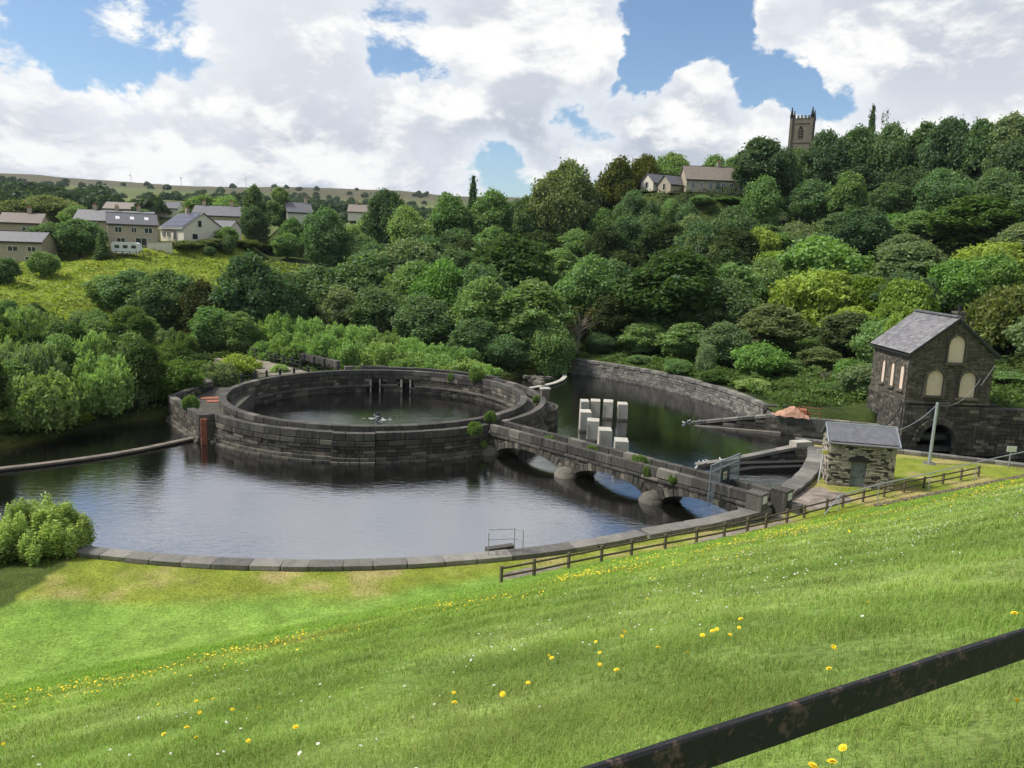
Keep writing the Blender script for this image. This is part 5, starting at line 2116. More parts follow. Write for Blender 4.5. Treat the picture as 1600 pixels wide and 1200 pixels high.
for u in (-0.6, 0.3):
    mb = MB()
    mb.tube([(u, -0.95, 0.3), (u, -0.75, 0.3)], 0.32, 12)
    ob = mb.build('wheel', M['iron'])
    ob.parent = cv
vf = thing('garden_fence', 'thin post fence in front of the white caravan', 'fence', (-79.94, 162.00, 12.79), 0.1)
for i in range(9):
    mb = MB()
    mb.box((-5 + i * 1.3, -2.5, 0.45), (0.12, 0.12, 1.5))
    ob = mb.build('post', M['timber'])
    ob.parent = vf
for z in (0.5, 1.0):
    mb = MB()
    mb.box((0.2, -2.5, z), (10.6, 0.05, 0.08))
    ob = mb.build('rail', M['timber'])
    ob.parent = vf
gw = thing('garden_wall', 'cream retaining wall below the solar bungalow', 'wall', (-75.76, 168.00, 13.93), 0.12)
mb = MB()
mb.box((0, 0, 0.6), (5.0, 0.5, 2.6), jit=0.05)
ob = mb.build('panel', M['render'])
ob.parent = gw
mb = MB()
mb.box((0, 0, 1.95), (5.2, 0.7, 0.14))
ob = mb.build('coping', M['hstone'])
ob.parent = gw
TURB = [(-1330, 2250, 170.8), (-1088, 2250, 184.0), (-947, 2250, 181.7), (-765, 2250, 184.2)]


def far_woods():
    """hedgerow trees and copses on the far fields: one mass"""
    V, F = [], []
    n0 = 0
    cnt = 0
    tries = 0
    tone = []
    while cnt < 900 and tries < 20000:
        tries += 1
        r_ = 235 * (7.5 ** random.random())
        q = random.uniform(78, 172)
        x, y, _ = pol(r_, q)
        if y < 150 or abs(x) > y * 0.78:
            continue
        gx = (x / 95 + 0.6 * float(fbm(np.array([x / 200]), np.array([y / 200]), 2)[0])) % 1
        gy = (y / 150 + 0.6 * float(fbm(np.array([x / 150]), np.array([y / 150 + 7]), 2)[0])) % 1
        wood = float(fbm(np.array([x / 160 + 3]), np.array([y / 120]), 3)[0]) > 0.56
        if not (wood or min(gx, 1 - gx) < 0.05 or min(gy, 1 - gy) < 0.06):
            continue
        if r_ > 1350 and random.random() < 0.8:
            continue
        s = random.uniform(4.5, 8.5) * (1 + r_ / 4000)
        k = 130
        u = RNG.normal(0, 1, (k, 3))
        u /= np.linalg.norm(u, axis=1)[:, None]
        u[:, 2] = np.abs(u[:, 2]) * 1.15 - 0.15
        c = np.array([x, y, ground_z(x, y) + s * 0.35]) + u * s * 0.62 * RNG.uniform(0.75, 1.1, (k, 1)) * np.array([1, 1, 0.95])
        t1 = RNG.normal(0, 1, (k, 3))
        t1 /= np.linalg.norm(t1, axis=1)[:, None]
        t2 = np.cross(t1, u)
        e = s * RNG.uniform(0.12, 0.24, (k, 1))
        v = np.stack([c - t1 * e, c + t2 * e, c + t1 * e, c - t2 * e], 1).reshape(-1, 3)
        V.append(v)
        F.append(np.arange(k * 4).reshape(-1, 4) + n0)
        n0 += k * 4
        cnt += 1
    me = np_mesh('far_woodland', np.concatenate(V), np.concatenate(F))
    o = mesh_obj('far_woodland', me, M['leaf'])
    o.color = (0.042, 0.072, 0.030, 1)
    tag(o, 'dark copses and hedgerow trees on the distant fields below the moor', 'woodland', kind='stuff')


far_woods()
# wind turbines on the skyline
for i, (x, y, z) in enumerate(TURB):
    t = thing('wind_turbine', ['tiny pale wind turbine at the left end of the moor skyline', 'tiny pale wind turbine standing tallest on the moor skyline', 'tiny pale wind turbine on the moor skyline right of the tallest one', 'tiny pale wind turbine farthest right on the moor skyline'][i], 'turbine', (x, y, ground_z(x, y)), 0, 'wind turbines on the moor')
    hh = z - t.location.z
    mb = MB()
    mb.tube([(0, 0, -3), (0, 0, hh)], [0.9, 0.5], 8)
    o = mb.build('mast', M['white'])
    o.parent = t
    mb = MB()
    for k in range(3):
        q = 0.4 + i + k * 2 * PI / 3
        mb.prism([(0, -0.7), (2, -0.6), (9, -0.15), (9, 0.15), (2, 0.5), (0, 0.7)], (0, -2.2, hh), (math.cos(q), 0, math.sin(q)), (-math.sin(q), 0, math.cos(q)), 0.5)
    o = mb.build('rotor', M['white'])
    o.parent = t


# ------------------------------------------------------------------ trees and bushes
def leaves(lobes, n, size, aspect=1.5, bias=0.6, hang=0.0, shell=(0.72, 1.06), seed=1):
    g = np.random.default_rng(seed)
    c = np.array([l[0] for l in lobes], float)
    r = np.array([l[1] for l in lobes], float)
    wgt = (r[:, 0] * r[:, 1] + r[:, 0] * r[:, 2] + r[:, 1] * r[:, 2]) / 3
    k = g.choice(len(lobes), int(n * 1.7), p=wgt / wgt.sum())
    u = g.normal(0, 1, (len(k), 3))
    u /= np.linalg.norm(u, axis=1)[:, None]
    rad_ = g.uniform(shell[0], shell[1], (len(k), 1))
    p = c[k] + u * r[k] * rad_
    # drop those buried in another lobe
    deep = np.zeros(len(k), bool)
    for i in range(len(lobes)):
        e = (((p - c[i]) / r[i]) ** 2).sum(1)
        deep |= (e < 0.42) & (k != i)
    keep = ~deep & (p[:, 2] > 0.05)
    p, u = p[keep][:n], u[keep][:n]
    m = len(p)
    out = g.random(m) < 0.14
    p = p + u * (out * g.uniform(0.0, 2.6, m) * size)[:, None]
    nr = u * bias + g.normal(0, 1, (m, 3)) * (1 - bias) + np.array([0, 0, 0.25])
    nr /= np.linalg.norm(nr, axis=1)[:, None]
    t1 = np.cross(nr, g.normal(0, 1, (m, 3)))
    if hang:
        t1 = t1 * (1 - abs(hang)) + np.array([0, 0, hang]) + u * 0.25
    t1 /= np.linalg.norm(t1, axis=1)[:, None] + 1e-9
    t2 = np.cross(nr, t1)
    t2 /= np.linalg.norm(t2, axis=1)[:, None] + 1e-9
    s = size * g.uniform(0.6, 1.4, (m, 1))
    a, b = t1 * s * aspect * 0.5, t2 * s * 0.5
    v = np.stack([p - a, p + b * 0.9 + a * 0.1, p + a, p - b * 0.9 + a * 0.1], 1).reshape(-1, 3)
    return v, np.arange(m * 4).reshape(-1, 4)


def trunk_mesh(h, r0, tips, lean=0.0, seed=0):
    g = random.Random(seed)
    mb = MB()
    main = [(0, 0, -0.4), (lean * .2 + g.uniform(-.1, .1), g.uniform(-.1, .1), h * 0.3), (lean * .6, g.uniform(-.2, .2), h * 0.6), (lean, 0, h * 0.9)]
    mb.tube(main, [r0 * 1.25, r0, r0 * 0.62, r0 * 0.12], 7)
    for t in tips:
        z = h * g.uniform(0.22, 0.55)
        s = Vector((lean * z / h, 0, z))
        e = Vector(t)
        m = s.lerp(e, 0.5) + Vector((0, 0, h * 0.05))
        mb.tube([s, m, e], [r0 * 0.45, r0 * 0.26, r0 * 0.07], 5)
    return mb


def dome(h, w, n, seed, low=0.12, lobe=0.24, flat=1.0, top=1.0):
    """lobes filling a crown from low*h to h, w wide"""
    g = random.Random(seed)
    out = []
    for i in range(n):
        for _ in range(40):
            x, y, z = g.uniform(-1, 1), g.uniform(-1, 1), g.uniform(-1, 1)
            if 0.25 < x * x + y * y + z * z < 0.85:
                break
        zc = h * (low + (1 - low) * (0.5 + 0.42 * z))
        taper = 1.0 if z < 0.1 else (1 - 0.35 * top * (z - 0.1))
        rr = w * lobe * g.uniform(0.65, 1.2)
        out.append(((x * w * 0.36 * taper, y * w * 0.36 * taper, zc), (rr, rr, rr * g.uniform(0.62, 0.9) * flat)))
    out.append(((0, 0, h * (low + 0.5 * (1 - low))), (w * 0.27, w * 0.27, h * (1 - low) * 0.36)))
    return out


def make_protos():
    P = {}

    def reg(key, lobes, n, size, h, r0, tips, bark='bark', seed=1, lean=0.0, **kw):
        v, f = leaves(lobes, n, size, seed=seed, **kw)
        me = np_mesh('crown_' + key, v, f)
        me.materials.append(M['leaf'])
        tm = trunk_mesh(h, r0, tips, lean, seed).mesh('trunk_' + key)
        tm.materials.append(M[bark])
        P[key] = (me, tm)

    def tips_of(lobes, k):
        return [l[0] for l in lobes[:k]]
    for i in range(3):
        L = dome(12, 10.5, 62, 10 + i, 0.05, 0.125)
        reg('broad%d' % i, L, 21000, 0.29, 11, 0.28, tips_of(L, 9), seed=i + 1, shell=(0.45, 1.2), bias=0.42)
    for i in range(3):
        L = dome(13, 9.5, 70, 30 + i, 0.08, 0.095, 1.15)
        reg('ash%d' % i, L, 20000, 0.26, 12, 0.24, tips_of(L, 14), seed=i + 5, aspect=2.2, bias=0.4, shell=(0.55, 1.15))
    for i in range(2):
        g = random.Random(50 + i)
        L = []
        for k in range(46):
            q, rr = g.uniform(0, 2 * PI), 3.1 * math.sqrt(g.random())
            hh = 7.0 * (1 - 0.32 * (rr / 3.1) ** 2) * g.uniform(0.72, 1.0)
            L.append(((rr * math.cos(q), rr * math.sin(q), hh * 0.60), (0.62, 0.62, hh * 0.40)))
        reg('willow%d' % i, L, 19000, 0.2, 5.5, 0.1, [(l[0][0] * .8, l[0][1] * .8, 4.5) for l in L[:10]], seed=i + 9, aspect=2.6, bias=0.35, hang=0.45, shell=(0.6, 1.12))
    g = random.Random(57)
    L = []
    for k in range(90):
        q, rr = g.uniform(0, 2 * PI), 3.2 * math.sqrt(g.random())
        hh = 7.0 * (1 - 0.45 * (rr / 3.2) ** 2) * g.uniform(0.62, 1.02)
        L.append(((rr * math.cos(q), rr * math.sin(q), hh * 0.56), (0.42, 0.42, hh * 0.44)))
    reg('willow2', L, 42000, 0.115, 5.5, 0.08, [(l[0][0], l[0][1], l[0][2] * 1.6) for l in L[:30]], seed=12, aspect=2.8, bias=0.35, hang=0.4, shell=(0.5, 1.15))
    for i in range(3):
        L = dome(5, 7.5, 64, 70 + i, 0.0, 0.10, 0.9, 0.6)
        reg('bush%d' % i, L, 17000, 0.2, 3.5, 0.12, tips_of(L, 8), seed=i + 13, bias=0.5, shell=(0.6, 1.14))
    for i in range(2):
        g = random.Random(90 + i)
        L = []
        for k in range(30):
            z = g.uniform(0.42, 0.99)
            rr = 3.6 * (1.05 - z) ** 0.45 * g.uniform(0.3, 1)
            q = g.uniform(0, 2 * PI)
            L.append(((rr * math.cos(q), rr * math.sin(q), 14 * z), (1.25, 1.25, 0.55)))
        reg('pine%d' % i, L, 11000, 0.30, 13.5, 0.24, [l[0] for l in L[:16]], seed=i + 17, aspect=2.5, bias=0.35)
    g = random.Random(120)
    L = []
    for k in range(64):
        z = (k + 0.5) / 64
        rr = 2.3 * (1 - z) * g.uniform(0.45, 1.0)
        q = k * 2.4 + g.uniform(-.3, .3)
        L.append(((rr * math.cos(q), rr * math.sin(q), 1.2 + 10.8 * z - rr * 0.15), (0.75 - 0.5 * z, 0.75 - 0.5 * z, 0.34)))
    reg('spruce0', L, 10000, 0.22, 12, 0.18, [], seed=21, aspect=2.2, bias=0.4)
    g = random.Random(130)
    L = []
    for k in range(44):
        z = g.uniform(0.12, 1.0)
        rr = 2.0 * math.sin(min(1, (1.06 - z) * 1.5) * PI / 2) * g.uniform(0.2, 1)
        q = g.uniform(0, 2 * PI)
        L.append(((rr * math.cos(q), rr * math.sin(q), 13 * z * 0.95), (0.85, 0.85, 1.3)))
    reg('birch0', L, 11000, 0.26, 13, 0.16, [l[0] for l in L[:12]], 'palebark', seed=25, aspect=1.8, bias=0.4, shell=(0.5, 1.15))
    # nearly bare dead tree
    g = random.Random(140)
    tips = [(g.uniform(-2.4, 2.4), g.uniform(-2.4, 2.4), g.uniform(4.5, 8.5)) for k in range(26)]
    L = [(t, (0.4, 0.4, 0.5)) for t in tips[:9]]
    reg('dead0', L, 500, 0.2, 8.5, 0.13, tips, 'palebark', seed=27)
    return P


PROTO = make_protos()
DIM = {'broad': (12.0, 10.5), 'ash': (13.0, 9.5), 'willow': (7.0, 7.0), 'bush': (5.0, 7.5), 'pine': (14.2, 8.0), 'spruce': (12.0, 5.0), 'birch': (13.0, 5.2), 'dead': (8.5, 5.0)}


def plant(key, x, y, h, w, col, label, group=None, name='tree', cat='tree', z=None):
    z = ground_z(x, y) - 0.1 if z is None else z
    t = thing(name, label, cat, (x, y, z), random.uniform(0, 2 * PI), group)
    h0, w0 = DIM[key[:-1]]
    t.scale = (w / w0, w / w0, h / h0)
    me, tm = PROTO[key]
    c = bpy.data.objects.new('crown', me)
    COL.objects.link(c)
    c.parent = t
    c.color = (col[0], col[1], col[2], 1)
    b = bpy.data.objects.new('trunk', tm)
    COL.objects.link(b)
    b.parent = t
    return t


TREE_LABELS = [   # label, group, name, category
    ('bushy green willow shrub at the near left corner of the water', None, 'willow_shrub', 'shrub'),
    ('low green bush at the left edge beside the willow shrub', None, 'bush', 'bush'),
    ('dull grey-green willow in the front of the left thicket near the abutment', 'trees of the thicket left of the round wall', 'tree', 'tree'),
    ('leafy mid-green tree in the front of the left thicket near the abutment', 'trees of the thicket left of the round wall', 'tree', 'tree'),
    ('feathery light green willow in the front of the left thicket near the abutment', 'trees of the thicket left of the round wall', 'tree', 'tree'),
    ('feathery light green willow in the front of the left thicket above the inlet', 'trees of the thicket left of the round wall', 'tree', 'tree'),
    ('leafy mid-green tree in the middle of the left thicket near the abutment', 'trees of the thicket left of the round wall', 'tree', 'tree'),
    ('leafy mid-green tree in the front of the left thicket above the inlet', 'trees of the thicket left of the round wall', 'tree', 'tree'),
    ('leafy mid-green tree in the front of the left thicket above the weir end', 'trees of the thicket left of the round wall', 'tree', 'tree'),
    ('dull grey-green willow in the middle of the left thicket above the weir end', 'trees of the thicket left of the round wall', 'tree', 'tree'),
    ('feathery light green willow in the front of the left thicket above the weir end', 'trees of the thicket left of the round wall', 'tree', 'tree'),
    ('feathery light green willow in the middle of the left thicket near the abutment', 'trees of the thicket left of the round wall', 'tree', 'tree'),
    ('dull grey-green willow in the middle of the left thicket near the abutment', 'trees of the thicket left of the round wall', 'tree', 'tree'),
    ('leafy mid-green tree in the middle of the left thicket above the inlet', 'trees of the thicket left of the round wall', 'tree', 'tree'),
    ('leafy mid-green tree in the middle of the left thicket above the weir end', 'trees of the thicket left of the round wall', 'tree', 'tree'),
    ('leafy mid-green tree in the middle of the left thicket at the far left', 'trees of the thicket left of the round wall', 'tree', 'tree'),
    ('dull grey-green willow in the middle of the left thicket above the inlet', 'trees of the thicket left of the round wall', 'tree', 'tree'),
    ('feathery light green willow in the middle of the left thicket at the far left', 'trees of the thicket left of the round wall', 'tree', 'tree'),
    ('dull grey-green willow in the middle of the left thicket at the far left', 'trees of the thicket left of the round wall', 'tree', 'tree'),
    ('dull grey-green willow in the back of the left thicket near the abutment', 'trees of the thicket left of the round wall', 'tree', 'tree'),
    ('leafy mid-green tree in the back of the left thicket above the inlet', 'trees of the thicket left of the round wall', 'tree', 'tree'),
    ('leafy mid-green tree in the back of the left thicket above the weir end', 'trees of the thicket left of the round wall', 'tree', 'tree'),
    ('feathery light green willow in the back of the left thicket at the far left', 'trees of the thicket left of the round wall', 'tree', 'tree'),
    ('leafy mid-green tree in the back of the left thicket at the far left', 'trees of the thicket left of the round wall', 'tree', 'tree'),
    ('feathery light green willow in the back of the left thicket near the abutment', 'trees of the thicket left of the round wall', 'tree', 'tree'),
    ('leafy mid-green tree in the back of the left thicket near the abutment', 'trees of the thicket left of the round wall', 'tree', 'tree'),
    ('feathery light green willow in the back of the left thicket above the weir end', 'trees of the thicket left of the round wall', 'tree', 'tree'),
    ('dull grey-green willow in the back of the left thicket above the weir end', 'trees of the thicket left of the round wall', 'tree', 'tree'),
    ('dull grey-green willow in the back of the left thicket at the far left', 'trees of the thicket left of the round wall', 'tree', 'tree'),
    ('dull grey-green willow in the back of the left thicket above the inlet', 'trees of the thicket left of the round wall', 'tree', 'tree'),
    ('light green rounded bush leaning over the left abutment', None, 'bush', 'bush'),
    ('light green bush behind the left abutment', None, 'bush', 'bush'),
    ('bright yellow-green bush behind the rim of the round wall', None, 'bush', 'bush'),
    ('small green bush in front of the causeway railing', None, 'bush', 'bush'),
    ('yellow-green bush overhanging the left inlet', None, 'bush', 'bush'),
    ('small bush on the bank at the left end of the weir', None, 'bush', 'bush'),
    ('dark rounded tree below the two-storey house', 'dark trees between the thicket and the yellow field', 'tree', 'tree'),
    ('dark rounded tree at the foot of the yellow field', 'dark trees between the thicket and the yellow field', 'tree', 'tree'),
    ('olive-brown tree right of the dark rounded trees', 'dark trees between the thicket and the yellow field', 'tree', 'tree'),
    ('big dark tree standing out against the yellow field', 'dark trees between the thicket and the yellow field', 'tree', 'tree'),
    ('mid-green tree before the olive-brown tree', 'dark trees between the thicket and the yellow field', 'tree', 'tree'),
    ('mid-green tree below the big dark tree', 'dark trees between the thicket and the yellow field', 'tree', 'tree'),
    ('mid-green tree at the left foot of the yellow field', 'dark trees between the thicket and the yellow field', 'tree', 'tree'),
    ('dark tree right of the big dark tree', 'dark trees between the thicket and the yellow field', 'tree', 'tree'),
    ('bush in the left corner of the yellow field', 'bushes on the yellow field', 'bush', 'bush'),
    ('dark bush at the left edge of the yellow field', 'bushes on the yellow field', 'bush', 'bush'),
    ('small dark round bush on the yellow field', 'bushes on the yellow field', 'bush', 'bush'),
    ('tiny dark bush left of the round bush on the field', 'bushes on the yellow field', 'bush', 'bush'),
    ('hedge bush along the top of the yellow field', 'bushes on the yellow field', 'bush', 'bush'),
    ('hedge bush below the solar bungalow', 'bushes on the yellow field', 'bush', 'bush'),
    ('olive hedge bush under the bungalow gable', 'bushes on the yellow field', 'bush', 'bush'),
    ('olive hedge bush under the bungalow front', 'bushes on the yellow field', 'bush', 'bush'),
    ('dark green tree left of the pair before the houses', 'trees among the village houses', 'tree', 'tree'),
    ('dark green tree right of the pair before the houses', 'trees among the village houses', 'tree', 'tree'),
    ('small dark conifer beside the white caravan', 'trees among the village houses', 'tree', 'tree'),
    ('big olive tree clump behind the far left houses', 'trees among the village houses', 'tree', 'tree'),
    ('olive tree at the far left behind the houses', 'trees among the village houses', 'tree', 'tree'),
    ('green tree behind the far left houses', 'trees among the village houses', 'tree', 'tree'),
    ('round green tree above the solar bungalow', 'trees among the village houses', 'tree', 'tree'),
    ('light green tree right above the solar bungalow', 'trees among the village houses', 'tree', 'tree'),
    ('tall slim dark tree right of the bungalow', 'trees among the village houses', 'tree', 'tree'),
    ('tall slim grey-green tree right of the bungalow', 'trees among the village houses', 'tree', 'tree'),
    ('dark tree at the foot of the slim trees', 'trees among the village houses', 'tree', 'tree'),
    ('small green tree between the distant roofs', 'trees among the village houses', 'tree', 'tree'),
    ('small tree left of the distant roofs', 'trees among the village houses', 'tree', 'tree'),
    ('small bright tree by the distant grey roof', 'trees among the village houses', 'tree', 'tree'),
    ('dark round tree standing alone on the centre skyline', 'trees among the village houses', 'tree', 'tree'),
    ('green tree hiding the left of the cream house', 'trees among the village houses', 'tree', 'tree'),
    ('green tree between the centre roofs', 'trees among the village houses', 'tree', 'tree'),
    ('light green tree over the distant brown roof', 'trees among the village houses', 'tree', 'tree'),
    ('green tree over the white annexe', 'trees among the village houses', 'tree', 'tree'),
    ('dark tree over the two-storey house gable', 'trees among the village houses', 'tree', 'tree'),
    ('dark tree left of the centre roofs', 'trees among the village houses', 'tree', 'tree'),
    ('green tree left below the cream house in the centre left', 'trees among the village houses', 'tree', 'tree'),
    ('green tree right below the cream house in the centre left', 'trees among the village houses', 'tree', 'tree'),
    ('light green tree before the distant brown roof', 'trees among the village houses', 'tree', 'tree'),
    ('light green tree right of the centre roofs', 'trees among the village houses', 'tree', 'tree'),
    ('light green willow, first from left in the back row behind the round wall', 'light green willows behind the round wall', 'willow_shrub', 'willow'),
    ('light green willow, second from left in the back row behind the round wall', 'light green willows behind the round wall', 'willow_shrub', 'willow'),
    ('light green willow, third from left in the back row behind the round wall', 'light green willows behind the round wall', 'willow_shrub', 'willow'),
    ('light green willow, fourth from left in the back row behind the round wall', 'light green willows behind the round wall', 'willow_shrub', 'willow'),
    ('light green willow, fifth from left in the back row behind the round wall', 'light green willows behind the round wall', 'willow_shrub', 'willow'),
    ('light green willow, sixth from left in the back row behind the round wall', 'light green willows behind the round wall', 'willow_shrub', 'willow'),
    ('light green willow, seventh from left in the back row behind the round wall', 'light green willows behind the round wall', 'willow_shrub', 'willow'),
    ('light green willow, eighth from left in the back row behind the round wall', 'light green willows behind the round wall', 'willow_shrub', 'willow'),
    ('light green willow, ninth from left in the back row behind the round wall', 'light green willows behind the round wall', 'willow_shrub', 'willow'),
    ('light green willow, first from left in the front row behind the round wall', 'light green willows behind the round wall', 'willow_shrub', 'willow'),
    ('light green willow, second from left in the front row behind the round wall', 'light green willows behind the round wall', 'willow_shrub', 'willow'),
    ('light green willow, third from left in the front row behind the round wall', 'light green willows behind the round wall', 'willow_shrub', 'willow'),
    ('light green willow, fourth from left in the front row behind the round wall', 'light green willows behind the round wall', 'willow_shrub', 'willow'),
    ('light green willow, fifth from left in the front row behind the round wall', 'light green willows behind the round wall', 'willow_shrub', 'willow'),
    ('light green willow, sixth from left in the front row behind the round wall', 'light green willows behind the round wall', 'willow_shrub', 'willow'),
    ('light green willow, seventh from left in the front row behind the round wall', 'light green willows behind the round wall', 'willow_shrub', 'willow'),
    ('light green willow, eighth from left in the front row behind the round wall', 'light green willows behind the round wall', 'willow_shrub', 'willow'),
    ('light green willow, leftmost low one from left in the front row behind the round wall', 'light green willows behind the round wall', 'willow_shrub', 'willow'),
    ('dark tree at the left end of the middle wood', 'big trees of the middle wood', 'tree', 'tree'),
    ('big dark tree left of centre in the middle wood', 'big trees of the middle wood', 'tree', 'tree'),
    ('big grey-green tree high in the middle wood', 'big trees of the middle wood', 'tree', 'tree'),
    ('bright green tree standing out in the middle wood', 'big trees of the middle wood', 'tree', 'tree'),
    ('broad loose ash tree in the centre of the wood', 'big trees of the middle wood', 'tree', 'tree'),
    ('mid-green tree in front of the broad ash', 'big trees of the middle wood', 'tree', 'tree'),
    ('leafy ash right behind the rim of the round wall', 'big trees of the middle wood', 'tree', 'tree'),
    ('dense tree overhanging the curved weir sill', 'big trees of the middle wood', 'tree', 'tree'),
    ('mid-green tree right of the broad ash', 'big trees of the middle wood', 'tree', 'tree'),
    ('dark tree behind the willow row', 'big trees of the middle wood', 'tree', 'tree'),
    ('dark tree behind the middle of the willow row', 'big trees of the middle wood', 'tree', 'tree'),
    ('dark tree at the right end of the willow row', 'big trees of the middle wood', 'tree', 'tree'),
    ('thin tree with bare pale branches above the far wall', 'big trees of the middle wood', 'tree', 'tree'),
    ('largest spreading tree above the far basin wall', 'big trees of the middle wood', 'tree', 'tree'),
    ('leafy tree left of the largest spreading tree', 'big trees of the middle wood', 'tree', 'tree'),
    ('dark tree right of the largest spreading tree', 'big trees of the middle wood', 'tree', 'tree'),
    ('pale loose tree above the left end of the far wall', 'big trees of the middle wood', 'tree', 'tree'),
    ('grey-green tree at the back of the willow row', 'big trees of the middle wood', 'tree', 'tree'),
    ('lower leafy tree standing at the far wall', 'big trees of the middle wood', 'tree', 'tree'),
    ('lower leafy tree behind the middle of the far wall', 'big trees of the middle wood', 'tree', 'tree'),
    ('dark tree close behind the left end of the far wall', 'big trees of the middle wood', 'tree', 'tree'),
    ('grey-green tree behind the bright bush', 'big trees of the middle wood', 'tree', 'tree'),
    ('dark tree just right of the willow row', 'big trees of the middle wood', 'tree', 'tree'),
    ('large bright green bush above the right end of the far wall', 'bushes on the right bank', 'bush', 'bush'),
    ('bright green bush left of the valve house', 'bushes on the right bank', 'bush', 'bush'),
    ('low green bush behind the end of the far wall', 'bushes on the right bank', 'bush', 'bush'),
    ('low bush along the far wall', 'bushes on the right bank', 'bush', 'bush'),
    ('low bush above the salmon sheet', 'bushes on the right bank', 'bush', 'bush'),
    ('low bush by the valve house corner', 'bushes on the right bank', 'bush', 'bush'),
    ('yellow-green bush behind the valve house roof', 'bushes on the right bank', 'bush', 'bush'),
    ('green bush right of the large bright bush', 'bushes on the right bank', 'bush', 'bush'),
    ('olive loose bush left of the valve house', 'bushes on the right bank', 'bush', 'bush'),
    ('small bare dead tree left of the valve house', 'bushes on the right bank', 'bush', 'bush'),
    ('low bush near the middle of the far wall', 'bushes on the right bank', 'bush', 'bush'),
    ('low bush toward the left end of the far wall', 'bushes on the right bank', 'bush', 'bush'),
    ('green bush right of the valve house on the bank', 'bushes on the right bank', 'bush', 'bush'),
    ('pale yellow-green willow right of the valve house', 'bushes on the right bank', 'bush', 'bush'),
    ('broad yellow-green rhododendron mound in the right wood', 'tall trees of the right-hand wood', 'tree', 'tree'),
    ('yellow-green mound right of the broad mound', 'tall trees of the right-hand wood', 'tree', 'tree'),
    ('bright green mound above the yellow mounds', 'tall trees of the right-hand wood', 'tree', 'tree'),
    ('dark grey-green tree above the valve house', 'tall trees of the right-hand wood', 'tree', 'tree'),
    ('broad light green tree in the upper right wood', 'tall trees of the right-hand wood', 'tree', 'tree'),
    ('yellow-green mound at the right edge of the wood', 'tall trees of the right-hand wood', 'tree', 'tree'),
    ('dark tree right behind the valve house', 'tall trees of the right-hand wood', 'tree', 'tree'),
    ('bright tree right behind the valve house', 'tall trees of the right-hand wood', 'tree', 'tree'),
    ('mid-green tree left of the yellow mounds', 'tall trees of the right-hand wood', 'tree', 'tree'),
    ('dark tree in the middle of the right wood', 'tall trees of the right-hand wood', 'tree', 'tree'),
    ('greyish tree in the middle of the hillside', 'tall trees of the right-hand wood', 'tree', 'tree'),
    ('olive tree above the bright green bush', 'tall trees of the right-hand wood', 'tree', 'tree'),
    ('pale twiggy tree left of the valve house roof', 'tall trees of the right-hand wood', 'tree', 'tree'),
    ('pale bare tree on the hillside below the long house', 'tall trees of the right-hand wood', 'tree', 'tree'),
    ('pale bare tree above the bright green mound', 'tall trees of the right-hand wood', 'tree', 'tree'),
    ('olive tree at the left end of the hill skyline', 'trees along the hill skyline', 'tree', 'tree'),
    ('rounded olive tree on the hill skyline', 'trees along the hill skyline', 'tree', 'tree'),
    ('yellowish tree on the hill skyline left of the houses', 'trees along the hill skyline', 'tree', 'tree'),
    ('yellowish tree above the white cottage', 'trees along the hill skyline', 'tree', 'tree'),
    ('green tree above the small cottages', 'trees along the hill skyline', 'tree', 'tree'),
    ('green tree above the long house', 'trees along the hill skyline', 'tree', 'tree'),
    ('green tree at the right end of the long house roof', 'trees along the hill skyline', 'tree', 'tree'),
    ('big dark tree just left of the church tower', 'trees along the hill skyline', 'tree', 'tree'),
    ('dark tree at the foot of the church tower', 'trees along the hill skyline', 'tree', 'tree'),
    ('dark tree right of the church tower', 'trees along the hill skyline', 'tree', 'tree'),
    ('slim pointed conifer on the skyline right of the church', 'trees along the hill skyline', 'tree', 'tree'),
    ('bare twiggy tree on the skyline', 'trees along the hill skyline', 'tree', 'tree'),
    ('dark skyline tree below the slim conifer', 'trees along the hill skyline', 'tree', 'tree'),
    ('dark tree on the skyline middle right', 'trees along the hill skyline', 'tree', 'tree'),
    ('dark loose tree on the skyline', 'trees along the hill skyline', 'tree', 'tree'),
    ('dark rounded tree topping the skyline on the right', 'trees along the hill skyline', 'tree', 'tree'),
    ('dark tree on the skyline at right', 'trees along the hill skyline', 'tree', 'tree'),
    ('feathery tree at the right end of the skyline', 'trees along the hill skyline', 'tree', 'tree'),
    ('slim conifer on the centre skyline', 'trees along the hill skyline', 'tree', 'tree'),
    ('green tree on the skyline left of the slim conifer', 'trees along the hill skyline', 'tree', 'tree'),
    ('green tree on the skyline right of the slim conifer', 'trees along the hill skyline', 'tree', 'tree'),
    ('dark tree where the hill skyline begins', 'trees along the hill skyline', 'tree', 'tree'),
    ('dark tree right at the foot of the church tower', 'trees along the hill skyline', 'tree', 'tree'),
    ('dark tree right of the church foot', 'trees along the hill skyline', 'tree', 'tree'),
    ('dark tree below the skyline conifer', 'trees along the hill skyline', 'tree', 'tree'),
    ('dark bush right of the long house', 'trees along the hill skyline', 'tree', 'tree'),
    ('pine at the right end of the long house', 'trees along the hill skyline', 'tree', 'tree'),
    ('bush in front of the long house', 'trees along the hill skyline', 'tree', 'tree'),
    ('bush below the white cottage', 'trees along the hill skyline', 'tree', 'tree'),
    ('bush below the grey-roofed cottage', 'trees along the hill skyline', 'tree', 'tree'),
    ('bush below the right end of the long house', 'trees along the hill skyline', 'tree', 'tree'),
    ('dark bush at the right end of the long house', 'trees along the hill skyline', 'tree', 'tree'),
    ('dark tree left of the white cottage', 'trees along the hill skyline', 'tree', 'tree'),
    ('dark bush lower down below the long house', 'trees along the hill skyline', 'tree', 'tree'),
    ('bright green rounded bush low in wood below the long house', 'trees packed into the hillside wood', 'tree', 'tree'),
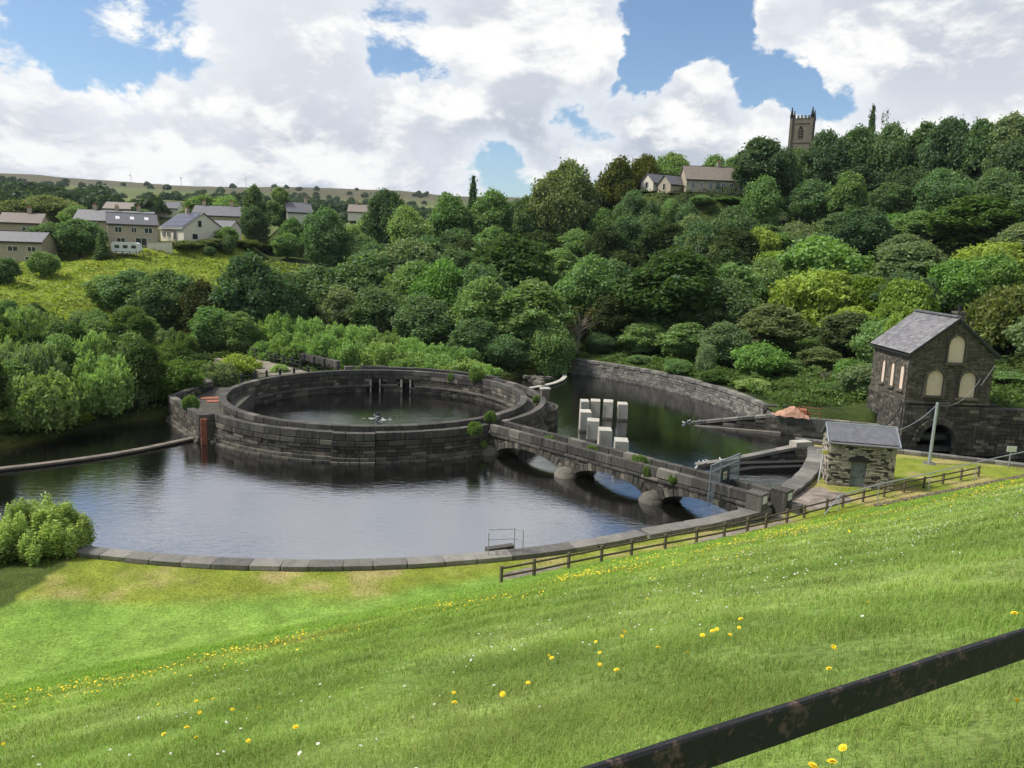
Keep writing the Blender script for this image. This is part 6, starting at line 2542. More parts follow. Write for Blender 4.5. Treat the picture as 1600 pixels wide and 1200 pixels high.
    ('dark green rounded tree halfway up in wood above the rear of the round wall', 'trees packed into the hillside wood', 'tree', 'tree'),
    ('bright green rounded bush low in wood left of the valve house', 'trees packed into the hillside wood', 'tree', 'tree'),
    ('bright green rounded tree halfway up in wood above the rear of the round wall', 'trees packed into the hillside wood', 'tree', 'tree'),
    ('bright green rounded bush halfway up in wood above the valve house', 'trees packed into the hillside wood', 'tree', 'tree'),
    ('yellow-green loose tree low in wood left of the valve house', 'trees packed into the hillside wood', 'tree', 'tree'),
    ('bright green loose tree halfway up in wood below the long house', 'trees packed into the hillside wood', 'tree', 'tree'),
    ('bright green loose tree high in wood below the hill cottages', 'trees packed into the hillside wood', 'tree', 'tree'),
    ('dark green rounded tree halfway up in wood below the hill cottages', 'trees packed into the hillside wood', 'tree', 'tree'),
    ('dark green loose tree halfway up in wood above the left of the far wall', 'trees packed into the hillside wood', 'tree', 'tree'),
    ('mid-green loose tree halfway up in wood above the rear of the round wall', 'trees packed into the hillside wood', 'tree', 'tree'),
    ('bright green rounded tree halfway up in wood above the middle of the willow row', 'trees packed into the hillside wood', 'tree', 'tree'),
    ('dark green rounded tree high in wood below the hill cottages', 'trees packed into the hillside wood', 'tree', 'tree'),
    ('mid-green loose tree high in wood above the left of the far wall', 'trees packed into the hillside wood', 'tree', 'tree'),
    ('bright green rounded tree halfway up in wood above the curved weir sill', 'trees packed into the hillside wood', 'tree', 'tree'),
    ('dark green rounded tree high in wood above the curved weir sill', 'trees packed into the hillside wood', 'tree', 'tree'),
    ('bright green rounded bush halfway up in wood at the right edge', 'trees packed into the hillside wood', 'tree', 'tree'),
    ('dark green loose tree high in wood below the hill cottages', 'trees packed into the hillside wood', 'tree', 'tree'),
    ('bright green rounded tree halfway up in wood above the left of the far wall', 'trees packed into the hillside wood', 'tree', 'tree'),
    ('dark green loose tree halfway up in wood above the curved weir sill', 'trees packed into the hillside wood', 'tree', 'tree'),
    ('dark green loose tree high in wood above the rear of the round wall', 'trees packed into the hillside wood', 'tree', 'tree'),
    ('bright green loose tree halfway up in wood above the middle of the willow row', 'trees packed into the hillside wood', 'tree', 'tree'),
    ('bright green rounded tree halfway up in wood left of the valve house', 'trees packed into the hillside wood', 'tree', 'tree'),
    ('mid-green loose tree high in wood below the long house', 'trees packed into the hillside wood', 'tree', 'tree'),
    ('dark green loose tree high in wood above the left of the far wall', 'trees packed into the hillside wood', 'tree', 'tree'),
    ('yellow-green loose tree high in wood at the right edge', 'trees packed into the hillside wood', 'tree', 'tree'),
    ('bright green rounded bush high in wood at the right edge', 'trees packed into the hillside wood', 'tree', 'tree'),
    ('yellow-green rounded bush high in wood below the church tower', 'trees packed into the hillside wood', 'tree', 'tree'),
    ('mid-green rounded tree high in wood above the left of the far wall', 'trees packed into the hillside wood', 'tree', 'tree'),
    ('bright green loose tree high in wood above the curved weir sill', 'trees packed into the hillside wood', 'tree', 'tree'),
    ('mid-green rounded tree high in wood above the rear of the round wall', 'trees packed into the hillside wood', 'tree', 'tree'),
    ('dark green rounded tree high in wood above the rear of the round wall', 'trees packed into the hillside wood', 'tree', 'tree'),
    ('dark green rounded tree high in wood above the middle of the willow row', 'trees packed into the hillside wood', 'tree', 'tree'),
    ('bright green rounded tree high in wood above the valve house', 'trees packed into the hillside wood', 'tree', 'tree'),
    ('dark green rounded tree high in wood left of the valve house', 'trees packed into the hillside wood', 'tree', 'tree'),
    ('dark green rounded bush high in wood below the church tower', 'trees packed into the hillside wood', 'tree', 'tree'),
    ('yellow-green rounded bush high in wood below the long house', 'trees packed into the hillside wood', 'tree', 'tree'),
    ('mid-green loose tree high in wood below the hill cottages', 'trees packed into the hillside wood', 'tree', 'tree'),
    ('dark green rounded tree high in wood above the left of the far wall', 'trees packed into the hillside wood', 'tree', 'tree'),
    ('mid-green rounded tree high in wood above the curved weir sill', 'trees packed into the hillside wood', 'tree', 'tree'),
    ('bright green rounded tree high in wood at the right edge', 'trees packed into the hillside wood', 'tree', 'tree'),
    ('bright green loose tree high in wood below the church tower', 'trees packed into the hillside wood', 'tree', 'tree'),
    ('dark green rounded tree high in wood below the long house', 'trees packed into the hillside wood', 'tree', 'tree'),
    ('bright green rounded tree high in wood above the left of the far wall', 'trees packed into the hillside wood', 'tree', 'tree'),
    ('bright green rounded tree high in wood above the curved weir sill', 'trees packed into the hillside wood', 'tree', 'tree'),
    ('bright green loose tree high in wood above the valve house', 'trees packed into the hillside wood', 'tree', 'tree'),
    ('dark green loose tree high in wood below the church tower', 'trees packed into the hillside wood', 'tree', 'tree'),
    ('dark green loose tree high in wood below the long house', 'trees packed into the hillside wood', 'tree', 'tree'),
    ('bright green loose tree high in wood above the left of the far wall', 'trees packed into the hillside wood', 'tree', 'tree'),
    ('bright green rounded tree high in wood above the middle of the willow row', 'trees packed into the hillside wood', 'tree', 'tree'),
    ('dark green rounded tree near the top in wood at the right edge', 'trees packed into the hillside wood', 'tree', 'tree'),
    ('dark green rounded tree near the top in wood above the valve house', 'trees packed into the hillside wood', 'tree', 'tree'),
    ('bright green rounded bush high in wood left of the valve house', 'trees packed into the hillside wood', 'tree', 'tree'),
    ('dark green loose tree high in wood left of the valve house', 'trees packed into the hillside wood', 'tree', 'tree'),
    ('bright green rounded bush high in wood below the church tower', 'trees packed into the hillside wood', 'tree', 'tree'),
    ('bright green rounded tree near the top in wood below the long house', 'trees packed into the hillside wood', 'tree', 'tree'),
    ('dark green loose tree near the top in wood left of the valve house', 'trees packed into the hillside wood', 'tree', 'tree'),
    ('bright green loose tree near the top in wood left of the valve house', 'trees packed into the hillside wood', 'tree', 'tree'),
    ('dark green rounded tree near the top in wood below the church tower', 'trees packed into the hillside wood', 'tree', 'tree'),
    ('dark green loose tree high in wood above the curved weir sill', 'trees packed into the hillside wood', 'tree', 'tree'),
    ('dark green loose tree near the top in wood above the valve house', 'trees packed into the hillside wood', 'tree', 'tree'),
    ('dark green rounded tree near the top in wood above the left of the far wall', 'trees packed into the hillside wood', 'tree', 'tree'),
    ('bright green loose tree high in wood above the rear of the round wall', 'trees packed into the hillside wood', 'tree', 'tree'),
    ('bright green rounded tree high in wood above the rear of the round wall', 'trees packed into the hillside wood', 'tree', 'tree'),
    ('dark green rounded tree near the top in wood below the hill cottages', 'trees packed into the hillside wood', 'tree', 'tree'),
    ('mid-green loose tree high in wood above the curved weir sill', 'trees packed into the hillside wood', 'tree', 'tree'),
    ('dark green loose tree near the top in wood at the right edge', 'trees packed into the hillside wood', 'tree', 'tree'),
    ('bright green loose tree near the top in wood at the right edge', 'trees packed into the hillside wood', 'tree', 'tree'),
    ('dark green loose tree near the top in wood below the church tower', 'trees packed into the hillside wood', 'tree', 'tree'),
    ('bright green loose tree near the top in wood below the long house', 'trees packed into the hillside wood', 'tree', 'tree'),
    ('dark green loose tree near the top in wood below the long house', 'trees packed into the hillside wood', 'tree', 'tree'),
    ('bright green rounded tree near the top in wood above the left of the far wall', 'trees packed into the hillside wood', 'tree', 'tree'),
    ('dark green rounded tree near the top in wood below the long house', 'trees packed into the hillside wood', 'tree', 'tree'),
    ('mid-green loose tree near the top in wood below the long house', 'trees packed into the hillside wood', 'tree', 'tree'),
    ('bright green loose tree near the top in wood below the hill cottages', 'trees packed into the hillside wood', 'tree', 'tree'),
    ('mid-green rounded tree near the top in wood above the left of the far wall', 'trees packed into the hillside wood', 'tree', 'tree'),
    ('mid-green loose tree near the top in wood above the left of the far wall', 'trees packed into the hillside wood', 'tree', 'tree'),
    ('dark green loose tree near the top in wood above the curved weir sill', 'trees packed into the hillside wood', 'tree', 'tree'),
    ('dark green loose tree near the top in wood below the hill cottages', 'trees packed into the hillside wood', 'tree', 'tree'),
    ('mid-green loose tree high in wood above the rear of the round wall', 'trees packed into the hillside wood', 'tree', 'tree'),
    ('bright green rounded tree near the top in wood below the church tower', 'trees packed into the hillside wood', 'tree', 'tree'),
    ('bright green loose tree near the top in wood above the left of the far wall', 'trees packed into the hillside wood', 'tree', 'tree'),
    ('bright green loose tree high in wood above the middle of the willow row', 'trees packed into the hillside wood', 'tree', 'tree'),
    ('mid-green rounded tree near the top in wood above the curved weir sill', 'trees packed into the hillside wood', 'tree', 'tree'),
    ('bright green rounded tree near the top in wood at the right edge', 'trees packed into the hillside wood', 'tree', 'tree'),
    ('dark green rounded tree near the top in wood left of the valve house', 'trees packed into the hillside wood', 'tree', 'tree'),
    ('mid-green rounded tree near the top in wood below the hill cottages', 'trees packed into the hillside wood', 'tree', 'tree'),
    ('bright green loose tree near the top in wood above the curved weir sill', 'trees packed into the hillside wood', 'tree', 'tree'),
]
TREES = [         # shape, x, y, height, width, leaf colour, label
('willow2',-24.2,38.5,3.0,4.9,(0.315,0.407,0.142),0),
('bush0',-25.3,37.5,1.5,3.6,(0.069,0.112,0.029),1),
('willow1',-32.0,83.6,3.4,4.6,(0.170,0.220,0.108),2),
('ash0',-34.8,72.6,7.4,4.7,(0.062,0.104,0.030),3),
('broad1',-37.1,86.8,3.6,3.9,(0.054,0.097,0.027),3),
('willow0',-38.3,82.5,5.3,6.1,(0.110,0.164,0.044),4),
('ash2',-38.4,78.1,7.1,5.6,(0.144,0.219,0.080),3),
('willow1',-36.3,73.5,6.4,4.9,(0.161,0.222,0.108),2),
('willow1',-37.3,69.7,6.3,5.7,(0.235,0.346,0.126),5),
('ash0',-41.5,80.3,7.0,5.7,(0.056,0.103,0.029),7),
('willow0',-41.0,75.8,7.4,4.6,(0.232,0.344,0.126),5),
('ash2',-41.4,71.5,6.3,5.2,(0.055,0.095,0.027),8),
('willow0',-41.3,67.6,7.3,4.8,(0.165,0.232,0.113),9),
('willow1',-39.3,63.9,5.5,5.7,(0.228,0.311,0.114),10),
('ash1',-38.9,95.6,2.4,4.6,(0.061,0.102,0.029),6),
('ash2',-42.8,83.6,7.5,5.9,(0.051,0.097,0.027),13),
('ash1',-45.4,80.2,7.6,4.7,(0.057,0.107,0.030),13),
('broad1',-44.2,75.4,7.2,5.5,(0.166,0.261,0.096),14),
('willow1',-44.1,71.3,6.6,6.0,(0.148,0.212,0.104),9),
('ash1',-42.5,66.8,6.0,6.2,(0.151,0.239,0.088),15),
('ash0',-43.0,62.0,7.1,5.5,(0.060,0.101,0.029),15),
('willow0',-37.7,100.4,2.1,4.1,(0.085,0.137,0.037),11),
('ash1',-41.3,97.8,2.5,4.0,(0.051,0.090,0.025),6),
('broad1',-50.1,81.0,6.6,4.8,(0.049,0.092,0.026),14),
('willow1',-50.5,76.2,6.6,5.0,(0.223,0.317,0.116),17),
('willow0',-48.6,71.4,6.2,6.1,(0.181,0.240,0.118),18),
('willow1',-43.4,101.3,4.5,5.3,(0.104,0.163,0.044),11),
('ash1',-47.0,97.3,7.3,6.1,(0.065,0.109,0.031),6),
('ash1',-49.9,93.1,7.1,6.2,(0.143,0.221,0.081),20),
('ash2',-51.8,88.0,7.4,4.9,(0.140,0.223,0.082),21),
('willow1',-54.3,82.9,7.5,5.8,(0.100,0.162,0.043),22),
('willow1',-46.0,103.9,4.7,5.1,(0.149,0.204,0.100),19),
('broad1',-51.7,95.7,7.2,4.7,(0.149,0.237,0.087),20),
('willow1',-55.0,92.2,7.2,5.3,(0.100,0.155,0.041),26),
('ash0',-57.8,87.0,8.0,5.2,(0.054,0.100,0.028),23),
('ash2',-50.2,107.0,5.2,4.7,(0.156,0.249,0.091),25),
('broad1',-55.9,104.0,5.9,4.7,(0.141,0.223,0.082),20),
('willow0',-58.0,92.2,7.8,6.0,(0.200,0.296,0.108),22),
('ash1',-52.3,115.9,2.4,4.3,(0.140,0.238,0.087),25),
('willow0',-53.5,108.7,5.7,5.5,(0.096,0.145,0.039),24),
('willow0',-57.1,104.5,5.5,6.3,(0.169,0.236,0.115),29),
('willow1',-63.0,101.1,6.0,6.0,(0.165,0.217,0.106),27),
('ash1',-56.5,114.1,4.4,6.2,(0.137,0.221,0.081),25),
('ash2',-65.7,106.8,4.9,4.7,(0.059,0.110,0.031),21),
('ash0',-65.9,101.3,6.5,4.8,(0.131,0.224,0.082),23),
('bush1',-34.4,77.0,4.6,8.3,(0.086,0.148,0.030),30),
('bush2',-34.8,85.0,3.2,6.3,(0.086,0.136,0.031),31),
('bush0',-32.7,92.0,3.2,6.5,(0.244,0.315,0.060),32),
('bush1',-27.3,90.5,2.3,3.0,(0.245,0.341,0.125),33),
('bush2',-38.6,66.5,1.2,5.6,(0.122,0.163,0.022),34),
('bush0',-41.0,62.5,1.2,3.7,(0.068,0.103,0.023),35),
('broad0',-58.6,122.0,8.1,12.2,(0.108,0.186,0.083),36),
('broad1',-52.2,118.0,9.9,12.9,(0.115,0.182,0.081),37),
('broad2',-44.5,112.0,10.1,9.2,(0.049,0.058,0.021),38),
('broad0',-37.1,112.0,15.0,13.2,(0.080,0.140,0.068),39),
('ash0',-40.4,104.0,8.2,7.6,(0.144,0.245,0.090),40),
('ash1',-37.0,104.0,7.3,7.6,(0.157,0.238,0.087),41),
('broad2',-64.7,125.0,5.6,10.3,(0.165,0.247,0.091),42),
('broad1',-34.6,118.0,11.6,9.7,(0.093,0.158,0.070),43),
('bush0',-83.8,139.7,4.9,6.6,(0.168,0.254,0.093),44),
('bush1',-84.6,129.9,4.9,6.4,(0.102,0.169,0.075),45),
('bush2',-63.8,175.0,4.6,4.3,(0.112,0.173,0.077),46),
('bush1',-66.4,170.9,2.3,3.3,(0.104,0.165,0.073),47),
('bush0',-60.9,197.0,2.6,11.2,(0.139,0.175,0.044),48),
('bush1',-62.3,182.3,2.1,8.9,(0.119,0.149,0.037),49),
('bush2',-66.9,175.3,2.0,9.9,(0.139,0.175,0.074),50),
('bush0',-71.6,171.1,2.0,8.3,(0.153,0.179,0.075),51),
('broad0',-98.5,166.0,7.7,12.0,(0.108,0.176,0.078),52),
('broad1',-90.6,164.0,8.4,12.6,(0.114,0.189,0.084),53),
('spruce0',-83.9,160.0,5.7,3.9,(0.121,0.188,0.084),54),
('broad2',-146.5,250.0,11.2,26.9,(0.157,0.189,0.079),55),
('broad0',-155.1,245.0,10.1,17.6,(0.147,0.173,0.073),56),
('broad1',-132.7,240.0,8.9,12.9,(0.161,0.245,0.090),57),
('broad1',-88.5,225.0,13.8,16.1,(0.147,0.221,0.081),58),
('broad2',-80.6,220.0,13.7,13.8,(0.198,0.300,0.109),59),
('birch0',-67.8,205.0,12.9,6.9,(0.111,0.171,0.076),60),
('birch0',-61.1,205.0,10.1,7.2,(0.162,0.233,0.114),61),
('broad0',-64.6,196.0,11.3,8.8,(0.082,0.132,0.064),62),
('broad2',-121.3,260.0,8.0,8.4,(0.154,0.250,0.092),63),
('broad0',-128.9,255.0,6.5,9.2,(0.161,0.248,0.091),64),
('broad1',-105.4,250.0,7.9,8.1,(0.148,0.249,0.065),65),
('broad1',-32.8,200.0,20.2,13.7,(0.078,0.131,0.063),66),
('broad2',-55.7,196.0,8.9,8.1,(0.129,0.222,0.081),67),
('broad0',-37.5,200.0,13.1,9.9,(0.204,0.305,0.111),69),
('broad1',-65.0,178.0,4.8,6.4,(0.167,0.252,0.092),70),
('broad0',-41.3,172.0,15.5,13.1,(0.107,0.185,0.082),72),
('broad0',-54.5,188.0,6.8,8.5,(0.145,0.241,0.088),73),
('broad2',-39.2,185.0,10.8,10.0,(0.207,0.298,0.109),75),
('broad2',-24.2,178.0,16.7,13.6,(0.204,0.299,0.109),76),
('willow1',-32.2,108.0,7.1,7.3,(0.208,0.325,0.105),78),
('willow0',-28.4,107.0,6.5,6.9,(0.189,0.305,0.102),79),
('willow1',-24.7,106.0,6.0,5.8,(0.223,0.338,0.113),80),
('willow0',-21.2,106.0,5.6,7.2,(0.218,0.340,0.110),81),
('willow1',-17.5,105.0,5.1,6.5,(0.174,0.258,0.086),82),
('willow0',-13.9,104.0,4.5,5.3,(0.222,0.356,0.119),83),
('willow1',-10.4,103.0,4.0,5.6,(0.188,0.310,0.100),84),
('willow0',-6.9,102.0,3.5,6.1,(0.162,0.268,0.089),85),
('willow1',-29.2,102.0,4.9,6.2,(0.199,0.299,0.100),86),
('willow0',-24.8,101.0,4.8,5.5,(0.201,0.327,0.106),87),
('willow1',-21.1,100.5,4.4,6.0,(0.193,0.308,0.103),88),
('willow0',-17.3,100.0,4.2,5.5,(0.229,0.329,0.110),89),
('willow1',-13.6,99.5,3.3,5.6,(0.203,0.302,0.098),90),
('willow0',-9.9,99.0,2.9,6.3,(0.194,0.310,0.103),91),
('willow1',-6.4,98.0,2.5,6.8,(0.234,0.328,0.109),92),
('willow0',-3.7,97.0,2.0,5.4,(0.212,0.338,0.109),93),
('willow1',-31.9,101.0,3.7,5.2,(0.172,0.278,0.093),94),
('broad1',-31.3,126.0,11.7,13.7,(0.119,0.187,0.083),95),
('broad2',-24.9,130.0,13.9,16.5,(0.118,0.190,0.085),96),
('broad0',-19.3,136.0,16.0,17.2,(0.152,0.203,0.099),97),
('broad1',-11.3,122.0,14.3,11.6,(0.126,0.242,0.063),98),
('ash0',-0.9,132.0,18.1,21.4,(0.061,0.109,0.033),99),
('ash1',-4.7,114.0,12.9,11.4,(0.171,0.263,0.097),100),
('ash2',2.7,112.0,11.7,14.3,(0.155,0.233,0.085),101),
('broad2',5.1,108.0,10.7,8.9,(0.147,0.233,0.086),102),
('broad0',10.9,120.0,14.2,11.9,(0.144,0.240,0.088),103),
('broad2',-20.3,117.0,10.2,12.8,(0.109,0.167,0.075),104),
('broad0',-13.4,113.0,10.0,11.4,(0.117,0.187,0.083),105),
('ash0',-5.4,107.0,7.5,9.3,(0.114,0.186,0.083),106),
('dead0',9.3,113.0,6.8,7.4,(0.117,0.114,0.048),107),
('ash1',23.2,114.0,15.5,19.5,(0.057,0.105,0.030),108),
('broad1',29.9,112.0,10.7,12.2,(0.105,0.159,0.071),110),
('ash0',14.1,116.0,9.1,8.5,(0.068,0.093,0.033),111),
('broad1',-27.4,122.0,9.7,10.0,(0.178,0.228,0.111),112),
('ash0',18.6,110.0,5.3,9.1,(0.165,0.252,0.092),113),
('ash2',23.3,105.0,5.8,9.6,(0.153,0.236,0.086),114),
('broad2',12.7,113.0,3.1,6.2,(0.099,0.169,0.075),115),
('broad0',27.8,101.0,6.1,8.3,(0.140,0.203,0.099),116),
('broad1',-1.1,105.0,5.3,7.7,(0.101,0.175,0.078),117),
('bush0',30.0,94.0,4.5,8.5,(0.153,0.276,0.072),118),
('bush1',37.4,86.0,3.4,4.3,(0.151,0.261,0.068),119),
('bush2',27.4,87.0,1.3,5.8,(0.252,0.338,0.123),120),
('bush0',24.3,92.0,1.8,5.3,(0.074,0.130,0.030),121),
('bush1',31.0,85.0,1.2,4.2,(0.090,0.133,0.031),122),
('bush2',34.4,83.0,1.2,4.1,(0.130,0.220,0.080),123),
('bush0',40.7,83.0,8.7,4.1,(0.237,0.336,0.064),124),
('bush1',33.6,95.0,1.8,5.5,(0.157,0.253,0.093),125),
('ash2',37.7,95.0,3.0,7.0,(0.143,0.182,0.076),126),
('dead0',35.6,88.0,1.8,1.9,(0.149,0.182,0.077),127),
('bush2',20.9,98.0,2.0,4.9,(0.145,0.244,0.089),128),
('bush1',17.2,105.0,1.4,4.3,(0.136,0.218,0.080),129),
('bush0',51.7,80.0,1.2,6.0,(0.141,0.227,0.083),130),
('willow0',58.5,92.0,8.5,10.4,(0.138,0.163,0.051),131),
('bush1',44.0,115.0,10.6,14.9,(0.229,0.303,0.058),132),
('bush2',50.3,112.0,8.4,10.9,(0.114,0.175,0.020),133),
('bush0',52.2,135.0,11.2,18.4,(0.159,0.275,0.072),134),
('ash0',62.4,125.0,9.3,13.5,(0.156,0.215,0.105),135),
('ash1',80.1,140.0,10.6,18.7,(0.073,0.128,0.032),136),
('bush1',71.9,120.0,7.7,12.5,(0.243,0.314,0.060),137),
('broad0',53.6,108.0,9.2,10.8,(0.085,0.141,0.068),138),
('broad1',61.4,110.0,9.6,9.9,(0.137,0.250,0.065),139),
('broad2',39.7,125.0,10.9,10.2,(0.164,0.247,0.091),140),
('broad1',64.7,150.0,10.5,13.4,(0.073,0.129,0.063),141),
('ash2',35.8,130.0,12.6,11.7,(0.044,0.071,0.028),142),
('ash1',34.7,105.0,7.5,11.5,(0.152,0.183,0.077),143),
('ash0',42.0,98.0,7.0,10.7,(0.080,0.106,0.045),144),
('dead0',31.8,140.0,12.8,6.8,(0.151,0.187,0.079),145),
('dead0',51.2,140.0,11.2,5.6,(0.167,0.205,0.086),146),
('broad0',7.6,190.0,21.8,14.9,(0.175,0.207,0.087),147),
('broad1',12.1,190.0,25.0,17.0,(0.152,0.198,0.083),148),
('broad2',23.6,195.0,21.2,14.4,(0.088,0.103,0.023),149),
('broad0',30.9,200.0,14.6,10.6,(0.112,0.128,0.023),150),
('broad1',38.2,202.0,17.4,13.4,(0.174,0.261,0.096),151),
('broad2',50.0,206.0,16.7,12.8,(0.154,0.249,0.091),152),
('ash0',55.1,204.0,16.8,11.4,(0.164,0.263,0.097),153),
('ash1',55.4,186.0,16.2,15.6,(0.077,0.126,0.061),154),
('broad2',61.3,190.0,17.1,12.6,(0.075,0.123,0.060),155),
('broad0',74.4,195.0,21.5,14.6,(0.071,0.123,0.060),156),
('spruce0',86.0,200.0,24.2,5.3,(0.086,0.137,0.067),157),
('dead0',89.2,198.0,21.8,4.0,(0.106,0.174,0.077),158),
('broad1',81.2,195.0,21.6,14.7,(0.096,0.158,0.070),159),
('broad2',87.2,190.0,20.6,14.0,(0.103,0.164,0.073),160),
('ash1',94.6,190.0,19.5,13.3,(0.106,0.168,0.075),161),
('broad1',95.3,180.0,20.8,14.1,(0.070,0.122,0.059),162),
('ash2',99.3,175.0,18.9,12.8,(0.103,0.176,0.078),163),
('ash0',102.5,170.0,19.9,13.6,(0.162,0.212,0.104),164),
('spruce0',-11.0,195.0,20.4,6.2,(0.075,0.130,0.063),165),
('broad2',-16.0,190.0,18.2,15.3,(0.128,0.217,0.080),166),
('broad0',-5.4,192.0,18.2,15.4,(0.134,0.222,0.081),167),
('broad1',2.2,190.0,16.8,11.4,(0.112,0.171,0.076),168),
('broad0',67.9,197.0,17.3,13.0,(0.117,0.179,0.080),169),
('broad1',80.8,192.0,13.0,13.6,(0.074,0.123,0.059),171),
('bush0',41.5,181.0,2.4,6.5,(0.160,0.257,0.094),174),
('bush1',29.7,182.0,12.0,7.3,(0.114,0.183,0.082),175),
('bush2',34.6,181.0,7.2,6.5,(0.159,0.257,0.094),176),
('bush1',47.6,181.0,1.2,7.2,(0.148,0.236,0.086),177),
('broad1',26.3,184.0,15.1,10.3,(0.105,0.173,0.077),179),
('bush0',37.7,178.0,7.9,6.4,(0.110,0.184,0.082),180),
('bush2',24.0,96.3,4.2,3.5,(0.166,0.234,0.114),181),
('broad2',-5.2,120.7,13.4,13.3,(0.115,0.192,0.085),182),
('bush0',36.6,80.2,3.9,6.7,(0.154,0.213,0.104),183),
('broad2',-16.6,125.7,13.3,13.3,(0.152,0.237,0.087),184),
('bush1',42.9,89.9,7.4,9.4,(0.149,0.241,0.088),183),
('bush1',47.8,96.2,7.8,10.1,(0.151,0.223,0.039),185),
('ash1',44.6,103.5,6.3,9.2,(0.256,0.338,0.064),186),
('ash1',33.4,120.6,11.6,11.4,(0.154,0.252,0.092),187),
('ash0',15.9,128.9,12.8,11.4,(0.105,0.179,0.080),190),
('bush2',51.0,102.9,9.2,10.3,(0.154,0.241,0.042),185),
('ash1',18.6,134.6,12.7,11.2,(0.053,0.076,0.026),194),
('bush1',58.1,82.8,7.5,11.9,(0.169,0.235,0.115),197),
('bush1',60.7,97.1,6.0,9.7,(0.149,0.206,0.101),197),
('broad0',52.4,120.8,7.5,11.3,(0.146,0.231,0.085),203),
('ash0',35.7,137.4,12.1,13.1,(0.044,0.070,0.024),204),
('ash0',-11.8,156.8,11.9,11.4,(0.113,0.178,0.080),201),
('bush0',67.4,112.6,8.1,11.1,(0.144,0.244,0.064),207),
('bush2',46.2,142.8,7.7,9.4,(0.220,0.311,0.059),208),
('ash0',40.9,149.3,12.0,12.7,(0.052,0.081,0.028),204),
('broad2',34.9,154.4,12.2,11.4,(0.097,0.167,0.075),193),
('broad1',18.2,162.4,13.0,11.1,(0.046,0.072,0.025),209),
('ash0',8.7,162.5,10.0,12.7,(0.169,0.261,0.096),210),
('broad0',-10.8,165.2,11.8,11.6,(0.052,0.081,0.028),211),
('broad1',-19.2,167.8,11.8,11.4,(0.105,0.181,0.081),212),
('broad2',-28.7,162.7,10.4,12.1,(0.097,0.166,0.074),213),
('broad0',66.6,134.9,7.4,11.1,(0.150,0.203,0.099),214),
('bush1',55.3,147.9,8.4,11.9,(0.099,0.160,0.071),216),
('bush0',47.6,154.4,9.4,9.2,(0.224,0.294,0.056),217),
('ash0',29.4,158.9,12.7,13.4,(0.050,0.079,0.027),218),
('broad1',22.7,167.1,13.3,11.6,(0.094,0.159,0.071),219),
('broad1',5.1,174.2,11.3,12.1,(0.047,0.072,0.025),220),
('ash2',-5.3,175.0,12.1,13.7,(0.156,0.252,0.092),210),
('broad2',-32.9,171.6,10.6,10.9,(0.114,0.184,0.082),213),
('broad0',79.9,125.7,7.6,11.2,(0.161,0.211,0.103),221),
('ash1',53.2,157.5,6.5,12.0,(0.148,0.246,0.090),222),
('broad2',43.8,160.6,12.6,13.2,(0.096,0.158,0.070),223),
('ash2',36.0,164.7,11.3,11.7,(0.168,0.229,0.112),188),
('broad2',28.7,172.2,11.0,11.4,(0.106,0.170,0.076),193),
('broad0',12.5,175.0,10.7,11.9,(0.149,0.239,0.088),224),
('ash0',-13.5,179.9,11.7,12.9,(0.106,0.174,0.077),201),
('ash1',75.2,150.5,7.8,11.6,(0.155,0.252,0.092),226),
('ash1',52.0,164.6,6.9,11.4,(0.110,0.168,0.075),227),
('ash0',20.1,185.7,12.6,11.4,(0.148,0.241,0.088),229),
('broad0',89.6,138.5,12.9,11.4,(0.110,0.173,0.077),231),
('broad2',80.6,153.1,14.0,13.3,(0.109,0.188,0.084),232),
('bush1',75.4,159.4,6.3,9.7,(0.130,0.244,0.064),233),
('ash1',66.2,164.2,7.3,11.7,(0.106,0.165,0.073),234),
('bush0',59.6,170.2,5.9,9.2,(0.166,0.216,0.106),235),
('broad0',53.8,176.4,13.8,11.0,(0.143,0.240,0.088),236),
('broad0',89.8,152.0,11.7,11.2,(0.114,0.182,0.081),231),
('ash0',77.5,167.5,11.2,11.8,(0.105,0.165,0.073),237),
('ash2',71.8,174.4,14.0,11.9,(0.146,0.228,0.084),238),
('broad0',65.5,180.4,12.6,13.7,(0.107,0.181,0.081),239),
('broad0',99.4,161.7,14.5,13.6,(0.077,0.121,0.059),231),
('ash0',87.9,164.9,11.0,13.3,(0.114,0.173,0.077),241),
('broad1',84.6,175.0,11.6,13.1,(0.077,0.121,0.058),232),
('ash2',51.0,216.8,13.4,12.4,(0.103,0.168,0.075),251),
]
for row in TREES:
    plant(*row[:6], *TREE_LABELS[row[6]])


def undergrowth(name, label, pts, size, col, up=0.5):
    """brambles, ferns and coarse grass: one mass of leaf-sized faces over the ground"""
    g = np.random.default_rng(77)
    n = len(pts)
    nr = g.normal(0, 0.6, (n, 3)) + np.array([-0.2, -0.3, 0.9])
    nr /= np.linalg.norm(nr, axis=1)[:, None]
    t1 = np.cross(nr, g.normal(0, 1, (n, 3)))
    t1 /= np.linalg.norm(t1, axis=1)[:, None]
    t2 = np.cross(nr, t1)
    s = size * g.uniform(0.5, 1.4, (n, 1))
    a, b = t1 * s * 0.9, t2 * s * 0.45
    v = np.stack([pts - a, pts + b, pts + a, pts - b], 1).reshape(-1, 3)
    me = np_mesh(name, v, np.arange(n * 4).reshape(-1, 4))
    o = mesh_obj(name, me, M['leaf'])
    o.color = col + (1,)
    tag(o, label, 'undergrowth', kind='stuff')


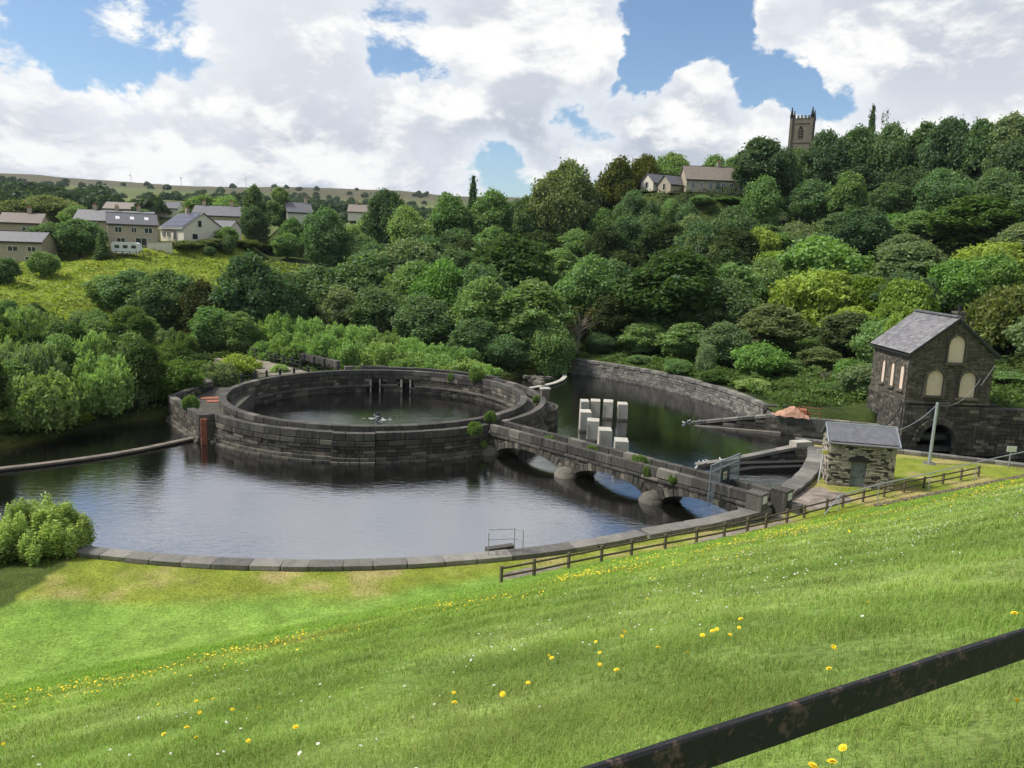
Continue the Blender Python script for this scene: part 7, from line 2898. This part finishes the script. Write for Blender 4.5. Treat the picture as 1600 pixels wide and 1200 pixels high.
def under_pts(n, r0, r1, a0, a1, hmax, bed=False):
    g = np.random.default_rng(int(r0 * 10 + a0))
    r = np.sqrt(g.random(n) * (r1 * r1 - r0 * r0) + r0 * r0)
    a = g.uniform(a0, a1, n)
    x, y = CX + r * np.cos(np.radians(a)), CY + r * np.sin(np.radians(a))
    z = bed_h(r, a) if bed else Hgt(x, y)
    c = fbm(x / 2.4, y / 2.4, 3)
    h = hmax * np.clip((c - 0.3) * 2.2, 0.05, 1.2) * np.sqrt(g.random(n))
    ok = z > 0.25
    if not bed:
        ok &= ~((x > 33.5) & (x < 44.5) & (y < 77)) & ~in_poly(x, y, CHAN) & ~((y < 68) & (x > 20)) & ~((y < 76.6) & (x > 25) & (x < 36))
    return np.stack([x, y, z + h], 1)[ok]


undergrowth('undergrowth', 'brambles and ferns covering the bank below the hillside wood', under_pts(46000, 40.2, 66, -12, 64, 1.3), 0.24, (0.075, 0.125, 0.028))
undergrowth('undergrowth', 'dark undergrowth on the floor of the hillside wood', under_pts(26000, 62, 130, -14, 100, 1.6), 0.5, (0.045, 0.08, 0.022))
undergrowth('undergrowth', 'low brush on the silted ground left of and behind the round wall', under_pts(30000, 18, 39, 62, 225, 1.0, True), 0.22, (0.07, 0.11, 0.028))
undergrowth('undergrowth', 'scrub round the foot of the left thicket and the yellow field', under_pts(15000, 39.5, 60, 100, 212, 1.2), 0.35, (0.06, 0.095, 0.026))
undergrowth('field_tussocks', 'tussocks of rough grass on the yellow field below the houses', under_pts(16000, 58, 112, 106, 168, 0.5), 0.42, (0.19, 0.245, 0.036))

for i, (x, y, z, s, lab) in enumerate([
        (-1.75, 64.9, 2.35, 0.9, 'green fern tuft where the footbridge meets the round wall'),
        (-2.9, 62.1, 1.9, 1.0, 'bright green fern growing out of the round wall beside the bridge'),
        (2.6, 77.6, 1.6, 0.8, 'green tuft on the walkway by the capped pillar'),
        (-4.0, 87.2, 2.0, 1.5, 'tall green plant growing from the rear inner rim'),
        (-7.0, 89.2, 1.6, 0.9, 'small tuft on the rear walkway left of the tall plant'),
        (3.1, 60.4, 1.5, 0.9, 'fern tuft on the bridge deck nearest the round wall'),
        (6.2, 57.5, 1.5, 0.9, 'fern tuft on the bridge deck above the second pier'),
        (9.3, 54.3, 1.55, 1.1, 'leafy tuft sprouting halfway along the bridge parapet'),
        (9.7, 52.9, 1.6, 0.7, 'small leafy tuft on the near face of the bridge'),
        (11.2, 51.35, 1.6, 0.6, 'smallest leafy tuft on the near face of the bridge'),
        (-28.2, 67.2, 2.0, 1.2, 'yellow-green tuft growing on the abutment corner'),
        (4.4, 59.1, 1.5, 0.6, 'small grassy tuft between the two ferns on the bridge deck'),
        (-2.2, 63.1, 0.6, 0.5, 'tiny tuft at the spring of the first arch'),
        (-18.6, 92.4, 1.5, 0.9, 'tuft of grass by the iron railing on the rear rim')]):
    plant('willow%d' % (i % 2), x, y, s * 1.25, s * 1.25, (0.14, 0.215, 0.065), lab, 'tufts growing on the masonry', 'fern', 'fern', z)


# ------------------------------------------------------------------ grass, flowers, foreground rail
def make_grass():
    V, F3, T = [], [], []
    n0 = 0
    bands = [(2.2, 3.4, 5200, 0.12, 0.0036), (3.4, 6.5, 3800, 0.12, 0.0042), (6.5, 11, 1500, 0.12, 0.0062), (11, 18, 560, 0.125, 0.0105), (18, 30, 240, 0.13, 0.017), (30, 62, 95, 0.12, 0.026)]
    for d0, d1, dens, hgt, wid in bands:
        # polar sector round the viewpoint's foot, wider than the view
        area = math.radians(86) / 2 * (d1 ** 2 - d0 ** 2)
        n = int(area * dens)
        r = np.sqrt(RNG.random(n) * (d1 ** 2 - d0 ** 2) + d0 ** 2)
        q = np.radians(RNG.random(n) * 86 - 43)
        x, y = r * np.sin(q), r * np.cos(q)
        cl = fbm(x * 1.3 + 5, y * 1.3, 3)
        rb_ = np.hypot(x - CX, y - CY)
        ok = (rb_ > 39.6) & (((dam_h(x, y) > base_h(x, y) - 1.5) & (dam_s(x, y) < 33.0)) | (RNG.random(n) < 0.85)) & ~in_poly(x, y, CHAN) & (np.hypot(x - 20, y - 50.3) > 2.6) & (Hgt(x, y) > 0.3) & (cl > RNG.random(n) * 0.75 + 0.05)
        x, y, cl = x[ok], y[ok], cl[ok]
        n = len(x)
        z = Hgt(x, y) - 0.01
        tone = grass_tone(x, y)
        h = hgt * (0.35 + 0.95 * cl) * np.where(dam_s(x, y) > 30.5, 0.6, 1.0) * RNG.uniform(0.6, 1.35, n)
        az = RNG.uniform(0, 2 * PI, n)
        lean = RNG.uniform(0.3, 1.15, n)
        w_ = wid * RNG.uniform(0.7, 1.4, n)
        dx, dy = np.cos(az), np.sin(az)
        bx_, by_ = -dy * w_ / 2, dx * w_ / 2
        p = [np.stack([x - bx_, y - by_, z], 1), np.stack([x + bx_, y + by_, z], 1)]
        m1 = 0.35 * lean * h
        p += [np.stack([x + dx * m1 + bx_ * .8, y + dy * m1 + by_ * .8, z + h * 0.6], 1), np.stack([x + dx * m1 - bx_ * .8, y + dy * m1 - by_ * .8, z + h * 0.6], 1)]
        m2 = lean * h
        p += [np.stack([x + dx * m2, y + dy * m2, z + h * np.sqrt(np.clip(1 - (lean * .75) ** 2, 0.1, 1))], 1)]
        v = np.stack(p, 1).reshape(-1, 3)
        i = np.arange(n) * 5 + n0
        F3.append(np.stack([i, i + 1, i + 2, i, i + 2, i + 3, i + 3, i + 2, i + 4], 1).reshape(-1, 3))
        V.append(v)
        T.append(np.repeat(tone, 5, 0))
        n0 += len(v)
    me = np_mesh('grass', np.concatenate(V), np.concatenate(F3))
    set_tone(me, np.concatenate(T))
    o = mesh_obj('grass', me, M['blade'])
    tag(o, 'green meadow grass covering the dam slope', 'grass', kind='stuff')


make_grass()


def flower_mesh(kind):
    mb = MB()
    if kind == 'head':
        for lay, (r_, k, z, tl) in enumerate(((1.0, 13, 0.0, 0.12), (0.72, 11, 0.12, 0.32), (0.42, 8, 0.22, 0.6))):
            for i in range(k):
                q = 2 * PI * i / k + lay
                c, s = math.cos(q), math.sin(q)
                wd = 0.17 * r_ + 0.05
                a, b = (-s * wd, c * wd), (s * wd, -c * wd)
                mb.add([(0, 0, z), (c * r_ * .7 + a[0], s * r_ * .7 + a[1], z + tl * r_ * .7), (c * r_, s * r_, z + tl * r_), (c * r_ * .7 + b[0], s * r_ * .7 + b[1], z + tl * r_ * .7)], [(0, 1, 2, 3)])
        mb.tube([(0, 0, -0.5), (0, 0, 0.02)], [0.15, 0.4], 7)
    else:
        mb.tube([(0, 0, 0), (0.03, 0.01, 0.5), (0, 0, 1)], [0.02, 0.016, 0.013], 5)
    return mb.mesh('flower_' + kind)


HEADM, STEMM = flower_mesh('head'), flower_mesh('stem')
HEADM.materials.append(M['petal'])
STEMM.materials.append(M['stem'])
NEARF = [
    (-4.479, 10.495, 'yellow flower in the near grass at the left'),
    (-4.184, 10.372, 'yellow flower in the near grass at the left'),
    (-3.422, 9.080, 'yellow flower in the near grass at the left'),
    (-2.943, 8.680, 'yellow flower in the near grass at the left'),
    (-3.892, 9.201, 'yellow flower in the near grass at the left'),
    (-3.761, 7.918, 'yellow flower in the near grass at the left'),
    (-3.549, 8.029, 'yellow flower in the near grass at the left'),
    (-3.125, 7.284, 'yellow flower in the near grass at the left'),
    (-2.394, 6.733, 'yellow flower in the near grass at the left'),
    (-1.994, 6.919, 'single yellow flower low in the grass left of centre'),
    (-6.778, 9.630, 'yellow flower at the far left edge of the near grass'),
    (-0.485, 7.298, 'yellow flower in the near grass at the middle'),
    (-0.445, 6.821, 'yellow flower in the near grass at the middle'),
    (0.010, 6.687, 'yellow flower in the near grass at the middle'),
    (1.607, 9.661, 'yellow flower in the near grass at the middle'),
    (1.507, 9.232, 'yellow flower in the near grass at the middle'),
    (1.194, 9.367, 'yellow flower in the near grass at the middle'),
    (1.102, 8.237, 'yellow flower in the near grass at the middle'),
    (1.019, 7.572, 'yellow flower in the near grass at the middle'),
    (1.105, 6.983, 'yellow flower in the near grass at the middle'),
    (0.560, 8.722, 'yellow flower in the near grass at the middle'),
    (0.576, 8.490, 'yellow flower in the near grass at the middle'),
    (0.263, 7.204, 'yellow flower in the near grass at the middle'),
    (1.691, 7.922, 'yellow flower in the near grass at the middle'),
    (2.293, 8.384, 'yellow flower in the near grass at the right'),
    (2.406, 8.398, 'yellow flower in the near grass at the right'),
    (2.503, 8.041, 'yellow flower in the near grass at the right'),
    (2.732, 8.468, 'yellow flower in the near grass at the right'),
    (2.863, 8.845, 'yellow flower in the near grass at the right'),
    (1.871, 7.327, 'yellow flower in the near grass at the right'),
    (2.466, 8.433, 'yellow flower in the near grass at the right'),
    (2.620, 13.443, 'yellow flower in the near grass at the middle'),
    (4.141, 8.384, 'yellow flower in the near grass at the right'),
    (2.902, 6.376, 'yellow flower in the near grass at the right'),
    (2.508, 5.553, 'yellow flower in the near grass at the right'),
    (4.346, 6.250, 'yellow flower just above the rail at the right edge'),
    (2.927, 4.078, 'yellow flower right below the rail at the right edge'),
    (1.814, 3.750, 'largest yellow flower below the black rail'),
    (1.586, 3.571, 'yellow flower at the bottom edge under the black rail'),
    (1.672, 3.552, 'yellow flower at the bottom edge under the black rail'),
]
for (x, y, lab) in NEARF:
    z = ground_z(x, y)
    t = thing('hawkbit', lab, 'flower', (x, y, z), 0, 'yellow flowers in the near grass')
    h = random.uniform(0.13, 0.18)
    s = bpy.data.objects.new('stem', STEMM)
    COL.objects.link(s)
    s.parent = t
    s.scale = (0.12, 0.12, h)
    hd_ = bpy.data.objects.new('flower_head', HEADM)
    COL.objects.link(hd_)
    hd_.parent = t
    hd_.location = (0, 0, h)
    k = random.uniform(0.025, 0.034)
    hd_.scale = (k, k, k)
    hd_.rotation_euler = (random.uniform(0.1, 0.6), random.uniform(-.3, .3), random.uniform(0, 6))


def scatter_flowers(name, pts, size, hgt, mat, label, cat):
    mb_v, mb_f = [], []
    oc = np.array([(1, 0, 0), (.31, .95, 0), (-.81, .59, 0), (-.81, -.59, 0), (.31, -.95, 0), (0, 0, .45)])
    fc = np.array([(0, 1, 5), (1, 2, 5), (2, 3, 5), (3, 4, 5), (4, 0, 5)])
    pts = np.array(pts)
    z = Hgt(pts[:, 0], pts[:, 1])
    n = len(pts)
    k = size * RNG.uniform(0.7, 1.3, n)
    p = np.stack([pts[:, 0], pts[:, 1], z + hgt * RNG.uniform(0.6, 1.2, n)], 1)
    tx, ty = RNG.normal(0, .3, n), RNG.normal(0, .3, n) - 0.2
    v = oc[None] * k[:, None, None]
    v[:, :, 2] += v[:, :, 0] * tx[:, None] + v[:, :, 1] * -ty[:, None] * -1
    v = v + p[:, None]
    f = fc[None] + (np.arange(n) * 6)[:, None, None]
    me = np_mesh(name, v.reshape(-1, 3), f.reshape(-1, 3))
    tag(mesh_obj(name, me, mat), label, cat, kind='stuff')


def band_points(n, s_mid, s_sd, x0, x1, clump):
    out = []
    while len(out) < n:
        x = random.uniform(x0, x1)
        s = random.gauss(s_mid, s_sd)
        y = (s + 0.5 * x) / 0.866
        if y < 4.5 or abs(x) > y * 0.85 or dam_s(x, y) > 30.5 or math.hypot(x - CX, y - CY) < 40:
            continue
        c = float(fbm(np.array([x / 2.5 + 40]), np.array([y / 2.5]), 3)[0])
        if c < clump + random.uniform(-.12, .12):
            continue
        out.append((x, y))
    return out


yel = band_points(420, 21.6, 1.5, -16, 8, 0.5) + band_points(1250, 23.6, 2.3, 2, 38, 0.49) + band_points(260, 19.5, 3.0, -12, 30, 0.45)
scatter_flowers('yellow_flowers', yel, 0.027, 0.15, M['petal'], 'yellow flowers strewn in a band along the grass slope', 'flowers')
wht = band_points(420, 11.5, 3.6, -6, 16, 0.52) + band_points(1300, 17, 3.0, 6, 36, 0.48)
scatter_flowers('white_clover', wht, 0.0165, 0.12, M['clover'], 'white clover heads scattered through the grass', 'clover')

fr = thing('foreground_railing', 'black flat iron rail with rust spots crossing the lower right corner', 'railing', (0.5, 0.97, 15.3))
a, b = Vector((0.2505, 0.818, 16.445)), Vector((0.7835, 1.096, 16.4425))
d_ = (b - a).normalized()
mb = MB()
pts = [a + d_ * s for s in np.linspace(-1.6, 2.6, 43)]
for p, q in zip(pts[:-1], pts[1:]):
    pass
n_ = Vector((d_.y, -d_.x, 0)).normalized()
up = Vector((0, 0, 1))
T_, Hh = 0.005, 0.0235
sec = [(-T_, -Hh), (T_, -Hh), (T_, Hh - 0.003), (T_ - 0.002, Hh), (-T_ + 0.002, Hh), (-T_, Hh - 0.003)]
v, f = [], []
for i, p in enumerate(pts):
    for (e, g_) in sec:
        q = p + n_ * (e + RNG.normal(0, 0.0003)) + up * (g_ + RNG.normal(0, 0.0005))
        v.append(tuple(q))
k = len(sec)
for i in range(len(pts) - 1):
    for j in range(k):
        f.append((i * k + j, i * k + (j + 1) % k, (i + 1) * k + (j + 1) % k, (i + 1) * k + j))
mb.add(v, f)
mb.build('rail', M['rail'], fr)
for s in (-1.55, 2.55):
    p = a + d_ * s
    mb = MB()
    mb.box((p.x, p.y, (p.z + 14.9) / 2), (0.05, 0.012, p.z - 14.9), math.atan2(d_.y, d_.x))
    mb.build('post', M['rail'], fr)


# ------------------------------------------------------------------ the air
hz = MB()
hz.box((0, 1500, 145), (7000, 6600, 305))
ho = mesh_obj('haze', hz.mesh('haze'), None)
hm = bpy.data.materials.new('thin_haze')
hm.use_nodes = True
ht = NT(hm.node_tree)
ht.n.remove(hm.node_tree.nodes['Principled BSDF'])
pv_ = ht.node('ShaderNodeVolumePrincipled')
pv_.inputs['Color'].default_value = (0.78, 0.86, 1.0, 1)
pv_.inputs['Density'].default_value = 0.00005
pv_.inputs['Anisotropy'].default_value = 0.2
ht.l.new(pv_.outputs[0], ht.n['Material Output'].inputs['Volume'])
ho.data.materials.append(hm)
tag(ho, 'thin summer haze over the valley', 'haze', kind='stuff')
